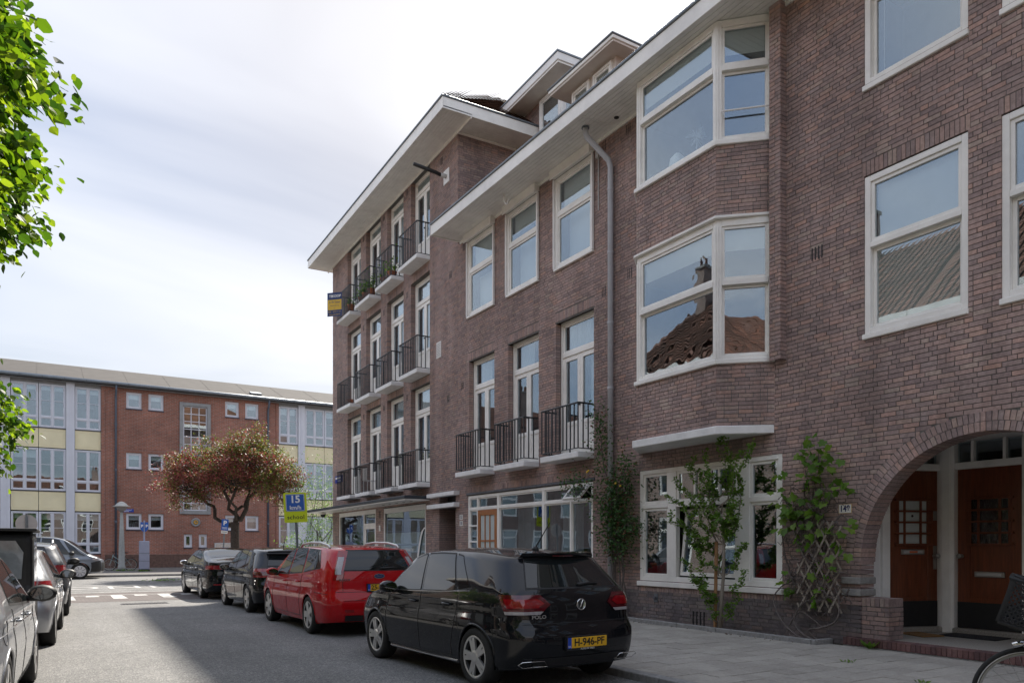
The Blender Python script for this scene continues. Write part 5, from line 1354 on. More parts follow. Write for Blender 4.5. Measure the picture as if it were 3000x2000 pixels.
class Car:
    def __init__(s, name, label, sp, loc, rotz=0, mat=None, group=None):
        s.sp = sp; s.L = sp['L']; s.W = sp['W']; s.mat = mat
        s.root = thing(name, label, sp.get('cat', 'car'), loc, rotz, group)
        s.yR = pchip(sp['yR']); s.yFo = pchip(sp['yF']); s.top = pchip(sp['top']); s.belt = pchip(sp['belt']); s.wp = pchip(sp['wp'])
        s.tr = pchip(sp.get('tr', [(0, .80), (.05, .865), (.12, .92), (.3, .968), (.75, 1.0), (1.0, 1.0)]))
        s.tf = pchip(sp.get('tf', [(0, .72), (.06, .80), (.16, .87), (.4, .945), (.95, 1.0), (1.2, 1.0)]))
        s.k = sp.get('k', .42); s.bl = sp.get('bl', .07); s.blf = sp.get('blf', .16)
    def b(s, y0): return min(s.belt(y0), s.top(y0) - .035)
    def w(s, y0, z):
        bb = s.b(y0); r = s.W * s.wp(min(z, bb)) * s.tr(y0) * s.tf(s.L - y0)
        if z > bb: r -= s.k * (z - bb) + .14 * (z - bb) ** 2
        return max(.05, r)
    def y(s, y0, z): return s.yR(z) + (y0 / s.L) * (s.L - s.yFo(z) - s.yR(z))
    def S(s, y0, z, side=-1, off=0): return Vector((side * (s.w(y0, z) + off), s.y(y0, z), z))
    def cr(s, y0): return s.sp.get('cr', .05)
    def roof(s, y0, f, off=0):
        c = s.cr(y0); zt = s.top(y0) - c
        yy = s.y(y0, zt); bow = s.sp.get('bow', .10) * (1 - f * f) * max(0, min(1, (y0 - s.sp['ws'][0]) / .3)) if y0 > s.sp['ws'][0] else 0
        return Vector((f * s.w(y0, zt), yy + bow * (1 if y0 < s.sp['ws'][1] else max(0, 1 - (y0 - s.sp['ws'][1]) / .5)), zt + c * (1 - f * f) + off))
    def cap(s, f, z, off=0): return Vector((f * s.w(0, z), s.yR(z) - s.bl * (1 - f * f) - off, z))
    def capf(s, f, z, off=0): return Vector((f * s.w(s.L, z), s.L - s.yFo(z) + s.blf * (1 - f * f) + off, z))
    def zb(s, y0):
        z = s.sp.get('sill', .20)
        z = z + (.05 * max(0, 1 - y0 / .5)) + .04 * max(0, 1 - (s.L - y0) / .5)
        for ya in s.sp['axles']:
            R = s.sp['Ra']; d = abs(y0 - ya)
            if d < R: z = max(z, s.sp['rt'] + sqrt(R * R - d * d))
        return z
    def body(s):
        L = s.L; R = s.sp['Ra']
        ys = [L * i / 64 for i in range(65)]
        for ya in s.sp['axles']:
            ys = [y for y in ys if abs(y - ya) > R + .02]
            ys += [ya + R * sin(pi / 2 * i / 9) for i in range(-9, 10)] + [ya - R - .004, ya + R + .004]
        ys = sorted(ys); ns, ng, nr = 16, 7, 7
        prof = []
        for y0 in ys:
            zb, bb = s.zb(y0), s.b(y0); zt = s.top(y0) - s.cr(y0); row = []
            for i in range(ns): row.append(s.S(y0, zb + (bb - zb) * i / (ns - 1), 1))
            for i in range(1, ng): row.append(s.S(y0, bb + (max(zt, bb + .004) - bb) * i / (ng - 1), 1))
            for i in range(1, nr): row.append(s.roof(y0, 1 - i / (nr - 1)))
            prof.append(row)
        mb = MB()
        for sg in (1, -1):
            g_ = [[Vector((sg * p.x, p.y, p.z)) for p in r] for r in prof]
            if sg < 0: g_ = [r[::-1] for r in g_]
            mb.grid(g_)
        nst = ns + ng - 1
        for e, row in ((0, prof[0]), (1, prof[-1])):
            caps = []
            for j in range(nst):
                p = row[j]; z = p.z
                caps.append([(s.cap(f, z) if e == 0 else s.capf(f, z)) for f in [1 - 2 * i / (2 * (nr - 1)) for i in range(2 * nr - 1)]])
            tr_ = row[nst - 1:]
            caps[-1] = [p for p in tr_] + [Vector((-p.x, p.y, p.z)) for p in tr_[-2::-1]]
            if e == 1: caps = [r[::-1] for r in caps]
            mb.grid(caps)
        me = mb.mesh('body'); bm = bmesh.new(); bm.from_mesh(me); bmesh.ops.remove_doubles(bm, verts=bm.verts, dist=.0008)
        bmesh.ops.recalc_face_normals(bm, faces=bm.faces); bm.to_mesh(me); bm.free()
        for p in me.polygons: p.use_smooth = True
        me.materials.append(s.mat)
        o = bpy.data.objects.new('body', me); COL.objects.link(o); o.parent = s.root; s.bodyo = o
        # floor and wheel housings
        zf = s.sp.get('sill', .2) + .03
        MB().box(-s.W * .86, s.W * .86, .25, L - .3, zf, zf + .1).build('underbody', M['black'], s.root)
        for ya in s.sp['axles']:
            hb = MB(); rows = []
            for xx in (-s.W * .93, s.W * .93):
                rows.append([(xx, ya + (R + .0) * sin(t), s.sp['rt'] + (R + .0) * cos(t)) for t in [-1.9 + 3.8 * i / 14 for i in range(15)]])
            hb.grid(rows); hb.build('wheel_housing', M['black'], s.root, smooth=True)
            for sg in (1, -1):
                pth = [s.S(ya + R * sin(t), s.sp['rt'] + R * cos(t), sg, -.004) for t in [-1.52 + 3.04 * i / 20 for i in range(21)]]
                MB().tube(pth, .013, 6).build('arch_lip', s.sp.get('liptrim', s.mat), s.root, smooth=True)
        return o
    def patch(s, fn, nu, nv, name, mat, parent=None, thick=0):
        mb = MB(); mb.grid([[fn(i / nu, j / nv) for i in range(nu + 1)] for j in range(nv + 1)])
        o = mb.build(name, mat, parent or s.root, smooth=True)
        return o
    def sideglass(s, q, name='side_window', off=.006, sides=(-1, 1), trim=True, mat=None):
        """q: four (y0, v) corners: bottom rear, bottom front, top front, top rear; v = 0 belt, 1 roof edge"""
        def pt(u, v, sd, o, g=0):
            a = [q[0][i] * (1 - u) + q[1][i] * u for i in (0, 1)]; b = [q[3][i] * (1 - u) + q[2][i] * u for i in (0, 1)]
            y0 = a[0] * (1 - v) + b[0] * v; vv = a[1] * (1 - v) + b[1] * v
            bb = s.b(y0); zt = s.top(y0) - s.cr(y0); z = bb + (max(zt, bb + .01) - bb) * vv
            return s.S(y0, z, sd, o)
        for sd in sides:
            r_ = None
            if trim:
                def ptx(u, v): return pt(-.02 + 1.04 * u, -.05 + 1.1 * v, sd, off * .5)
                r_ = s.patch(ptx, 14, 8, 'window_seal', M['black'])
            s.patch(lambda u, v: pt(u, v, sd, off), 14, 8, name, mat or M['carglass'], r_)
    def capglass(s, f0, f1, z0, z1, name='rear_window', off=.006, rear=True, mat=None, narrow=0.0, trim=True):
        cp = s.cap if rear else s.capf
        def pt(u, v, o, g=0): 
            z = z0 - g + (z1 - z0 + 2 * g) * v; f = (f0 - g * 1.2) + (f1 - f0 + 2.4 * g) * u; return cp(f * (1 - narrow * (1 - v)), z, o)
        r_ = s.patch(lambda u, v: pt(u, v, off * .5, .018), 16, 8, 'window_seal', M['black']) if trim else None
        return s.patch(lambda u, v: pt(u, v, off), 16, 8, name, mat or M['carglass'], r_)
    def roofglass(s, ya, yb, f=.9, name='windscreen', off=.006):
        return s.patch(lambda u, v: s.roof(ya + (yb - ya) * v, -f + 2 * f * u, off) + Vector((0, .004, 0)), 14, 10, name, M['carglass'])
    def seam(s, pts, r=.0035, name='panel_gap', mat=None):
        MB().tube(pts, r, 5).build(name, mat or M['black'], s.root)
    def seam_side(s, yz, sides=(-1, 1), r=.0035, name='panel_gap', mat=None, off=.0005):
        dense = []
        for (a, b) in zip(yz[:-1], yz[1:]):
            for i in range(8): t = i / 8; dense.append((a[0] * (1 - t) + b[0] * t, a[1] * (1 - t) + b[1] * t))
        dense.append(yz[-1])
        for sd in sides: s.seam([s.S(y, z, sd, off) for y, z in dense], r, name, mat)
    def wheels(s, rim='spoke', mat=None, dark=None, steer=0):
        rt = s.sp['rt']; mat = mat or M['alloy']; tw = s.sp.get('tw', .10)
        key = ('wheel', rt, rim, mat.name, dark)
        for ya in s.sp['axles']:
            for sd in (-1, 1):
                x = sd * (s.w(ya, s.sp['rt'] + s.sp['Ra'] * .96) - tw - .012)
                T = Matrix.Translation((x, s.y(ya, rt), rt)) @ Matrix.Rotation(steer if (ya == s.sp['axles'][1]) else 0, 4, 'Z') @ Matrix.Rotation(sd * pi / 2, 4, 'Y')
                if key not in WHEELS: WHEELS[key] = make_wheel(rt, tw, rim, mat, dark)
                parts = WHEELS[key]
                wo = None
                for nm, me in parts:
                    if wo is None: wo = inst('wheel', me, s.root, T)
                    else: inst(nm, me, wo, Matrix.Identity(4))
    def mirror(s, y0, z, sd=-1, sides=(-1, 1), mat=None, size=1.0):
        for sd in sides:
            c = s.S(y0, z, sd, .13 * size); a = s.S(y0 - .02, z - .04, sd, -.01)
            mb = MB(); n = 12; rows = []
            for j in range(9):
                t = -1 + 2 * j / 8; rr_ = sqrt(max(0, 1 - abs(t) ** 2.6))
                rows.append([(c.x + .115 * size * rr_ * cos(2 * pi * i / n), c.y + .085 * size * t + .02, c.z + .075 * size * rr_ * sin(2 * pi * i / n)) for i in range(n)])
            mb.grid(rows, close=True); mo = mb.build('mirror', mat or s.mat, s.root, smooth=True)
            MB().tube([a, (a + c) / 2 + Vector((0, 0, -.03)), c + Vector((0, 0, -.03))], .028, 8).build('mirror_arm', M['black'], mo, smooth=True)
            gm = MB(); gm.lathe([(.001, .0), (1, .0)], 20, Matrix.Translation((c.x, c.y - .066 * size, c.z)) @ Matrix.Rotation(pi / 2, 4, 'X') @ Matrix.Diagonal((.085 * size, .052 * size, 1, 1)), cap=False)
            gm.build('mirror_glass', M['mirror'], mo)
    def handle(s, y0, z, sides=(-1, 1), mat=None, ln=.17):
        for sd in sides:
            a = s.S(y0 - ln / 2, z, sd, .006); b = s.S(y0 + ln / 2, z + .01, sd, .006); m = (a + b) / 2 + Vector((sd * .03, 0, 0))
            MB().tube([a, a * .8 + m * .2 + Vector((sd * .02, 0, 0)), m, b * .8 + m * .2 + Vector((sd * .02, 0, 0)), b], .014, 8).build('door_handle', mat or s.mat, s.root, smooth=True)
    def plate(s, txt, z, h=.105, w=.50, off=.012, rear=True, yoff=0, n=Vector((0, -1, 0)), x0=0):
        y = s.cap(0, z).y - off - yoff
        p = MB().box(x0 - w / 2, x0 + w / 2, y - .012, y, z - h / 2, z + h / 2).build('number_plate', M['plate_y'], s.root, bevel=.004)
        MB().box(x0 - w / 2 - .012, x0 + w / 2 + .012, y - .009, y + .03, z - h / 2 - .022, z + h / 2 + .012).build('plate_frame', M['black'], p)
        MB().box(x0 - w / 2, x0 - w / 2 + .045, y - .0132, y - .0122, z - h / 2, z + h / 2).build('plate_strip', M['plate_b'], p)
        text('plate_number', txt, h * .98, M['ink2'], p, frameM((x0 + .022, y - .0128, z), (1, 0, 0), (0, 0, 1)), .0006, bold=.0022, xs=.98 if len(txt) > 7 else 1)
        text('plate_country', 'NL', .03, M['white2'], p, frameM((x0 - w / 2 + .0225, y - .0138, z - h * .33), (1, 0, 0), (0, 0, 1)), .0003)
        return p, y
WHEELS = {}
M['mirror'] = pbr('mirror_glass', (.16, .17, .18), .03, metal=1, var=0)
def make_wheel(rt, tw, rim, mat, dark):
    out = []
    ri = rt * .70
    ty = MB(); ty.lathe([(ri, -tw), (rt * .93, -tw), (rt * .985, -tw * .8), (rt, -tw * .5), (rt, tw * .5), (rt * .985, tw * .8), (rt * .93, tw), (rt * .80, tw * 1.04), (ri, tw * .95), (ri - .01, tw * .7)], 40, cap=False)
    me = ty.mesh('tyre'); me.materials.append(M['tyre']); [setattr(p, 'use_smooth', True) for p in me.polygons]; out.append(('tyre', me))
    br = MB(); br.lathe([(ri - .004, tw * .95), (ri - .02, tw * .93), (ri - .03, tw * .6), (ri - .05, -tw * .2), (.02, -tw * .2)], 32, cap=False)
    me = br.mesh('rim'); me.materials.append(M['alloy_dark'] if rim != 'cover' else M['alloy_dark']); [setattr(p, 'use_smooth', True) for p in me.polygons]; out.append(('rim', me))
    lip = MB(); lip.lathe([(ri + .004, tw * .96), (ri - .008, tw * .985), (ri - .022, tw * .93)], 36, cap=False); me = lip.mesh('rim_lip'); me.materials.append(mat); out.append(('rim_lip', me))
    if rim == 'cover':
        for i in range(8):
            t = 2 * pi * i / 8; q = MB(); a0, a1 = .30, .33
            q.extr([(.06 * cos(t - .33), .06 * sin(t - .33), tw * .9), (ri * .96 * cos(t - .34), ri * .96 * sin(t - .34), tw * .86), (ri * .96 * cos(t), ri * .96 * sin(t), tw * .86), (ri * .96 * cos(t + .34), ri * .96 * sin(t + .34), tw * .86), (.06 * cos(t + .33), .06 * sin(t + .33), tw * .9)], (0, 0, .012))
            me = q.mesh('spoke'); me.materials.append(M['cover']); out.append(('spoke', me))
    else:
        for i in range(5):
            for dd in ((-.16, .16) if rim == 'double' else (0,)):
                t = 2 * pi * i / 5 + .3; c_, s_ = cos(t), sin(t); wd0, wd1 = (.030, .022) if rim == 'double' else (.055, .05)
                q = MB(); e = dd * ri * .95; e0 = dd * .25 * ri
                def pp(r, o): return (r * c_ - o * s_, r * s_ + o * c_)
                poly = [pp(.045, e0 - wd0), pp(ri - .012, e - wd1), pp(ri - .012, e + wd1), pp(.045, e0 + wd0)]
                q.extr([(x, y, tw * .72) for x, y in poly], (0, 0, tw * .22))
                me = q.mesh('spoke'); me.materials.append(mat); out.append(('spoke', me))
    hb = MB(); hb.lathe([(.075, tw * .6), (.075, tw * .93), (.05, tw * 1.0), (.0, tw * 1.0)], 20); me = hb.mesh('hub'); me.materials.append(mat); out.append(('hub', me))
    return out
M['cover'] = pbr('wheel_cover', (.55, .55, .56), .4, var=.05)
def emblem(car, y, x, z, r, kind):
    """round chrome badge with the strokes of the photo's badge"""
    T = frameM((x, y, z), (1, 0, 0), (0, 0, 1))
    q = MB(); q.tube([T @ Vector((r * cos(2 * pi * i / 28), r * sin(2 * pi * i / 28), .004)) for i in range(28)], r * .11, 6, closed=True); e = q.build('badge', M['chrome'], car.root, smooth=True)
    if kind == 'vw':
        for st in ([(-.42, .84), (0, .06), (.42, .84)], [(-.86, .36), (-.42, -.80), (0, -.06), (.42, -.80), (.86, .36)]):
            q = MB(); q.tube([T @ Vector((a * r, b * r, .004)) for a, b in st], r * .10, 5); q.build('badge_stroke', M['chrome'], e)
        q = MB(); q.lathe([(r * .97, 0), (r * .97, .002)], 24, T); q.build('badge_field', M['black'], e)
    return e
def oval_badge(car, y, x, z, a, b, col):
    T = frameM((x, y, z), (1, 0, 0), (0, 0, 1)); q = MB(); q.prism([(a * cos(2 * pi * i / 28), b * sin(2 * pi * i / 28)) for i in range(28)], 0, .006, T); e = q.build('badge', M['chrome'], car.root)
    q = MB(); q.prism([(a * .88 * cos(2 * pi * i / 28), b * .82 * sin(2 * pi * i / 28)) for i in range(28)], .0061, .008, T); q.build('badge_field', col, e); return e, T
def letters(car, s, size, x, y, z, mat=None, xs=1.1, bold=.001): text('model_lettering', s, size, mat or M['chrome'], car.root, frameM((x, y, z), (1, 0, 0), (0, 0, 1)), .002, xs=xs, bold=bold)

HATCH = dict(L=4.05, W=.875, axles=(.70, 3.255), Ra=.345, rt=.315, sill=.20, ws=(2.25, 3.02),
    yR=[(.15, .16), (.26, .06), (.38, .012), (.50, .0), (.60, .012), (.66, .05), (.72, .075), (.88, .085), (.98, .115), (1.08, .20), (1.25, .355), (1.37, .455), (1.46, .49)],
    yF=[(.15, .20), (.3, .04), (.45, .0), (.6, .03), (.75, .12), (.9, .2), (1.45, .2)],
    top=[(0, 1.385), (.25, 1.42), (.8, 1.455), (1.5, 1.462), (2.0, 1.445), (2.3, 1.40), (2.65, 1.21), (3.02, .995), (3.2, .96), (3.6, .88), (3.9, .78), (4.05, .70)],
    belt=[(0, 1.01), (.6, 1.0), (1.5, .965), (2.6, .93), (3.2, .92), (4.05, .70)],
    wp=[(.15, .90), (.24, .95), (.34, .972), (.46, .985), (.60, 1.0), (.70, .992), (.80, .978), (.86, .985), (.93, .97), (1.02, .935)])
# --- the black hatchback nearest on the right
c = Car('hatchback_car', 'black hatchback with yellow plate H-946-PF, nearest car at the kerb', HATCH, (4.70, 6.27, 0), radians(2.5), P['black'], 'cars parked along the right kerb')
c.body(); c.wheels('double')
c.sideglass([(2.02, .04), (2.86, .06), (2.34, .93), (2.02, .95)]); c.sideglass([(1.12, .03), (1.95, .04), (1.95, .95), (1.20, .93)]); c.sideglass([(.80, .10), (1.05, .05), (1.13, .92), (.98, .88)])
c.capglass(-.86, .86, 1.055, 1.335, narrow=-.06); c.roofglass(2.30, 2.98)
c.patch(lambda u, v: c.cap(-1 + 2 * u, 1.352 + .05 * v, -.0 + .09 * v ** .5 * (1 - .35 * (2 * u - 1) ** 2) + .012), 18, 5, 'roof_spoiler', P['black'])
c.patch(lambda u, v: c.cap(-1 + 2 * u, 1.402 + .0 * v, .10 * (1 - v) * (1 - .35 * (2 * u - 1) ** 2) + .012 - .03 * v) + Vector((0, 0, .016 * v)), 18, 5, 'roof_spoiler', P['black'])
c.patch(lambda u, v: c.cap(-.28 + .56 * u, 1.366 + .018 * v, .075), 8, 2, 'brake_light', M['tail_dark'])
def lamp(car, z0, z1, e, f, name='tail_light', mat=None, sides=(-1, 1), sk=0, off=.008, inner=None, taper=0):
    for sd in sides:
        def pt(u, v):
            z = z0 + (z1 - z0) * v; q = u * (e + f) - e
            if q < 0:
                p = car.S(-q * (1 - taper * (1 - v)), z, sd, off); return Vector((p.x, p.y - off * .3, p.z))
            q = q * (1 - taper * abs(v - .5) * 2)
            ff = 1 - q / max(.01, car.w(0, z)) - sk * (1 - v) * q
            p = car.cap(sd * ff, z, off); p.x += sd * off * (1 - q / f) ; return p
        o = car.patch(pt, 18, 6, name, mat or M['tail'])
        if inner:
            o2 = car.patch(lambda u, v: pt(u, inner[0] + (inner[1] - inner[0]) * v) + Vector((sd * .0015, -.0015, 0)), 18, 2, 'lamp_stripe', inner[2], o)
for k in (0,):
    lamp(c, .79, .985, .24, .31, inner=(.0, .16, M['clear_lamp']), taper=.38, mat=M['tail_dark'])
    lamp(c, .855, .945, .17, .24, name='brake_light', mat=M['tail'], off=.0105, taper=.3)
# bumper edge, tailgate gaps, door gaps
c.seam([c.cap(-1 + 2 * i / 20, .695, .002) for i in range(21)]); c.seam([c.cap(.80 - .02 * i * 0, .70 + .31 * i / 8, .002) for i in range(9)]); c.seam([c.cap(-.80, .70 + .31 * i / 8, .002) for i in range(9)])
c.seam_side([(1.99, .27), (1.985, .6), (1.99, .93)]); c.seam_side([(1.06, .93), (1.08, .72), (1.16, .56), (1.22, .40), (1.20, .27)]); c.seam_side([(2.93, .90), (2.90, .6), (2.88, .27)]); c.seam_side([(1.20, .27), (2.0, .26), (2.88, .27)])
c.seam_side([(.30, .80), (.9, .815), (2.0, .80), (2.9, .785)], r=.004, name='body_crease', mat=P['black'])
c.seam_side([(1.08, .225), (2.0, .22), (2.86, .225)], r=.010, name='sill_trim', mat=M['chrome'], off=.002)
c.seam_side([(.82, 1.0), (1.5, .966), (2.2, .945), (2.85, .925)], r=.008, name='window_trim', mat=M['chrome'], off=.004)
c.handle(1.30, .835); c.handle(2.17, .825); c.mirror(2.70, .975)
pl_, py_ = c.plate('H-946-PF', .50, .108, .515, .02)
text('dealer_lettering', 'AUTO DE VRIES', .026, M['white2'], pl_, frameM((.0, py_ - .0095, .435), (1, 0, 0), (0, 0, 1)), .0004)
emblem(c, c.cap(0, .875).y - .006, 0, .875, .055, 'vw'); letters(c, 'POLO', .05, -.52, c.cap(-.62, .765).y - .006, .765, xs=1.35)
# rear diffuser with two trimmed outlets, wiper, aerial
c.patch(lambda u, v: c.cap(-.9 + 1.8 * u, .27 + .09 * v, .006), 16, 3, 'diffuser', M['black'])
for sd in (-1, 1):
    q = MB(); z0 = .30; p = [(.44, z0 - .025), (.72, z0 - .025), (.78, z0 + .01), (.74, z0 + .035), (.50, z0 + .035)]
    q.tube([Vector((sd * x, c.cap(x / .8, z).y - .012, z)) for x, z in p], .005, 6, closed=True); q.build('exhaust_trim', M['chrome'], c.root, smooth=True)
MB().tube([c.cap(.05, 1.075, .02), c.cap(.30, 1.085, .02), c.cap(.52, 1.08, .016)], [.02, .014, .007], 8).build('rear_wiper', M['black'], c.root, smooth=True)
a_ = c.roof(.42, 0); q = MB(); q.tube([a_ + Vector((0, 0, -.01)), a_ + Vector((0, -.02, .035))], [.05, .02], 10); q.build('aerial_base', M['black'], c.root, smooth=True)
MB().tube([a_ + Vector((0, -.01, .03)), a_ + Vector((.055, -.20, .30))], [.009, .004], 7).build('aerial', M['black'], c.root)

# --- red estate
WAGON = dict(HATCH, L=4.47, W=.92, axles=(.93, 3.57), Ra=.355, rt=.32, ws=(2.55, 3.36), k=.36,
    yR=[(.15, .18), (.28, .06), (.42, .01), (.55, .0), (.66, .02), (.74, .06), (.95, .08), (1.10, .11), (1.25, .18), (1.42, .30), (1.52, .34)],
    top=[(0, 1.44), (.3, 1.475), (1.0, 1.50), (1.8, 1.505), (2.3, 1.485), (2.6, 1.43), (3.0, 1.21), (3.36, 1.03), (3.6, .99), (4.0, .90), (4.3, .80), (4.47, .70)],
    belt=[(0, 1.06), (.6, 1.05), (1.6, 1.01), (2.8, .96), (3.5, .95), (4.47, .70)])
c = Car('estate_car', 'red estate car with silver roof rails, parked ahead of the black hatchback', WAGON, (4.67, 11.76, 0), radians(.4), P['red'], 'cars parked along the right kerb')
c.body(); c.wheels('spoke')
c.sideglass([(2.28, .03), (3.14, .05), (2.68, .93), (2.28, .95)]); c.sideglass([(1.42, .03), (2.20, .03), (2.20, .95), (1.46, .94)]); c.sideglass([(.45, .16), (1.33, .04), (1.37, .93), (.60, .90)])
c.capglass(-.86, .86, 1.09, 1.40); c.roofglass(2.60, 3.32)
lamp(c, .93, 1.40, .03, .10, mat=M['tail']); lamp(c, 1.02, 1.30, .015, .06, name='clear_lamp', mat=M['clear_lamp'], off=.011)
c.seam([c.cap(-1 + 2 * i / 20, .735, .002) for i in range(21)]); c.seam([c.cap(.84, .74 + .33 * i / 8, .002) for i in range(9)]); c.seam([c.cap(-.84, .74 + .33 * i / 8, .002) for i in range(9)]); c.seam([c.cap(-.82 + 1.64 * i / 20, .60, .002) for i in range(21)])
c.seam_side([(2.24, .28), (2.24, 1.0)]); c.seam_side([(1.36, 1.0), (1.36, .75), (1.46, .5), (1.44, .28)]); c.seam_side([(3.22, .95), (3.18, .28)]); c.seam_side([(1.44, .28), (3.18, .28)]); c.seam_side([(.1, .70), (.55, .72)])
c.handle(1.55, .86); c.handle(2.40, .85); c.mirror(2.98, 1.0); c.mirror(2.98, 1.0, size=.6, mat=M['black'])
c.plate('25-RB-NK', .80, .105, .50, .012, x0=.04); e, T = oval_badge(c, c.cap(0, .98).y - .008, .0, .985, .095, .04, M['sign_navy']); text('badge_script', 'Ford', .045, M['chrome'], e, T @ Matrix.Translation((0, 0, .0085)), .0006)
letters(c, 'FOCUS', .045, -.58, c.cap(-.68, .95).y - .006, .93, xs=1.3)
for sd in (-1, 1):
    pth = [c.roof(y, sd * .90) + Vector((0, 0, zz)) for y, zz in ((.38, .0), (.46, .045), (.9, .075), (1.6, .078), (2.1, .06), (2.28, .0))]
    MB().tube(pth, .022, 8).build('roof_rail', M['alloy'], c.root, smooth=True)
MB().tube([c.cap(.05, 1.11, .02), c.cap(.40, 1.12, .02), c.cap(.62, 1.11, .014)], [.02, .014, .007], 8).build('rear_wiper', M['black'], c.root, smooth=True)
c.patch(lambda u, v: c.cap(-.82 + 1.64 * u, .26 + .10 * v, .008), 16, 3, 'bumper_insert', M['black'])
for sd in (-1, 1): c.patch(lambda u, v: c.cap(sd * (.62 + .2 * u), .41 + .045 * v, .006), 4, 2, 'reflector', M['tail'])
# --- black small hatchback
SMALL = dict(HATCH, L=3.96, W=.865, axles=(.72, 3.26),
    yR=[(.15, .16), (.26, .06), (.38, .012), (.50, .0), (.62, .02), (.72, .06), (.88, .08), (1.0, .14), (1.15, .28), (1.33, .42), (1.43, .42)])
c = Car('hatchback_car', 'black small hatchback with red claw tail lights, between the red estate and the black saloon', SMALL, (4.66, 16.78, 0), radians(.6), P['black'], 'cars parked along the right kerb')
c.body(); c.wheels('double')
c.sideglass([(1.98, .04), (2.80, .06), (2.30, .93), (1.98, .95)]); c.sideglass([(1.02, .06), (1.90, .04), (1.90, .95), (1.14, .92)])
c.capglass(-.84, .84, 1.05, 1.30); c.roofglass(2.28, 2.96); lamp(c, .80, .99, .22, .28); lamp(c, .84, .92, .18, .18, name='brake_light', mat=M['tail_dark'], off=.011)
c.patch(lambda u, v: c.cap(-1 + 2 * u, 1.33 + .04 * v, .012 + .13 * v ** .6), 14, 4, 'roof_spoiler', P['black'])
c.seam_side([(1.94, .27), (1.94, .95)]); c.seam_side([(1.06, .93), (1.16, .56), (1.20, .27)]); c.seam_side([(2.88, .90), (2.84, .27)]); c.mirror(2.66, .98); c.handle(1.30, .85); c.handle(2.1, .84)
c.seam_side([(.78, .99), (1.5, .966), (2.85, .925)], r=.008, name='window_trim', mat=M['chrome'], off=.004)
a_ = c.roof(.5, 0); MB().tube([a_, a_ + Vector((.0, -.12, .22))], [.012, .004], 7).build('aerial', M['black'], c.root)
c.plate('K-218-TB', .52, .105, .5, .014)
# --- black saloon with fastback
SALOON = dict(HATCH, L=4.97, W=.965, axles=(.98, 3.94), Ra=.375, rt=.345, sill=.18, ws=(3.05, 3.85), k=.46, cr=.06,
    yR=[(.15, .18), (.3, .05), (.45, .0), (.65, .01), (.85, .03), (1.0, .02), (1.08, .05), (1.45, .05)],
    yF=[(.15, .2), (.3, .05), (.5, .0), (.65, .04), (.8, .2), (1.45, .2)],
    top=[(0, 1.07), (.2, 1.10), (.55, 1.15), (1.0, 1.24), (1.5, 1.36), (2.0, 1.43), (2.5, 1.445), (3.0, 1.40), (3.4, 1.22), (3.85, 1.0), (4.2, .92), (4.6, .80), (4.97, .66)],
    belt=[(0, 1.02), (.6, 1.04), (1.2, 1.02), (2.2, .98), (3.6, .93), (4.97, .66)])
c = Car('saloon_car', 'black saloon with sloping rear glass, farthest car along the right kerb', SALOON, (4.66, 21.98, 0), radians(.4), P['black'], 'cars parked along the right kerb')
c.body(); c.wheels('spoke', M['alloy'])
c.sideglass([(2.32, .05), (3.5, .08), (3.05, .93), (2.32, .95)]); c.sideglass([(1.18, .25), (2.24, .05), (2.24, .95), (1.72, .85)])
c.roofglass(.75, 1.9, .80, 'rear_window'); c.roofglass(3.05, 3.8, .9)
lamp(c, .84, .95, .30, .34); c.patch(lambda u, v: c.cap(-.45 + .9 * u, .86 + .03 * v, .01), 10, 2, 'chrome_strip', M['chrome']); lamp(c, .40, .44, .0, .35, name='reflector', mat=M['tail'])
c.seam_side([(2.28, .25), (2.28, .98)]); c.seam_side([(1.30, 1.0), (1.36, .6), (1.40, .25)]); c.seam_side([(3.55, .92), (3.5, .25)]); c.mirror(3.28, .99, mat=M['chrome']); c.handle(1.5, .86, mat=M['chrome']); c.handle(2.45, .84, mat=M['chrome'])
c.seam_side([(1.15, 1.03), (1.6, 1.01), (2.4, .985), (3.5, .94)], r=.009, name='window_trim', mat=M['chrome'], off=.004); c.plate('R-513-XL', .66, .105, .5, .014)
# --- silver hatchback, nearest on the left
c = Car('hatchback_car', 'silver grey hatchback at the left picture edge, nearest car on the left', dict(HATCH, L=4.28, W=.90, axles=(.80, 3.42)), (-1.19, 6.42, 0), radians(-3.5), P['silver'], 'cars parked along the left kerb')
c.body(); c.wheels('double')
c.sideglass([(2.12, .03), (3.0, .05), (2.40, .93), (2.12, .95)]); c.sideglass([(1.15, .05), (2.04, .03), (2.04, .95), (1.25, .93)]); c.capglass(-.86, .86, 1.05, 1.33); c.roofglass(2.32, 3.0); lamp(c, .80, .98, .3, .34)
c.seam_side([(2.08, .27), (2.08, .95)]); c.seam_side([(1.18, .95), (1.22, .6), (1.32, .27)]); c.seam_side([(3.05, .92), (3.02, .27)]); c.seam_side([(.35, .78), (1.2, .80), (3.0, .78)], r=.006, name='body_crease', mat=P['silver']); c.mirror(2.72, 1.0, mat=M['black'], size=1.15); c.handle(1.40, .84); c.handle(2.30, .83)
fd = [(.62 + .1 * cos(t) , .80 + .095 * sin(t)) for t in [2 * pi * i / 20 for i in range(21)]]; c.seam([c.S(y, z, 1, .001) for y, z in fd], .003)
c.plate('S-402-GK', .50, .105, .5, .014)
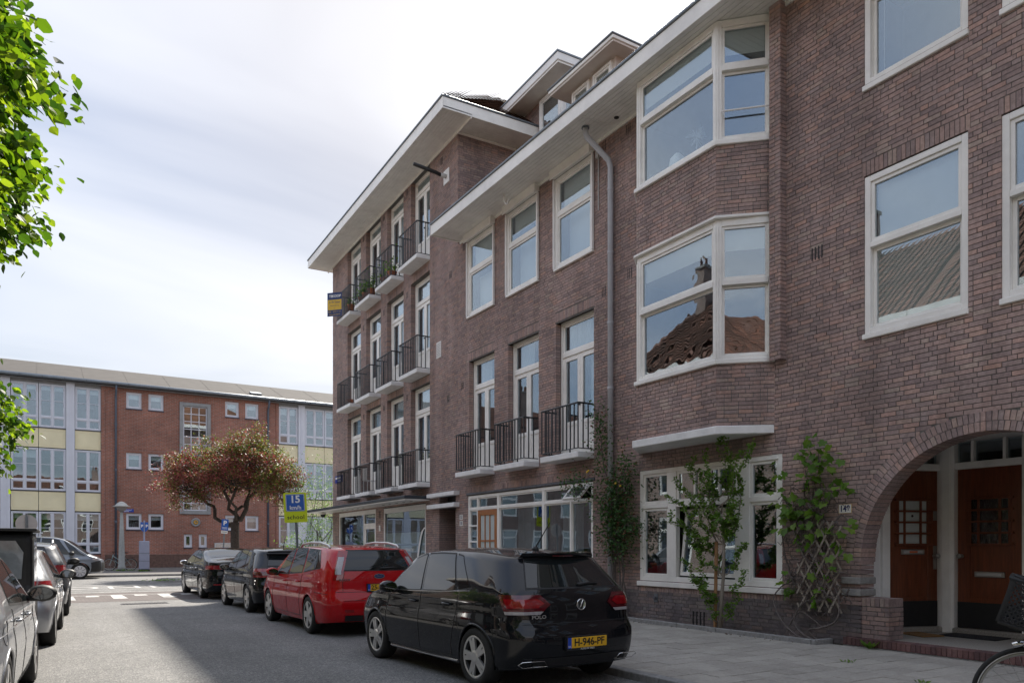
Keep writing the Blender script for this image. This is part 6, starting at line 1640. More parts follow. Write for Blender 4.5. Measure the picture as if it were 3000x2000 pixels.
# --- silver hatchback beyond the covered microcar
c = Car('hatchback_car', 'silver hatchback behind the black covered microcar on the left', dict(HATCH, L=4.10), (-.78, 12.62, 0), radians(-3), P['silver'], 'cars parked along the left kerb')
c.body(); c.wheels('spoke')
c.sideglass([(2.02, .03), (2.86, .05), (2.34, .93), (2.02, .95)]); c.sideglass([(1.05, .05), (1.95, .03), (1.95, .95), (1.15, .93)]); c.capglass(-.86, .86, 1.05, 1.33); c.roofglass(2.30, 2.98); lamp(c, .80, .98, .28, .30); c.mirror(2.70, 1.0, mat=M['black'], size=1.1); c.handle(1.3, .84, mat=M['chrome']); c.handle(2.2, .83, mat=M['chrome'])
c.seam_side([(1.99, .27), (1.99, .95)]); c.seam_side([(1.08, .95), (1.16, .56), (1.22, .27)]); c.seam_side([(2.9, .9), (2.88, .27)]); c.plate('T-770-RX', .50, .105, .5, .014)
# --- dark grey crossover with roof rails
SUV = dict(HATCH, L=4.35, W=.92, axles=(.82, 3.45), Ra=.375, rt=.345, sill=.25, ws=(2.4, 3.2),
    yR=[(.2, .16), (.32, .06), (.45, .01), (.6, .0), (.72, .03), (.85, .06), (1.05, .09), (1.2, .18), (1.38, .32), (1.5, .38), (1.6, .4)],
    top=[(0, 1.50), (.3, 1.54), (.9, 1.575), (1.6, 1.58), (2.15, 1.55), (2.45, 1.49), (2.85, 1.29), (3.2, 1.10), (3.45, 1.06), (3.9, .97), (4.2, .86), (4.35, .74)],
    belt=[(0, 1.12), (.6, 1.11), (1.6, 1.07), (2.7, 1.03), (3.4, 1.02), (4.35, .74)])
c = Car('crossover_car', 'dark grey crossover with roof rails and red tail lights, farthest on the left', SUV, (-.52, 18.05, 0), radians(-2), P['grey'], 'cars parked along the left kerb')
c.body(); c.wheels('spoke')
c.sideglass([(2.16, .03), (3.05, .05), (2.5, .93), (2.16, .95)]); c.sideglass([(1.2, .05), (2.08, .03), (2.08, .95), (1.26, .93)]); c.sideglass([(.55, .2), (1.1, .06), (1.17, .92), (.75, .85)]); c.capglass(-.86, .86, 1.17, 1.45); c.roofglass(2.46, 3.16); lamp(c, .90, 1.09, .30, .36); c.mirror(2.85, 1.12, mat=M['black'], size=1.15)
for sd in (-1, 1): MB().tube([c.roof(y, sd * .90) + Vector((0, 0, zz)) for y, zz in ((.4, 0), (.5, .05), (1.2, .07), (2.0, .055), (2.15, 0))], .02, 8).build('roof_rail', M['alloy'], c.root, smooth=True)
c.plate('G-305-VD', .70, .105, .5, .014)
# --- blue grey van across the junction, nose to the right, ladder on its roof
VAN = dict(HATCH, cat='van', L=4.71, W=.99, axles=(.86, 3.85), Ra=.385, rt=.35, sill=.22, ws=(3.15, 4.25), k=.17, bow=.16, liptrim=M['black'],
    yR=[(.2, .1), (.4, .0), (.7, 0), (1.0, .03), (1.5, .1), (1.95, .2)], yF=[(.2, .18), (.35, .03), (.55, .0), (.75, .02), (.95, .08), (1.1, .1), (1.95, .1)],
    top=[(0, 1.86), (.3, 1.92), (1.5, 1.94), (2.6, 1.92), (3.2, 1.82), (3.6, 1.58), (4.0, 1.28), (4.3, 1.08), (4.55, 1.0), (4.71, .92)],
    belt=[(0, 1.14), (2.0, 1.13), (3.6, 1.10), (4.3, .98), (4.71, .85)])
c = Car('van', 'blue grey electric van with a ladder on its roof, crossing at the school kerb', VAN, (-2.55, 40.3, 0), radians(-90), P['buzz'])
c.body(); c.wheels('cover')
c.sideglass([(2.35, .05), (3.5, .07), (3.05, .90), (2.35, .92)]); c.sideglass([(3.62, .10), (4.15, .25), (3.72, .85), (3.25, .90)], name='quarter_window'); c.sideglass([(1.0, .05), (2.25, .05), (2.25, .92), (1.0, .9)]); c.roofglass(3.25, 4.2, .93)
c.seam_side([(2.3, .25), (2.3, 1.1)]); c.seam_side([(3.55, 1.0), (3.5, .25)]); c.mirror(3.55, 1.16, mat=M['black'], size=1.25)
c.patch(lambda u, v: c.S(4.28 + .42 * u, .32 + (.42 + .1 * u) * v, 1, .005), 8, 6, 'bumper_corner', M['black'])
for sd in (-1, 1):
    c.patch(lambda u, v: c.S(4.38 + .32 * u, .86 + .10 * v - .03 * u, sd, .006), 8, 3, 'headlight', M['clear_lamp']); 
c.patch(lambda u, v: c.capf(-1 + 2 * u, .34 + .4 * v, .006), 14, 5, 'front_bumper', M['black'])
ld = thing('ladder', 'aluminium ladder lying on the roof of the blue grey van', 'ladder', (-2.9, 39.6, 2.02))
MB().tube([(0, 0, 0), (2.75, 0, .05)], .03, 6).build('rail', M['alloy'], ld); MB().tube([(0, .4, 0), (2.75, .4, .05)], .03, 6).build('rail', M['alloy'], ld)
for i in range(10): MB().tube([(.15 + i * .27, 0, .003 + .005 * i), (.15 + i * .27, .4, .003 + .005 * i)], .015, 5).build('rung', M['alloy'], ld)
for x in (.5, 1.8): MB().box(x, x + .04, -.1, .5, -.09, -.03).build('rack_bar', M['black'], ld)
# --- black microcar with plastic side curtains
mc = thing('microcar', 'black boxy microcar with clear plastic curtains, behind the nearest silver car', 'car', (-.66, 10.85, 0), radians(-1))
q = MB(); q.extr([(-.52, 0.0, .33), (-.52, -.02, .80), (-.52, .05, 1.0), (-.52, .02, 1.60), (-.52, .12, 1.66), (-.52, 1.3, 1.66), (-.52, 1.62, 1.05), (-.52, 1.78, .75), (-.52, 1.78, .33), (-.52, 1.62, .33), (-.52, 1.55, .52), (-.52, 1.35, .58), (-.52, 1.15, .52), (-.52, 1.08, .33), (-.52, .66, .33), (-.52, .6, .52), (-.52, .4, .58), (-.52, .2, .52), (-.52, .14, .33)], (1.04, 0, 0))
q.build('body', M['black'], mc, bevel=.07, seg=3, smooth=False)
q = MB(); q.prism([(-.56, -.04), (.56, -.04), (.56, 1.36), (-.56, 1.36)], 1.655, 1.69); q.build('roof_cap', M['black'], mc, bevel=.012, seg=2)
M['film'] = pbr('clear_plastic_film', (.22, .24, .26), .08, var=.25, scale=5, coord='Object', bmp=.35, bscale=4, coat=1)
for xx, sd in ((.522, 1), (-.522, -1)):
    q = MB(); pts = [(xx, .14, .85), (xx, .98, .85), (xx, 1.05, 1.2), (xx, .95, 1.5), (xx, .78, 1.58), (xx, .3, 1.58), (xx, .16, 1.48), (xx, .12, 1.2)]; q.extr(pts, (sd * .006, 0, 0)); q.build('side_curtain', M['film'], mc)
q = MB(); q.extr([(-.40, -.0, 1.08), (.40, -.0, 1.08), (.42, -.0, 1.4), (.34, -.0, 1.54), (-.34, -.0, 1.54), (-.42, -.0, 1.4)], (0, .012, 0)); q.build('rear_curtain', M['film'], mc)
for sd in (-1, 1):
    MB().box(sd * .47 - .045, sd * .47 + .045, -.045, -.005, .70, .90).build('tail_light', M['tail'], mc, bevel=.012)
for y in (.40, 1.35):
    for sd in (-1, 1):
        T = Matrix.Translation((sd * .45, y, .235)) @ Matrix.Rotation(sd * pi / 2, 4, 'Y') 
        if ('micro',) not in WHEELS: WHEELS[('micro',)] = make_wheel(.235, .07, 'spoke', M['alloy'], None)
        wo = None
        for nm, me in WHEELS[('micro',)]:
            if wo is None: wo = inst('wheel', me, mc, T)
            else: inst(nm, me, wo, Matrix.Identity(4))
# ------------------------------------------------------------------ vegetation
def leafmat(name, stops, trans=.45, rough=.5):
    m, nt, N, L, b = nmat(name)
    g = N.new('ShaderNodeNewGeometry'); oi = N.new('ShaderNodeObjectInfo')
    s = N.new('ShaderNodeMath'); s.operation = 'ADD'; L.new(g.outputs['Random Per Island'], s.inputs[0]); L.new(oi.outputs['Random'], s.inputs[1])
    fr = N.new('ShaderNodeMath'); fr.operation = 'FRACT'; L.new(s.outputs[0], fr.inputs[0])
    r = ramp(N, L, fr.outputs[0], stops)
    L.new(r.outputs[0], b.inputs['Base Color']); b.inputs['Roughness'].default_value = rough; b.inputs['Specular IOR Level'].default_value = .35
    tl = N.new('ShaderNodeBsdfTranslucent'); 
    hs = N.new('ShaderNodeHueSaturation'); hs.inputs['Value'].default_value = 1.7; hs.inputs['Saturation'].default_value = 1.1; L.new(r.outputs[0], hs.inputs['Color']); L.new(hs.outputs[0], tl.inputs[0])
    mx = N.new('ShaderNodeMixShader'); mx.inputs[0].default_value = trans; L.new(b.outputs[0], mx.inputs[1]); L.new(tl.outputs[0], mx.inputs[2]); L.new(mx.outputs[0], N['Material Output'].inputs[0])
    return m
M['lime'] = leafmat('lime_leaf', [(0, (.02, .05, .008)), (.3, (.05, .105, .014)), (.65, (.12, .20, .022)), (1, (.24, .32, .04))], .5)
M['rose'] = leafmat('rose_leaf', [(0, (.04, .085, .03)), (.5, (.06, .13, .04)), (.86, (.09, .17, .05)), (.9, (.14, .05, .035)), (1, (.18, .07, .04))], .3)
M['shrub'] = leafmat('shrub_leaf', [(0, (.07, .14, .022)), (.5, (.11, .21, .035)), (1, (.18, .28, .05))], .35)
M['vine'] = leafmat('vine_leaf', [(0, (.07, .14, .02)), (.5, (.10, .20, .03)), (1, (.18, .27, .05))], .4)
M['haw_red'] = leafmat('hawthorn_blossom', [(0, (.09, .024, .024)), (.35, (.165, .042, .042)), (.65, (.23, .07, .062)), (1, (.30, .125, .095))], .35)
M['haw_leaf'] = leafmat('hawthorn_leaf', [(0, (.035, .06, .015)), (.4, (.07, .10, .02)), (.7, (.14, .13, .035)), (1, (.16, .20, .04))], .4)
M['bark'] = pbr('bark', (.10, .085, .07), .95, var=.4, scale=14, bmp=1, bscale=30)
M['bark_dark'] = pbr('dark_bark', (.055, .045, .038), .95, var=.4, scale=14, bmp=1, bscale=30)
M['vine_bark'] = pbr('vine_bark', (.13, .11, .10), .95, var=.35, scale=30, bmp=1, bscale=50)
M['stake'] = wood('stake_wood', (.25, .13, .06), (.38, .21, .10), .8, coat=0)
LEAF = [(0, 0, 0), (.30, .16, .03), (.42, .48, .05), (.22, .82, .03), (0, 1.05, -.04), (-.22, .82, .03), (-.42, .48, .05), (-.30, .16, .03), (0, .5, -.02)]
LF = [(0, 1, 8), (1, 2, 8), (2, 3, 8), (3, 4, 8), (4, 5, 8), (5, 6, 8), (6, 7, 8), (7, 0, 8)]
LEAF4 = [(0, 0, 0), (.36, .5, .04), (0, 1, 0), (-.36, .5, .04)]
VL = [(0, 0, 0), (.25, -.12, .02), (.52, .10, .05), (.40, .34, .02), (.56, .60, .05), (.24, .66, .02), (0, 1.0, .0), (-.24, .66, .02), (-.56, .60, .05), (-.40, .34, .02), (-.52, .10, .05), (-.25, -.12, .02), (0, .35, -.03)]
VF = [(i, (i + 1) % 12, 12) for i in range(12)]
def leafM(rnd, p, size, d=None, flat=.5):
    """leaf transform: tip direction d (or random, drooping), random roll"""
    if d is None: d = Vector((rnd.gauss(0, 1), rnd.gauss(0, 1), rnd.gauss(-.5, .6)))
    d = d.normalized(); up = Vector((rnd.gauss(0, .5), rnd.gauss(0, .5), 1)); x = d.cross(up)
    x = x.normalized() if x.length > 1e-3 else Vector((1, 0, 0)); z = x.cross(d)
    Mx = Matrix((x, d, z)).transposed().to_4x4() @ Matrix.Diagonal((size, size, size, 1)); Mx.translation = p; return Mx
def grow(rnd, base, tip, r0, r1, sag=.0, jit=.08, n=7):
    pts = []; L_ = (tip - base).length
    for i in range(n + 1):
        t = i / n; p = base.lerp(tip, t) + Vector((0, 0, sag * sin(pi * t))) 
        if 0 < i < n: p += Vector((rnd.gauss(0, 1), rnd.gauss(0, 1), rnd.gauss(0, 1))) * jit * L_ * .12
        pts.append(p)
    return pts, [r0 + (r1 - r0) * i / n for i in range(n + 1)]
def lime_tree(label, base, c, rad, nclump, per, size, seed, seenmax):
    rnd = random.Random(seed); root = thing('lime_tree', label, 'tree', base, 0, 'lime trees on the left pavement')
    B = Vector(base); C_ = Vector(c) - B
    tk = MB(); p, r = grow(rnd, Vector((0, 0, 0)), Vector((C_.x * .6, C_.y * .6, C_.z + .3)), .17, .06, 0, .25, 9); tk.tube(p, r, 12); trunk = tk.build('trunk', M['bark'], root, smooth=True)
    cl = []
    while len(cl) < nclump:
        v = Vector((rnd.uniform(-1, 1), rnd.uniform(-1, 1), rnd.uniform(-1, 1)))
        if not .25 < v.length < 1: continue
        v *= (.93 / max(.5, v.length)) ** .55
        q = C_ + Vector((v.x * rad[0], v.y * rad[1], v.z * rad[2]))
        cl.append(q)
    lv = []; tws = MB()
    for i, q in enumerate(cl):
        if i % 3 == 0:
            st = p[rnd.randrange(4, len(p))]; pp, rr_ = grow(rnd, st, q, .028, .006, .12, .9, 7); MB().tube(pp, rr_, 6).build('branch', M['bark_dark'], trunk, smooth=True)
        out = (q - C_); out.z *= .3; out = out.normalized() if out.length > .01 else Vector((1, 0, 0))
        ln = rnd.uniform(.45, .95); tipd = (out * .7 + Vector((rnd.gauss(0, .4), rnd.gauss(0, .4), rnd.uniform(-.9, .25)))).normalized()
        if in_view(B + q, 200): tws.tube([q - tipd * .35, q, q + tipd * ln * .6 + Vector((0, 0, .02)), q + tipd * ln], [.009, .007, .005, .003], 5)
        for k in range(per):
            t = rnd.random() ** .8; pos = q + tipd * ln * t + Vector((rnd.gauss(0, 1), rnd.gauss(0, 1), rnd.gauss(0, .8))) * (.12 + .05 * (1 - t))
            lv.append((pos, leafM(rnd, pos, size * rnd.uniform(.65, 1.2), tipd * .6 + Vector((rnd.gauss(0, .6), rnd.gauss(0, .6), rnd.gauss(-.45, .4))))))
    vis = sorted([( (view_px(B + pos) or (0, 0, 99))[2] if in_view(B + pos, 0) else 99, i) for i, (pos, T) in enumerate(lv)])
    single = set(i for d_, i in vis[:seenmax] if d_ < 90)
    if tws.v: tws.build('twigs', M['bark_dark'], root, kind='stuff')
    me = MB().add(LEAF, LF).mesh('leaf'); me.materials.append(M['lime'])
    cr = MB()
    for i, (pos, T) in enumerate(lv):
        if i not in single: cr.add([T @ Vector(v) for v in LEAF], LF)
    co = cr.build('crown', M['lime'], root, kind='stuff')
    for i in single: inst('leaf', me, co, lv[i][1])
    return root
lime_tree('leafy lime tree hanging into the upper left corner of the picture', (-3.0, 7.3, .08), (-2.93, 7.3, 5.3), (2.62, 2.9, 2.1), 520, 150, .092, 3, 300)
lime_tree('lower lime tree at the left edge, its leaves against the school', (-3.2, 14.9, .08), (-3.2, 14.6, 3.75), (2.5, 2.6, 1.3), 150, 110, .10, 5, 200)
lime_tree('lime tree beside the viewer on the left pavement', (-3.2, .4, .08), (-3.2, .4, 4.6), (2.5, 2.7, 2.2), 120, 60, .13, 7, 0)
lime_tree('lime tree behind the viewer on the left pavement', (-3.2, -7, .08), (-3.1, -7, 4.6), (2.6, 2.7, 2.2), 120, 60, .13, 8, 0)

# red hawthorn on the corner pavement
def hawthorn():
    rnd = random.Random(12); B = Vector((7.65, 37.6, .08)); root = thing('hawthorn_tree', 'red flowering hawthorn tree in front of the school', 'tree', tuple(B))
    R = Vector((cos(YAW), -sin(YAW), 0)); D = Vector((sin(YAW), cos(YAW), 0))
    f = Vector((0, 0, 2.55)); tk = MB(); tk.tube([Vector((0, 0, -.05)), Vector((.02, 0, .8)), Vector((-.02, 0, 1.7)), f], [.26, .21, .20, .19], 12)
    trunk = tk.build('trunk', M['bark_dark'], root, smooth=True)
    tips = []
    for (lat, dep, z, r) in ((-1.7, .1, 3.75, .11), (-.55, -.4, 4.3, .10), (.75, .3, 4.4, .12), (.35, .9, 4.2, .08), (.2, -1.0, 4.3, .08)):
        t = R * lat + D * dep + Vector((0, 0, z)); pp, rr_ = grow(rnd, f - Vector((0, 0, .15)), t, r, r * .6, -.25 if lat < -1 else .1, .5, 8); MB().tube(pp, rr_, 9).build('limb', M['bark_dark'], trunk, smooth=True); tips.append((t, r * .6))
    pts = []
    cl = []
    while len(cl) < 215:
        a, d_ = rnd.uniform(-3.1, 2.75), rnd.uniform(-2.4, 2.4)
        if (a / 3.1) ** 2 + (d_ / 2.4) ** 2 > 1: continue
        e = 1 - (a / 3.15) ** 2 * .8 - (d_ / 2.5) ** 2 * .6
        zt = 4.5 + rnd.gauss(0, .22) + 1.6 * max(0, e) ** .7 + .45 * math.exp(-((a - .85) / .7) ** 2) ; zl = 4.15 - 1.25 * (abs(a) / 3.1) ** 1.5 + rnd.gauss(0, .18)
        z = zl + (zt - zl) * rnd.random() ** .75
        cl.append(R * a + D * d_ + Vector((0, 0, z)))
    for c_ in ((.95, 0, 7.0), (.9, .2, 6.6), (-2.9, 0, 3.7), (-3.3, .1, 4.4), (2.6, 0, 3.6), (2.75, .2, 3.3), (-2.6, 0, 3.3), (-3.6, 0, 4.25), (2.5, .1, 5.4)): cl.append(R * c_[0] + D * c_[1] + Vector((0, 0, c_[2])))
    for i, q in enumerate(cl):
        if i % 2 == 0:
            t, r = min(tips, key=lambda k: (k[0] - q).length); pp, rr_ = grow(rnd, t, q, r * .55, .012, .1, .8, 6); MB().tube(pp, rr_, 6).build('branch', M['bark_dark'], trunk, smooth=True)
    red = MB(); gr = MB()
    for q in cl:
        green = rnd.random() * .76 + (.35 if q.z > 5.6 else 0) + (.25 if (q.dot(R) > 1.4) else 0)
        dirs = [Vector((rnd.gauss(0, 1), rnd.gauss(0, 1), rnd.gauss(.05, .45))).normalized() for _ in range(5)]
        for k in range(270):
            dd = rnd.choice(dirs); t = rnd.random(); pos = q + dd * t * .62 + Vector((rnd.gauss(0, 1), rnd.gauss(0, 1), rnd.gauss(0, .8))) * .15
            T = leafM(rnd, pos, rnd.uniform(.06, .11), Vector((rnd.gauss(0, 1), rnd.gauss(0, 1), rnd.gauss(0, .7))))
            (gr if rnd.random() < green else red).add([T @ Vector(v) for v in LEAF4], [(0, 1, 2, 3)])
    co = gr.build('crown', M['haw_leaf'], root, kind='stuff'); red.build('blossom', M['haw_red'], root, kind='stuff')
hawthorn()

def HP(u, n, z): return Vector((FX - n, u, z))      # facade coordinates to world
# planting strip
bed = MB().box(FX - .318, FX - .004, 6.95, 12.3, .0, .098).build('planting_strip', M['soil']); tag(bed, kind='structure')
for i in range(6):
    u = 6.93 + i * .9; MB().box(FX - .40, FX - .32, u + .003, u + .897, .0, .15).build('edging_stone', M['kerb'], bed, bevel=.008)
MB().box(FX - .40, FX - .004, 6.85, 6.925, .0, .15).build('edging_stone', M['kerb'], bed, bevel=.008)
rnd = random.Random(21)
lt = MB()
for i in range(420):
    u = rnd.uniform(7, 12); n = rnd.choice((rnd.uniform(.02, .28), rnd.uniform(.38, .55) if rnd.random() < .35 else .2)); T = leafM(rnd, HP(u, n, .105 if n < .3 else .088), rnd.uniform(.02, .045), Vector((rnd.gauss(0, 1), rnd.gauss(0, 1), rnd.gauss(0, .12)))); lt.add([T @ Vector(v) for v in LEAF4], [(0, 1, 2, 3)])
lt.build('leaf_litter', pbr('dry_leaves', (.10, .055, .03), .9, var=.5, scale=20), bed, kind='stuff')
# climbing rose round the downpipe
def rose():
    rnd = random.Random(31); root = thing('climbing_rose', 'climbing rose with small yellow flowers around the grey downpipe', 'climber', tuple(HP(11.45, .12, .09))); O = root.location.copy()
    stems = [((11.62, .10), (11.55, .16, 2.0), (11.9, .2, 3.3), (12.1, .22, 4.25)), ((11.35, .10), (11.38, .14, 1.3), (11.5, .2, 2.3), (11.2, .2, 3.0)), ((11.30, .12), (11.32, .15, 1.2), (11.65, .22, 2.1), (12.5, .3, 2.75), (12.75, .36, 2.85)),
             ((11.60, .13), (11.62, .16, 1.1), (11.75, .22, 1.9), (11.35, .25, 2.75), (11.05, .22, 3.05)), ((11.4, .12), (11.45, .2, 1.6), (11.1, .25, 1.9), (10.95, .22, 1.75))]
    lv = []
    for st in stems:
        P_ = [HP(st[0][0], st[0][1], .09) - O] + [HP(*q) - O for q in st[1:]]
        path = []
        for a, b in zip(P_[:-1], P_[1:]):
            for k in range(6): t = k / 6; path.append(a.lerp(b, t) + Vector((rnd.gauss(0, .012), rnd.gauss(0, .012), 0)))
        path.append(P_[-1]); n = len(path); MB().tube(path, [.02 * (1 - .75 * i / n) for i in range(n)], 7).build('stem', M['vine_bark'], root, smooth=True)
        for i in range(n):
            if path[i].z < 1.25 - .09: continue
            for k in range(36): lv.append(path[i] + Vector((rnd.gauss(0, .09), rnd.gauss(0, .17), rnd.gauss(0, .14))))
    for k in range(1200):
        u, z = rnd.gauss(11.45, .30), rnd.gauss(2.15, .42); lv.append(HP(u, rnd.uniform(.05, .34), z) - O)
    for k in range(260): lv.append(HP(rnd.gauss(11.95, .2), rnd.uniform(.05, .3), rnd.uniform(2.8, 4.2)) - O)
    cr = MB()
    for p in lv:
        T = leafM(rnd, p, rnd.uniform(.045, .075), Vector((rnd.gauss(-.4, .8), rnd.gauss(0, 1), rnd.gauss(-.3, .6)))); cr.add([T @ Vector(v) for v in LEAF4], [(0, 1, 2, 3)])
    cr.build('foliage', M['rose'], root, kind='stuff')
    my = pbr('yellow_petals', (.62, .40, .02), .6, var=.15)
    for k in range(4):
        p = HP(rnd.uniform(11.0, 12.4), .36, rnd.uniform(1.6, 3.0)) - O; q = MB(); q.lathe([(.004, -.015), (.02, .0), (.024, .014), (.011, .025), (.002, .02)], 8, Matrix.Translation(p) @ Matrix.Rotation(-1.2, 4, 'Y')); q.build('flower', my, root, smooth=True)
rose()
# young shrub tied to a stake before the window
def shrub():
    rnd = random.Random(41); B = HP(8.72, .30, .09); root = thing('shrub', 'leggy green shrub tied to a wooden stake before the ground floor window', 'shrub', tuple(B)); cr = MB()
    MB().tube([HP(8.83, .30, .09) - B, HP(8.80, .30, 1.55) - B], .028, 8).build('stake', M['stake'], root)
    main = [(8.72, .30, .09), (8.70, .30, .5), (8.64, .31, 1.0), (8.62, .32, 1.5), (8.66, .34, 2.0)]
    MB().tube([HP(*q) - B for q in main], [.035, .03, .026, .022, .015], 8).build('trunk', M['trellis'], root, smooth=True)
    tips = [(9.75, .5, 2.35), (9.6, .45, 2.62), (9.35, .4, 2.85), (9.15, .42, 2.95), (8.95, .38, 3.05), (8.6, .40, 3.2), (8.52, .42, 3.42), (8.2, .38, 2.95), (8.02, .36, 3.05), (9.45, .5, 1.9), (9.2, .5, 1.55), (8.35, .4, 2.5), (9.0, .45, 2.4), (8.8, .5, 2.7), (9.35, .55, 1.25), (9.1, .5, .9), (8.15, .35, 1.5), (8.25, .4, 1.9), (9.62, .5, 2.05), (8.45, .36, 2.2), (9.0, .5, 1.1), (9.25, .45, 2.2), (8.12, .4, 1.1)]
    for q in tips:
        st = HP(*main[min(4, max(0, int(rnd.uniform(.5, 1.4) + q[2] * 1.0)))]) if q[2] > 1.3 else HP(*main[rnd.choice((0, 1))])
        pp, rr_ = grow(rnd, st - B, HP(*q) - B, .012, .004, -.06, .5, 8); MB().tube(pp, rr_, 6).build('branch', M['trellis'], root, smooth=True)
        for i in range(2, len(pp) * 6):
            t = min(.999, i / (len(pp) * 6 - 1)); k = int(t * (len(pp) - 1)); p = pp[k].lerp(pp[min(k + 1, len(pp) - 1)], t * (len(pp) - 1) - k)
            if t < .25: continue
            for _ in range(8):
                T = leafM(rnd, p + Vector((rnd.gauss(0, .02), rnd.gauss(0, .026), rnd.gauss(0, .02))), rnd.uniform(.035, .065), Vector((rnd.gauss(0, 1), rnd.gauss(0, 1), rnd.gauss(.5, .6)))); cr.add([T @ Vector(v) for v in LEAF4], [(0, 1, 2, 3)])
    cr.build('foliage', M['shrub'], root, kind='stuff')
shrub()
# trellis and grape vine
tr = thing('trellis', 'diamond wooden trellis leaning on the wall left of the porch', 'trellis', tuple(HP(7.0, .04, .5)))
for k in range(-3, 7):
    for sg, n in ((1, .13), (-1, .142)):
        c0 = 6.62 + k * .17
        a, b = (c0, .53), (c0 + .75 * sg, .53 + 1.30)
        # clip to the panel
        def cl(p, q):
            (u0, z0), (u1, z1) = p, q; t0, t1 = 0, 1
            for lo, hi, x0, dx in ((6.62, 7.36, u0, u1 - u0), (.53, 1.84, z0, z1 - z0)):
                if abs(dx) < 1e-9: continue
                ta, tb = (lo - x0) / dx, (hi - x0) / dx
                if ta > tb: ta, tb = tb, ta
                t0, t1 = max(t0, ta), min(t1, tb)
            return None if t1 - t0 < .08 else ((u0 + (u1 - u0) * t0, z0 + (z1 - z0) * t0), (u0 + (u1 - u0) * t1, z0 + (z1 - z0) * t1))
        if sg < 0: a, b = (c0 + .37, .53), (c0 + .37 - .75, 1.83)
        r = cl(a, b)
        if not r: continue
        (u0, z0), (u1, z1) = r; A, Bv = HP(u0, n, z0) - tr.location, HP(u1, n, z1) - tr.location; d = (Bv - A); ln = d.length; Mx = frameM(A, d, Vector((-1, 0, 0)))
        MB().box(0, ln, 0, .011, -.014, .014, M=Mx).build('slat', M['trellis'], tr)
def vine():
    rnd = random.Random(51); B = HP(6.95, .18, .09); root = thing('grape_vine', 'grape vine with tangled woody stem on the trellis beside number 148', 'climber', tuple(B))
    P_ = lambda *q: HP(*q) - B
    for st in ([(6.9, .2, .09), (7.15, .25, .18), (7.35, .22, .35), (7.25, .18, .62), (7.0, .14, .75), (6.75, .12, 1.0)], [(6.92, .2, .09), (7.2, .28, .14), (7.55, .24, .35), (7.78, .15, .65), (7.7, .08, .85), (7.45, .08, 1.0), (7.25, .08, 1.4)],
               [(6.95, .18, .1), (7.1, .22, .25), (6.85, .24, .32), (6.65, .2, .45), (6.66, .15, .75), (6.85, .12, 1.1), (7.05, .10, 1.6), (7.0, .08, 2.1), (7.05, .07, 2.9)], [(6.9, .22, .1), (7.3, .3, .12), (7.45, .2, .28), (7.3, .16, .5), (7.1, .14, .42), (6.9, .16, .3)],
               [(7.25, .08, 1.2), (7.4, .08, 1.6), (7.55, .07, 2.0)], [(7.45, .08, .9), (7.62, .07, 1.3), (7.7, .07, 1.75)], [(6.95, .1, 1.4), (6.7, .08, 1.9), (6.55, .07, 1.8)]):
        pts = [P_(*q) for q in st]; path = []
        for i in range(len(pts) - 1):
            p0, p1, p2, p3 = pts[max(0, i - 1)], pts[i], pts[i + 1], pts[min(len(pts) - 1, i + 2)]
            for k in range(6):
                t = k / 6; path.append(.5 * ((2 * p1) + (p2 - p0) * t + (2 * p0 - 5 * p1 + 4 * p2 - p3) * t * t + (3 * p1 - p0 - 3 * p2 + p3) * t ** 3))
        path.append(pts[-1]); n = len(path); MB().tube(path, [.017 * (1 - .65 * i / n) for i in range(n)], 7).build('stem', M['vine_bark'], root, smooth=True)
    tw = MB()
    for i in range(190):
        a = P_(rnd.gauss(7.15, .22), rnd.uniform(.05, .2), rnd.uniform(.5, 2.3)); b = a + Vector((rnd.gauss(0, .03), rnd.gauss(0, .16), rnd.gauss(0, .15))); pp, rr_ = grow(rnd, a, b, (.008 if i % 3 else .012), .004, .05, 1.2, 5); tw.tube(pp, rr_, 5)
    tw.build('twigs', M['vine_bark'], root, kind='stuff')
    me = MB().add(VL, VF).mesh('leaf'); me.materials.append(M['vine'])
    spots = [(7.35, 1.85, .2, 34), (7.05, 2.6, .2, 40), (6.95, 2.25, .2, 30), (7.5, 1.95, .16, 18), (6.85, 1.65, .16, 14), (6.75, 1.35, .12, 7), (7.55, .85, .10, 8), (7.0, .75, .10, 6), (6.85, 1.95, .22, 12), (7.1, 2.95, .12, 12), (7.62, 2.15, .15, 10), (6.5, 2.3, .06, 3), (6.42, 1.75, .08, 4), (6.95, 1.15, .12, 5), (7.6, 2.6, .12, 6)]
    for u, z, s_, n in spots:
        for i in range(n):
            uu, zz = rnd.gauss(u, s_), rnd.gauss(z, s_ * .8)
            if 6.48 < uu < 6.86 and 1.84 < zz < 2.22: continue
            p = P_(uu, rnd.uniform(.07, .22), zz); T = leafM(rnd, p, rnd.uniform(.08, .15), Vector((rnd.gauss(-.5, .4), rnd.gauss(0, .6), rnd.gauss(-.7, .4)))); inst('leaf', me, root, T)
vine()
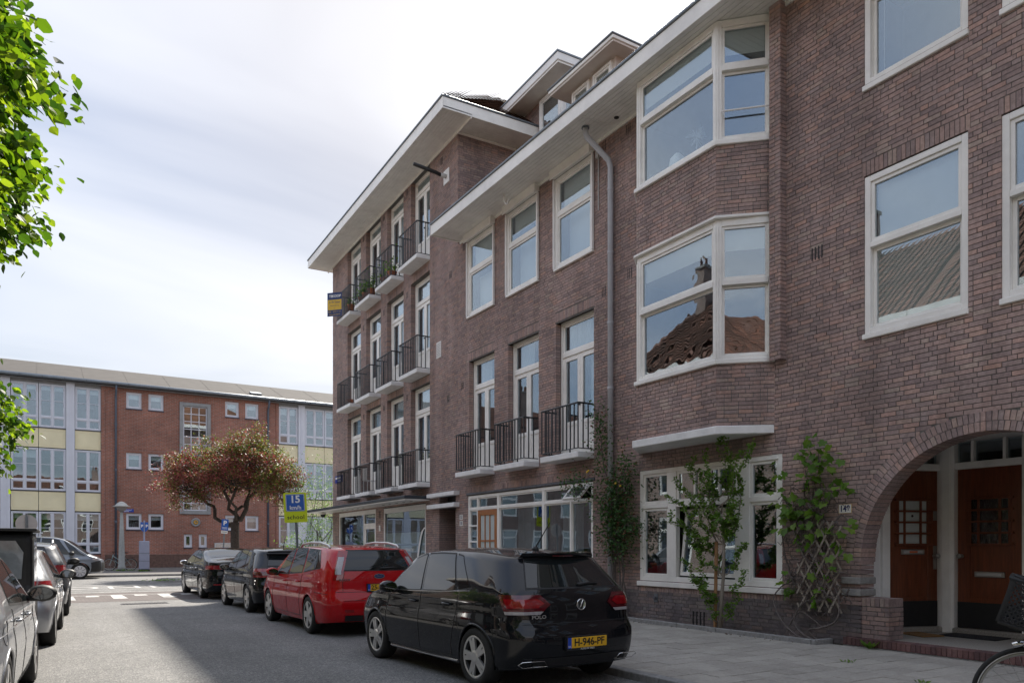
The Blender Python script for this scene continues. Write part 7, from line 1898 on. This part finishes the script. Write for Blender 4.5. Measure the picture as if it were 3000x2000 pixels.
# weeds
def weed(name, label, loc, n, size, seed, mat, cat='weed', spread=.06, up=.9):
    rnd = random.Random(seed); q = MB()
    for i in range(n):
        a = 2 * pi * i / n + rnd.gauss(0, .3); T = leafM(rnd, Vector((rnd.gauss(0, spread), rnd.gauss(0, spread), 0)), size * rnd.uniform(.7, 1.2), Vector((cos(a), sin(a), rnd.uniform(up * .4, up * 1.4)))); q.add([T @ Vector((v[0] * .45, v[1], v[2])) for v in LEAF4], [(0, 1, 2, 3)])
    o = q.build(name, mat); o.location = loc; tag(o, label, cat); return o
weed('weed', 'green rosette weed at the foot of the porch step', (FX - .16, 6.18, .085), 16, .15, 1, M['vine'], spread=.01)
weed('grass_tuft', 'bright grass along the kerb tip behind the black saloon', (4.1, 34.2, .06), 110, .10, 2, M['shrub'], 'grass', spread=.35)
weed('grass_tuft', 'thin grass in the paving near the black hatchback', (9.0, 11.2, .08), 60, .07, 3, M['shrub'], 'grass', spread=.16)
weed('grass_tuft', 'low grass at the foot of the lamp post by the school', (3.6, 47.7, .10), 60, .14, 4, M['shrub'], 'grass', spread=.2)
weed('grass_tuft', 'low grass around the grey parking meter', (4.6, 46.4, .10), 60, .14, 5, M['shrub'], 'grass', spread=.25)
weed('grass_tuft', 'small weed in a paving joint in the middle of the pavement', (8.2, 5.6, .08), 14, .06, 6, M['shrub'], 'grass', spread=.03)
weed('grass_tuft', 'small weed in the paving at the lower right, near the bicycle', (7.6, 4.4, .08), 14, .06, 7, M['shrub'], 'grass', spread=.03)
# bushes beyond the corner building
def bush(label, loc, r, h, n, seed, mat, name='bush', cat='bush'):
    rnd = random.Random(seed); root = thing(name, label, cat, loc); cr = MB()
    for i in range(5): pp, rr_ = grow(rnd, Vector((0, 0, 0)), Vector((rnd.gauss(0, r * .4), rnd.gauss(0, r * .4), h * .8)), .03, .008, 0, .4, 5); MB().tube(pp, rr_, 6).build('stem', M['bark_dark'], root)
    for i in range(n):
        v = Vector((rnd.gauss(0, .5), rnd.gauss(0, .5), rnd.gauss(0, .45))); p = Vector((v.x * r, v.y * r, h * .6 + v.z * h * .5)); 
        if p.z < .05: continue
        T = leafM(rnd, p, rnd.uniform(.07, .13), None); cr.add([T @ Vector((q[0] * .6, q[1], q[2])) for q in LEAF4], [(0, 1, 2, 3)])
    cr.build('foliage', mat, root, kind='stuff')
bush('pale green willow-like tree just beyond the corner building', (11.0, 35.0, .08), 1.2, 5.0, 2600, 61, M['shrub'], 'small_tree', 'tree')
bush('low yellow green bush behind the speed sign', (8.3, 29.8, .08), .55, 1.75, 900, 62, M['shrub'])
bush('bright green bush beside the dental practice window', (9.0, 29.6, .08), .45, 1.9, 700, 63, M['vine'])
# ------------------------------------------------------------------ street furniture
M['post_grey'] = pbr('concrete_lamp_post', (.30, .31, .30), .7, var=.1, scale=8)
M['lamp_dish'] = pbr('lamp_dish', (.40, .40, .37), .5, var=.06)
M['lamp_bowl'] = pbr('lamp_bowl', (.30, .28, .27), .2, var=.05, coat=.5)
lp_ = thing('street_lamp', 'pale street lamp with a dish shade before the school', 'street lamp', (3.6, 47.9, .10))
MB().lathe([(.20, 0), (.20, .25), (.17, .3), (.155, 1.2), (.12, 2.0), (.075, 3.3)], 14).build('post', M['post_grey'], lp_, smooth=True)
MB().lathe([(.05, 3.3), (.20, 3.42), (.28, 3.56), (.30, 3.62)], 20).build('lamp_bowl', M['lamp_bowl'], lp_, smooth=True)
MB().lathe([(.46, 3.615), (.46, 3.64), (.33, 3.68), (.24, 3.80), (.08, 3.90), (.0, 3.91)], 24).build('lamp_shade', M['lamp_dish'], lp_, smooth=True)
M['meter'] = pbr('blue_grey_meter', (.30, .32, .42), .5, var=.05)
M['p_blue'] = pbr('parking_blue', (.012, .10, .42), .4, var=.04)
pm = thing('parking_meter', 'blue grey parking meter cabinet with blue P panels on its pole', 'parking meter', (4.62, 46.6, .10))
MB().box(-.26, .26, -.22, .22, 0, .10).build('base', M['black'], pm)
MB().box(-.25, .25, -.21, .21, .102, 1.68).build('cabinet', M['meter'], pm, bevel=.03, seg=2)
for z in (.55, .98): MB().box(-.255, .255, -.216, .216, z, z + .03).build('band', M['zinc'], pm)
MB().tube([(0, 0, 1.68), (0, 0, 2.82)], .045, 10).build('pole', M['meter'], pm)
for sg in (-1, 1):
    p_ = MB().extr([(sg * .03, -.05, 2.72), (sg * .20, -.12, 2.72), (sg * .20, -.12, 2.35), (sg * .10, -.08, 2.22), (sg * .03, -.05, 2.18)], (0, .03, 0)).build('parking_panel', M['p_blue'], pm)
    text('letter', 'P', .22, M['white2'], p_, frameM((sg * .115, -.105, 2.50), (1, -.35 * sg, 0), (0, 0, 1)), .002, bold=.006)
# P sign on a leaning pole
ps = thing('parking_sign', 'blue P sign on a leaning grey pole left of the hawthorn trunk', 'sign', (6.45, 34.6, .08)); ps.rotation_euler = (0, radians(4), -YAW * .6)
MB().tube([(0, 0, 0), (0, 0, 2.62)], .03, 8).build('pole', M['zinc'], ps)
p_ = MB().box(-.14, .14, -.05, -.035, 2.10, 2.58).build('panel', M['p_blue'], ps); text('letter', 'P', .27, M['white2'], p_, frameM((0, -.052, 2.41), (1, 0, 0), (0, 0, 1)), .002, bold=.008)
for z in (2.16, 2.21): MB().box(-.10, .10, -.053, -.05, z, z + .02).build('text_line', M['white2'], p_)
p2 = MB().box(-.13, .13, -.05, -.035, 1.96, 2.085).build('under_panel', M['white2'], ps)
MB().box(-.10, .10, -.053, -.05, 2.02, 2.045).build('text_line', M['black'], p2)
# speed and school sign
ss = thing('speed_sign', 'yellow sign reading 15 km/h school on a grey pole', 'sign', (5.82, 20.35, .08)); ss.rotation_euler = (0, radians(-3.0), radians(-10))
M['fluo'] = pbr('fluorescent_yellow', (.62, .72, .005), .5, var=.02)
MB().tube([(0, .03, 0), (0, .03, 2.78)], .033, 10).build('pole', M['zinc'], ss)
def rrect(w, h, r, z, n=6):
    pts = []
    for cx, cz, a0 in ((w / 2 - r, h / 2 - r, 0), (-w / 2 + r, h / 2 - r, pi / 2), (-w / 2 + r, -h / 2 + r, pi), (w / 2 - r, -h / 2 + r, 1.5 * pi)):
        for i in range(n + 1): pts.append((cx + r * cos(a0 + i * pi / 2 / n), z[1], z[0] + cz + r * sin(a0 + i * pi / 2 / n)))
    return pts
pnl = MB().extr(rrect(.60, .80, .035, (2.44, -.02)), (0, .012, 0)).build('panel', M['fluo'], ss)
bl_ = MB().extr(rrect(.49, .46, .03, (2.57, -.0225)), (0, .002, 0)).build('blue_field', M['p_blue'], pnl)
rim = MB(); rim.tube([(x, -.0235, z) for x, y, z in rrect(.465, .435, .03, (2.57, 0))], .005, 5, closed=True); rim.build('white_border', M['white2'], bl_)
text('digits', '15', .27, M['white2'], bl_, frameM((0, -.0235, 2.655), (1, 0, 0), (0, 0, 1)), .001, bold=.008); text('unit', 'km/h', .15, M['white2'], bl_, frameM((0, -.0235, 2.435), (1, 0, 0), (0, 0, 1)), .001, bold=.003)
text('word', 'school', .155, M['ink2'], pnl, frameM((0, -.0215, 2.18), (1, 0, 0), (0, 0, 1)), .001, bold=.002, spacing=1.1)
# back of a round sign on the left
rs = thing('round_sign', 'grey back of a round traffic sign above the black microcar', 'sign', (-.55, 28.5, .0)); 
MB().tube([(0, 0, 0), (0, 0, 2.52)], .03, 8).build('pole', M['zinc'], rs)
q = MB(); q.lathe([(.30, 0), (.30, .02)], 28, Matrix.Translation((0, .05, 2.19)) @ Matrix.Rotation(radians(90), 4, 'X')); q.build('disc', pbr('sign_back_grey', (.40, .38, .37), .6, var=.06), rs)
MB().box(-.04, .04, -.01, .03, 2.0, 2.4).build('bracket', M['zinc'], rs)
# ------------------------------------------------------------------ bicycles
M['bike_green'] = pbr('pale_green_frame', (.25, .34, .33), .35, var=.05); M['steel'] = pbr('dull_steel', (.45, .45, .43), .35, metal=.8, var=.1); M['tape'] = pbr('bike_cream', (.55, .53, .48), .5, var=.05)
def bicycle(name, label, loc, rotz, fmat, crate=False, detail=1, lean=0):
    r = thing(name, label, 'bicycle', loc, rotz); r.rotation_euler = (0, 0, 0); r.matrix_world = Matrix.Translation(loc) @ Matrix.Rotation(rotz, 4, 'Z') @ Matrix.Rotation(lean, 4, 'X')
    R = .345; wb = 1.08
    seg = 48 if detail > 1 else 28
    for wx in (0, wb):
        C_ = Vector((wx, 0, R))
        t = MB(); t.tube([C_ + Vector((R * .965 * cos(2 * pi * i / seg), 0, R * .965 * sin(2 * pi * i / seg))) for i in range(seg)], .021, 8, closed=True); w = t.build('wheel', M['tyre'], r, smooth=True)
        t = MB(); t.tube([C_ + Vector((R * .885 * cos(2 * pi * i / seg), 0, R * .885 * sin(2 * pi * i / seg))) for i in range(seg)], .013, 6, closed=True); t.build('rim', M['steel'], w, smooth=True)
        if detail > 1:
            for sg in (-1, 1):
                t = MB(); rr_ = R * .925; t.tube([C_ + Vector((rr_ * cos(2 * pi * i / seg), sg * .018, rr_ * sin(2 * pi * i / seg))) for i in range(seg)], .0035, 5, closed=True); t.build('reflective_band', M['white2'], w)
        for i in range(28 if detail > 1 else 14):
            a = 2 * pi * i / (28 if detail > 1 else 14); sg = 1 if i % 2 else -1; a2 = a + sg * .5
            MB().tube([C_ + Vector((.02 * cos(a2), sg * .025, .02 * sin(a2))), C_ + Vector((R * .87 * cos(a), 0, R * .87 * sin(a)))], .0014 if detail > 1 else .003, 4).build('spoke', M['steel'], w)
        MB().tube([C_ + Vector((0, -.045, 0)), C_ + Vector((0, .045, 0))], .025, 10).build('hub', M['steel'], w)
    hd, hb = Vector((.17, 0, .86)), Vector((.13, 0, .66)); bb = Vector((.62, 0, .30)); st = Vector((.78, 0, .82)); ax = Vector((wb, 0, R))
    fr = MB(); fr.tube([hb, bb], .018, 8); fr.tube([bb, st], .016, 8); fr.tube([hd + Vector((.0, 0, -.02)), bb + (st - bb) * .35], .016, 8); fr.tube([hd + Vector((.03, 0, .06)), hb + Vector((-.02, 0, -.05))], .021, 8)
    for sg in (-1, 1): fr.tube([bb + Vector((0, sg * .03, 0)), ax + Vector((0, sg * .05, 0))], .010, 6); fr.tube([st * .92 + bb * .08 + Vector((0, sg * .02, 0)), ax + Vector((0, sg * .05, 0))], .009, 6); fr.tube([hb + Vector((-.01, sg * .05, -.02)), Vector((.06, sg * .055, .48)), Vector((0, sg * .05, R))], .012, 7)
    fr.build('frame', fmat, r, smooth=True)
    hbz = 1.06; s_ = MB(); s_.tube([hd, hd + Vector((.03, 0, .17)), Vector((.14, 0, hbz))], .014, 8); s_.tube([Vector((.36, -.30, hbz - .01)), Vector((.22, -.26, hbz + .02)), Vector((.13, -.12, hbz)), Vector((.13, .12, hbz)), Vector((.22, .26, hbz + .02)), Vector((.36, .30, hbz - .01))], .012, 8); s_.build('handlebar', M['black'], r, smooth=True)
    sd = MB(); sd.tube([st, st + Vector((.04, 0, .16))], .014, 8); sd.build('seat_post', M['steel'], r); sa_ = MB(); sa_.grid([[Vector((x, y * w_, .99 + .02 * abs(y))) for y in (-1, -.5, 0, .5, 1)] for x, w_ in ((.66, .03), (.74, .05), (.84, .10), (.93, .11), (.96, .08))]); sa_.build('saddle', M['black'], r, smooth=True, solid=.04)
    mg = MB(); rows = []
    for i in range(15):
        a = -.3 + 2.6 * i / 14; rows.append([ax + Vector((R * 1.07 * cos(a), y, R * 1.07 * sin(a))) for y in (-.03, 0, .03)])
    mg.grid(rows); mg.build('mudguard', M['black'], r, smooth=True, solid=.003)
    cr = MB(); cr.box(wb - .22, wb + .25, -.07, .07, .76, .775); cr.tube([Vector((wb + .1, -.06, .76)), Vector((wb, -.06, R))], .006, 5); cr.tube([Vector((wb + .1, .06, .76)), Vector((wb, .06, R))], .006, 5); cr.build('rear_carrier', M['black'], r)
    ck = MB(); ck.lathe([(.09, -.004), (.09, .004)], 20, Matrix.Translation(bb + Vector((0, -.05, 0))) @ Matrix.Rotation(pi / 2, 4, 'X')); ck.build('chainring', M['black'], r); pd = MB(); pd.tube([bb + Vector((0, -.07, 0)), bb + Vector((.1, -.08, -.14))], .01, 6); pd.build('crank', M['steel'], r)
    MB().tube([Vector((.62, -.05, .28)), Vector((.72, -.2, .0))], .01, 6).build('kickstand', M['black'], r)
    return r
bicycle('bicycle', 'pale green bicycle chained to the street lamp before the school', (3.02, 48.35, .10), radians(-14), M['bike_green'])
FB = (5.776, 2.566, PZ)
fb = bicycle('bicycle', 'bicycle at the lower right with a black crate on its front carrier', FB, math.atan2(-.91, .41), M['tape'], True, 2)
# front carrier and lamp of the near bicycle
MB().tube([(.10, -.10, .92), (-.12, -.12, .84), (-.12, .12, .84), (.10, .10, .92)], .009, 7).build('front_carrier', M['black'], fb, smooth=True)
MB().tube([(-.10, .0, .70), (-.02, .0, .73)], [.028, .02], 12).build('head_lamp', M['chrome'], fb, smooth=True)
MB().tube([(-.02, 0, .73), (.10, 0, .72)], .006, 6).build('lamp_stay', M['steel'], fb)
ck_ = thing('plastic_crate', 'black mesh plastic crate standing tilted on the near bicycle', 'crate', tuple(fb.matrix_world @ Vector((.01, 0, .80))))
ck_.matrix_world = fb.matrix_world @ Matrix.Translation((.01, 0, .83)) @ Matrix.Rotation(radians(18), 4, 'Y')
M['crate'] = pbr('black_crate_plastic', (.018, .021, .026), .4, var=.1)
cw, cd_, ch = .29, .20, .30
def cframe(p0, du, dv, nm):
    """one mesh side: rim bars and a diagonal lattice"""
    u, v = Vector(du), Vector(dv); n = u.cross(v).normalized() * .004; lu, lv = u.length, v.length; p0 = Vector(p0); q = MB()
    def bar(a, b, w):
        d = (b - a).normalized(); s_ = d.cross(n).normalized() * w / 2; q.extr([a - s_ - n, b - s_ - n, b + s_ - n, a + s_ - n], n * 2)
    for a, b in ((p0, p0 + u), (p0 + v, p0 + u + v), (p0, p0 + v), (p0 + u, p0 + u + v)): bar(a, b, .034)
    st = .036; k = int((lu + lv) / st)
    for i in range(1, k):
        d = i * st
        a = (min(d, lu), max(0, d - lu)); b = (max(0, d - lv), min(d, lv))
        bar(p0 + u * (a[0] / lu) + v * (a[1] / lv), p0 + u * (b[0] / lu) + v * (b[1] / lv), .009)
        a = (max(0, lu - d), max(0, d - lu)); b = (min(lu, lu - d + lv), min(d, lv))
        bar(p0 + u * (a[0] / lu) + v * (a[1] / lv), p0 + u * (b[0] / lu) + v * (b[1] / lv), .009)
    return q.build(nm, M['crate'], ck_, kind='stuff')
cframe((-cd_, -cw, 0), (0, 2 * cw, 0), (-.02, 0, ch), 'side_panel'); cframe((cd_, -cw, 0), (0, 2 * cw, 0), (.02, 0, ch), 'side_panel'); cframe((-cd_, -cw, 0), (2 * cd_, 0, 0), (0, -.02, ch), 'side_panel'); cframe((-cd_, cw, 0), (2 * cd_, 0, 0), (0, .02, ch), 'side_panel'); cframe((-cd_, -cw, 0), (2 * cd_, 0, 0), (0, 2 * cw, 0), 'bottom')
MB().tube([(-cd_ - .02, -cw - .02, ch), (cd_ + .02, -cw - .02, ch), (cd_ + .02, cw + .02, ch), (-cd_ - .02, cw + .02, ch)], .016, 6, closed=True).build('rim', M['crate'], ck_)
# ------------------------------------------------------------------ small things
def mat_rug(label, u, n, w, d, col, rot):
    o = MB().box(-w / 2, w / 2, -d / 2, d / 2, 0, .018).build('doormat', pbr(label[:12], col, .95, var=.3, scale=40, bmp=1, bscale=200)); o.location = (FX - n, u, .202); o.rotation_euler = (0, 0, rot); tag(o, label, 'doormat')
mat_rug('brown coir doormat before the left porch door', 6.22, -1.05, .62, .34, (.25, .13, .045), radians(70)); mat_rug('black doormat before the right porch door', 5.62, -1.40, .75, .42, (.02, .02, .024), radians(90))
# plant pots and a chair on the corner building's balconies
WA = BA.W
def pot(label, u, n, z, r, h, plant, seed):
    p = WA @ Vector((u, n, z)); root = thing('plant_pot', label, 'plant pot', tuple(p)); MB().lathe([(r * .7, 0), (r, h), (r * 1.06, h), (r * 1.06, h * .85), (r * .9, h * .95)], 14).build('pot', M['terracotta'], root, smooth=True)
    if plant:
        rnd = random.Random(seed); q = MB()
        for i in range(plant): T = leafM(rnd, Vector((rnd.gauss(0, r * .8), rnd.gauss(0, r * .8), h + abs(rnd.gauss(0, r * 1.8)))), rnd.uniform(.06, .12), None); q.add([T @ Vector(v) for v in LEAF4], [(0, 1, 2, 3)])
        q.build('plant', M['shrub'], root, kind='stuff')
M['terracotta'] = pbr('terracotta', (.40, .16, .09), .8, var=.15)
pot('terracotta pot with a thin plant on the far top balcony beside the for-sale board', 8.45, .28, 10.115, .13, .3, 60, 1); pot('bushy potted plant on the second top balcony from the far end, near its rail end', 6.3, .25, 10.115, .14, .25, 160, 2); pot('bushy potted plant on the second top balcony from the far end, middle', 6.8, .28, 10.115, .14, .25, 160, 3); pot('bushy potted plant on the second top balcony from the far end, far side', 7.25, .28, 10.115, .12, .22, 120, 4); pot('planter with green sprigs on the third top balcony from the far end', 4.25, .28, 10.115, .15, .2, 90, 5); pot('terracotta pot on the far middle balcony', 8.6, .25, 6.735, .12, .2, 0, 6); pot('small terracotta pot at the far side of the third top balcony', 5.0, .28, 10.115, .12, .24, 40, 8)
chair = thing('balcony_chair', 'white garden chair on a lowest-row balcony of the corner building', 'chair', tuple(WA @ Vector((6.75, .16, 3.362))), radians(90))
MB().box(-.2, .2, -.18, .18, .40, .43).build('seat', M['white2'], chair); MB().box(-.2, .2, .16, .19, .43, .85).build('backrest', M['white2'], chair)
for x in (-.18, .18):
    for y in (-.16, .16): MB().box(x - .015, x + .015, y - .015, y + .015, 0, .40).build('leg', M['white2'], chair)
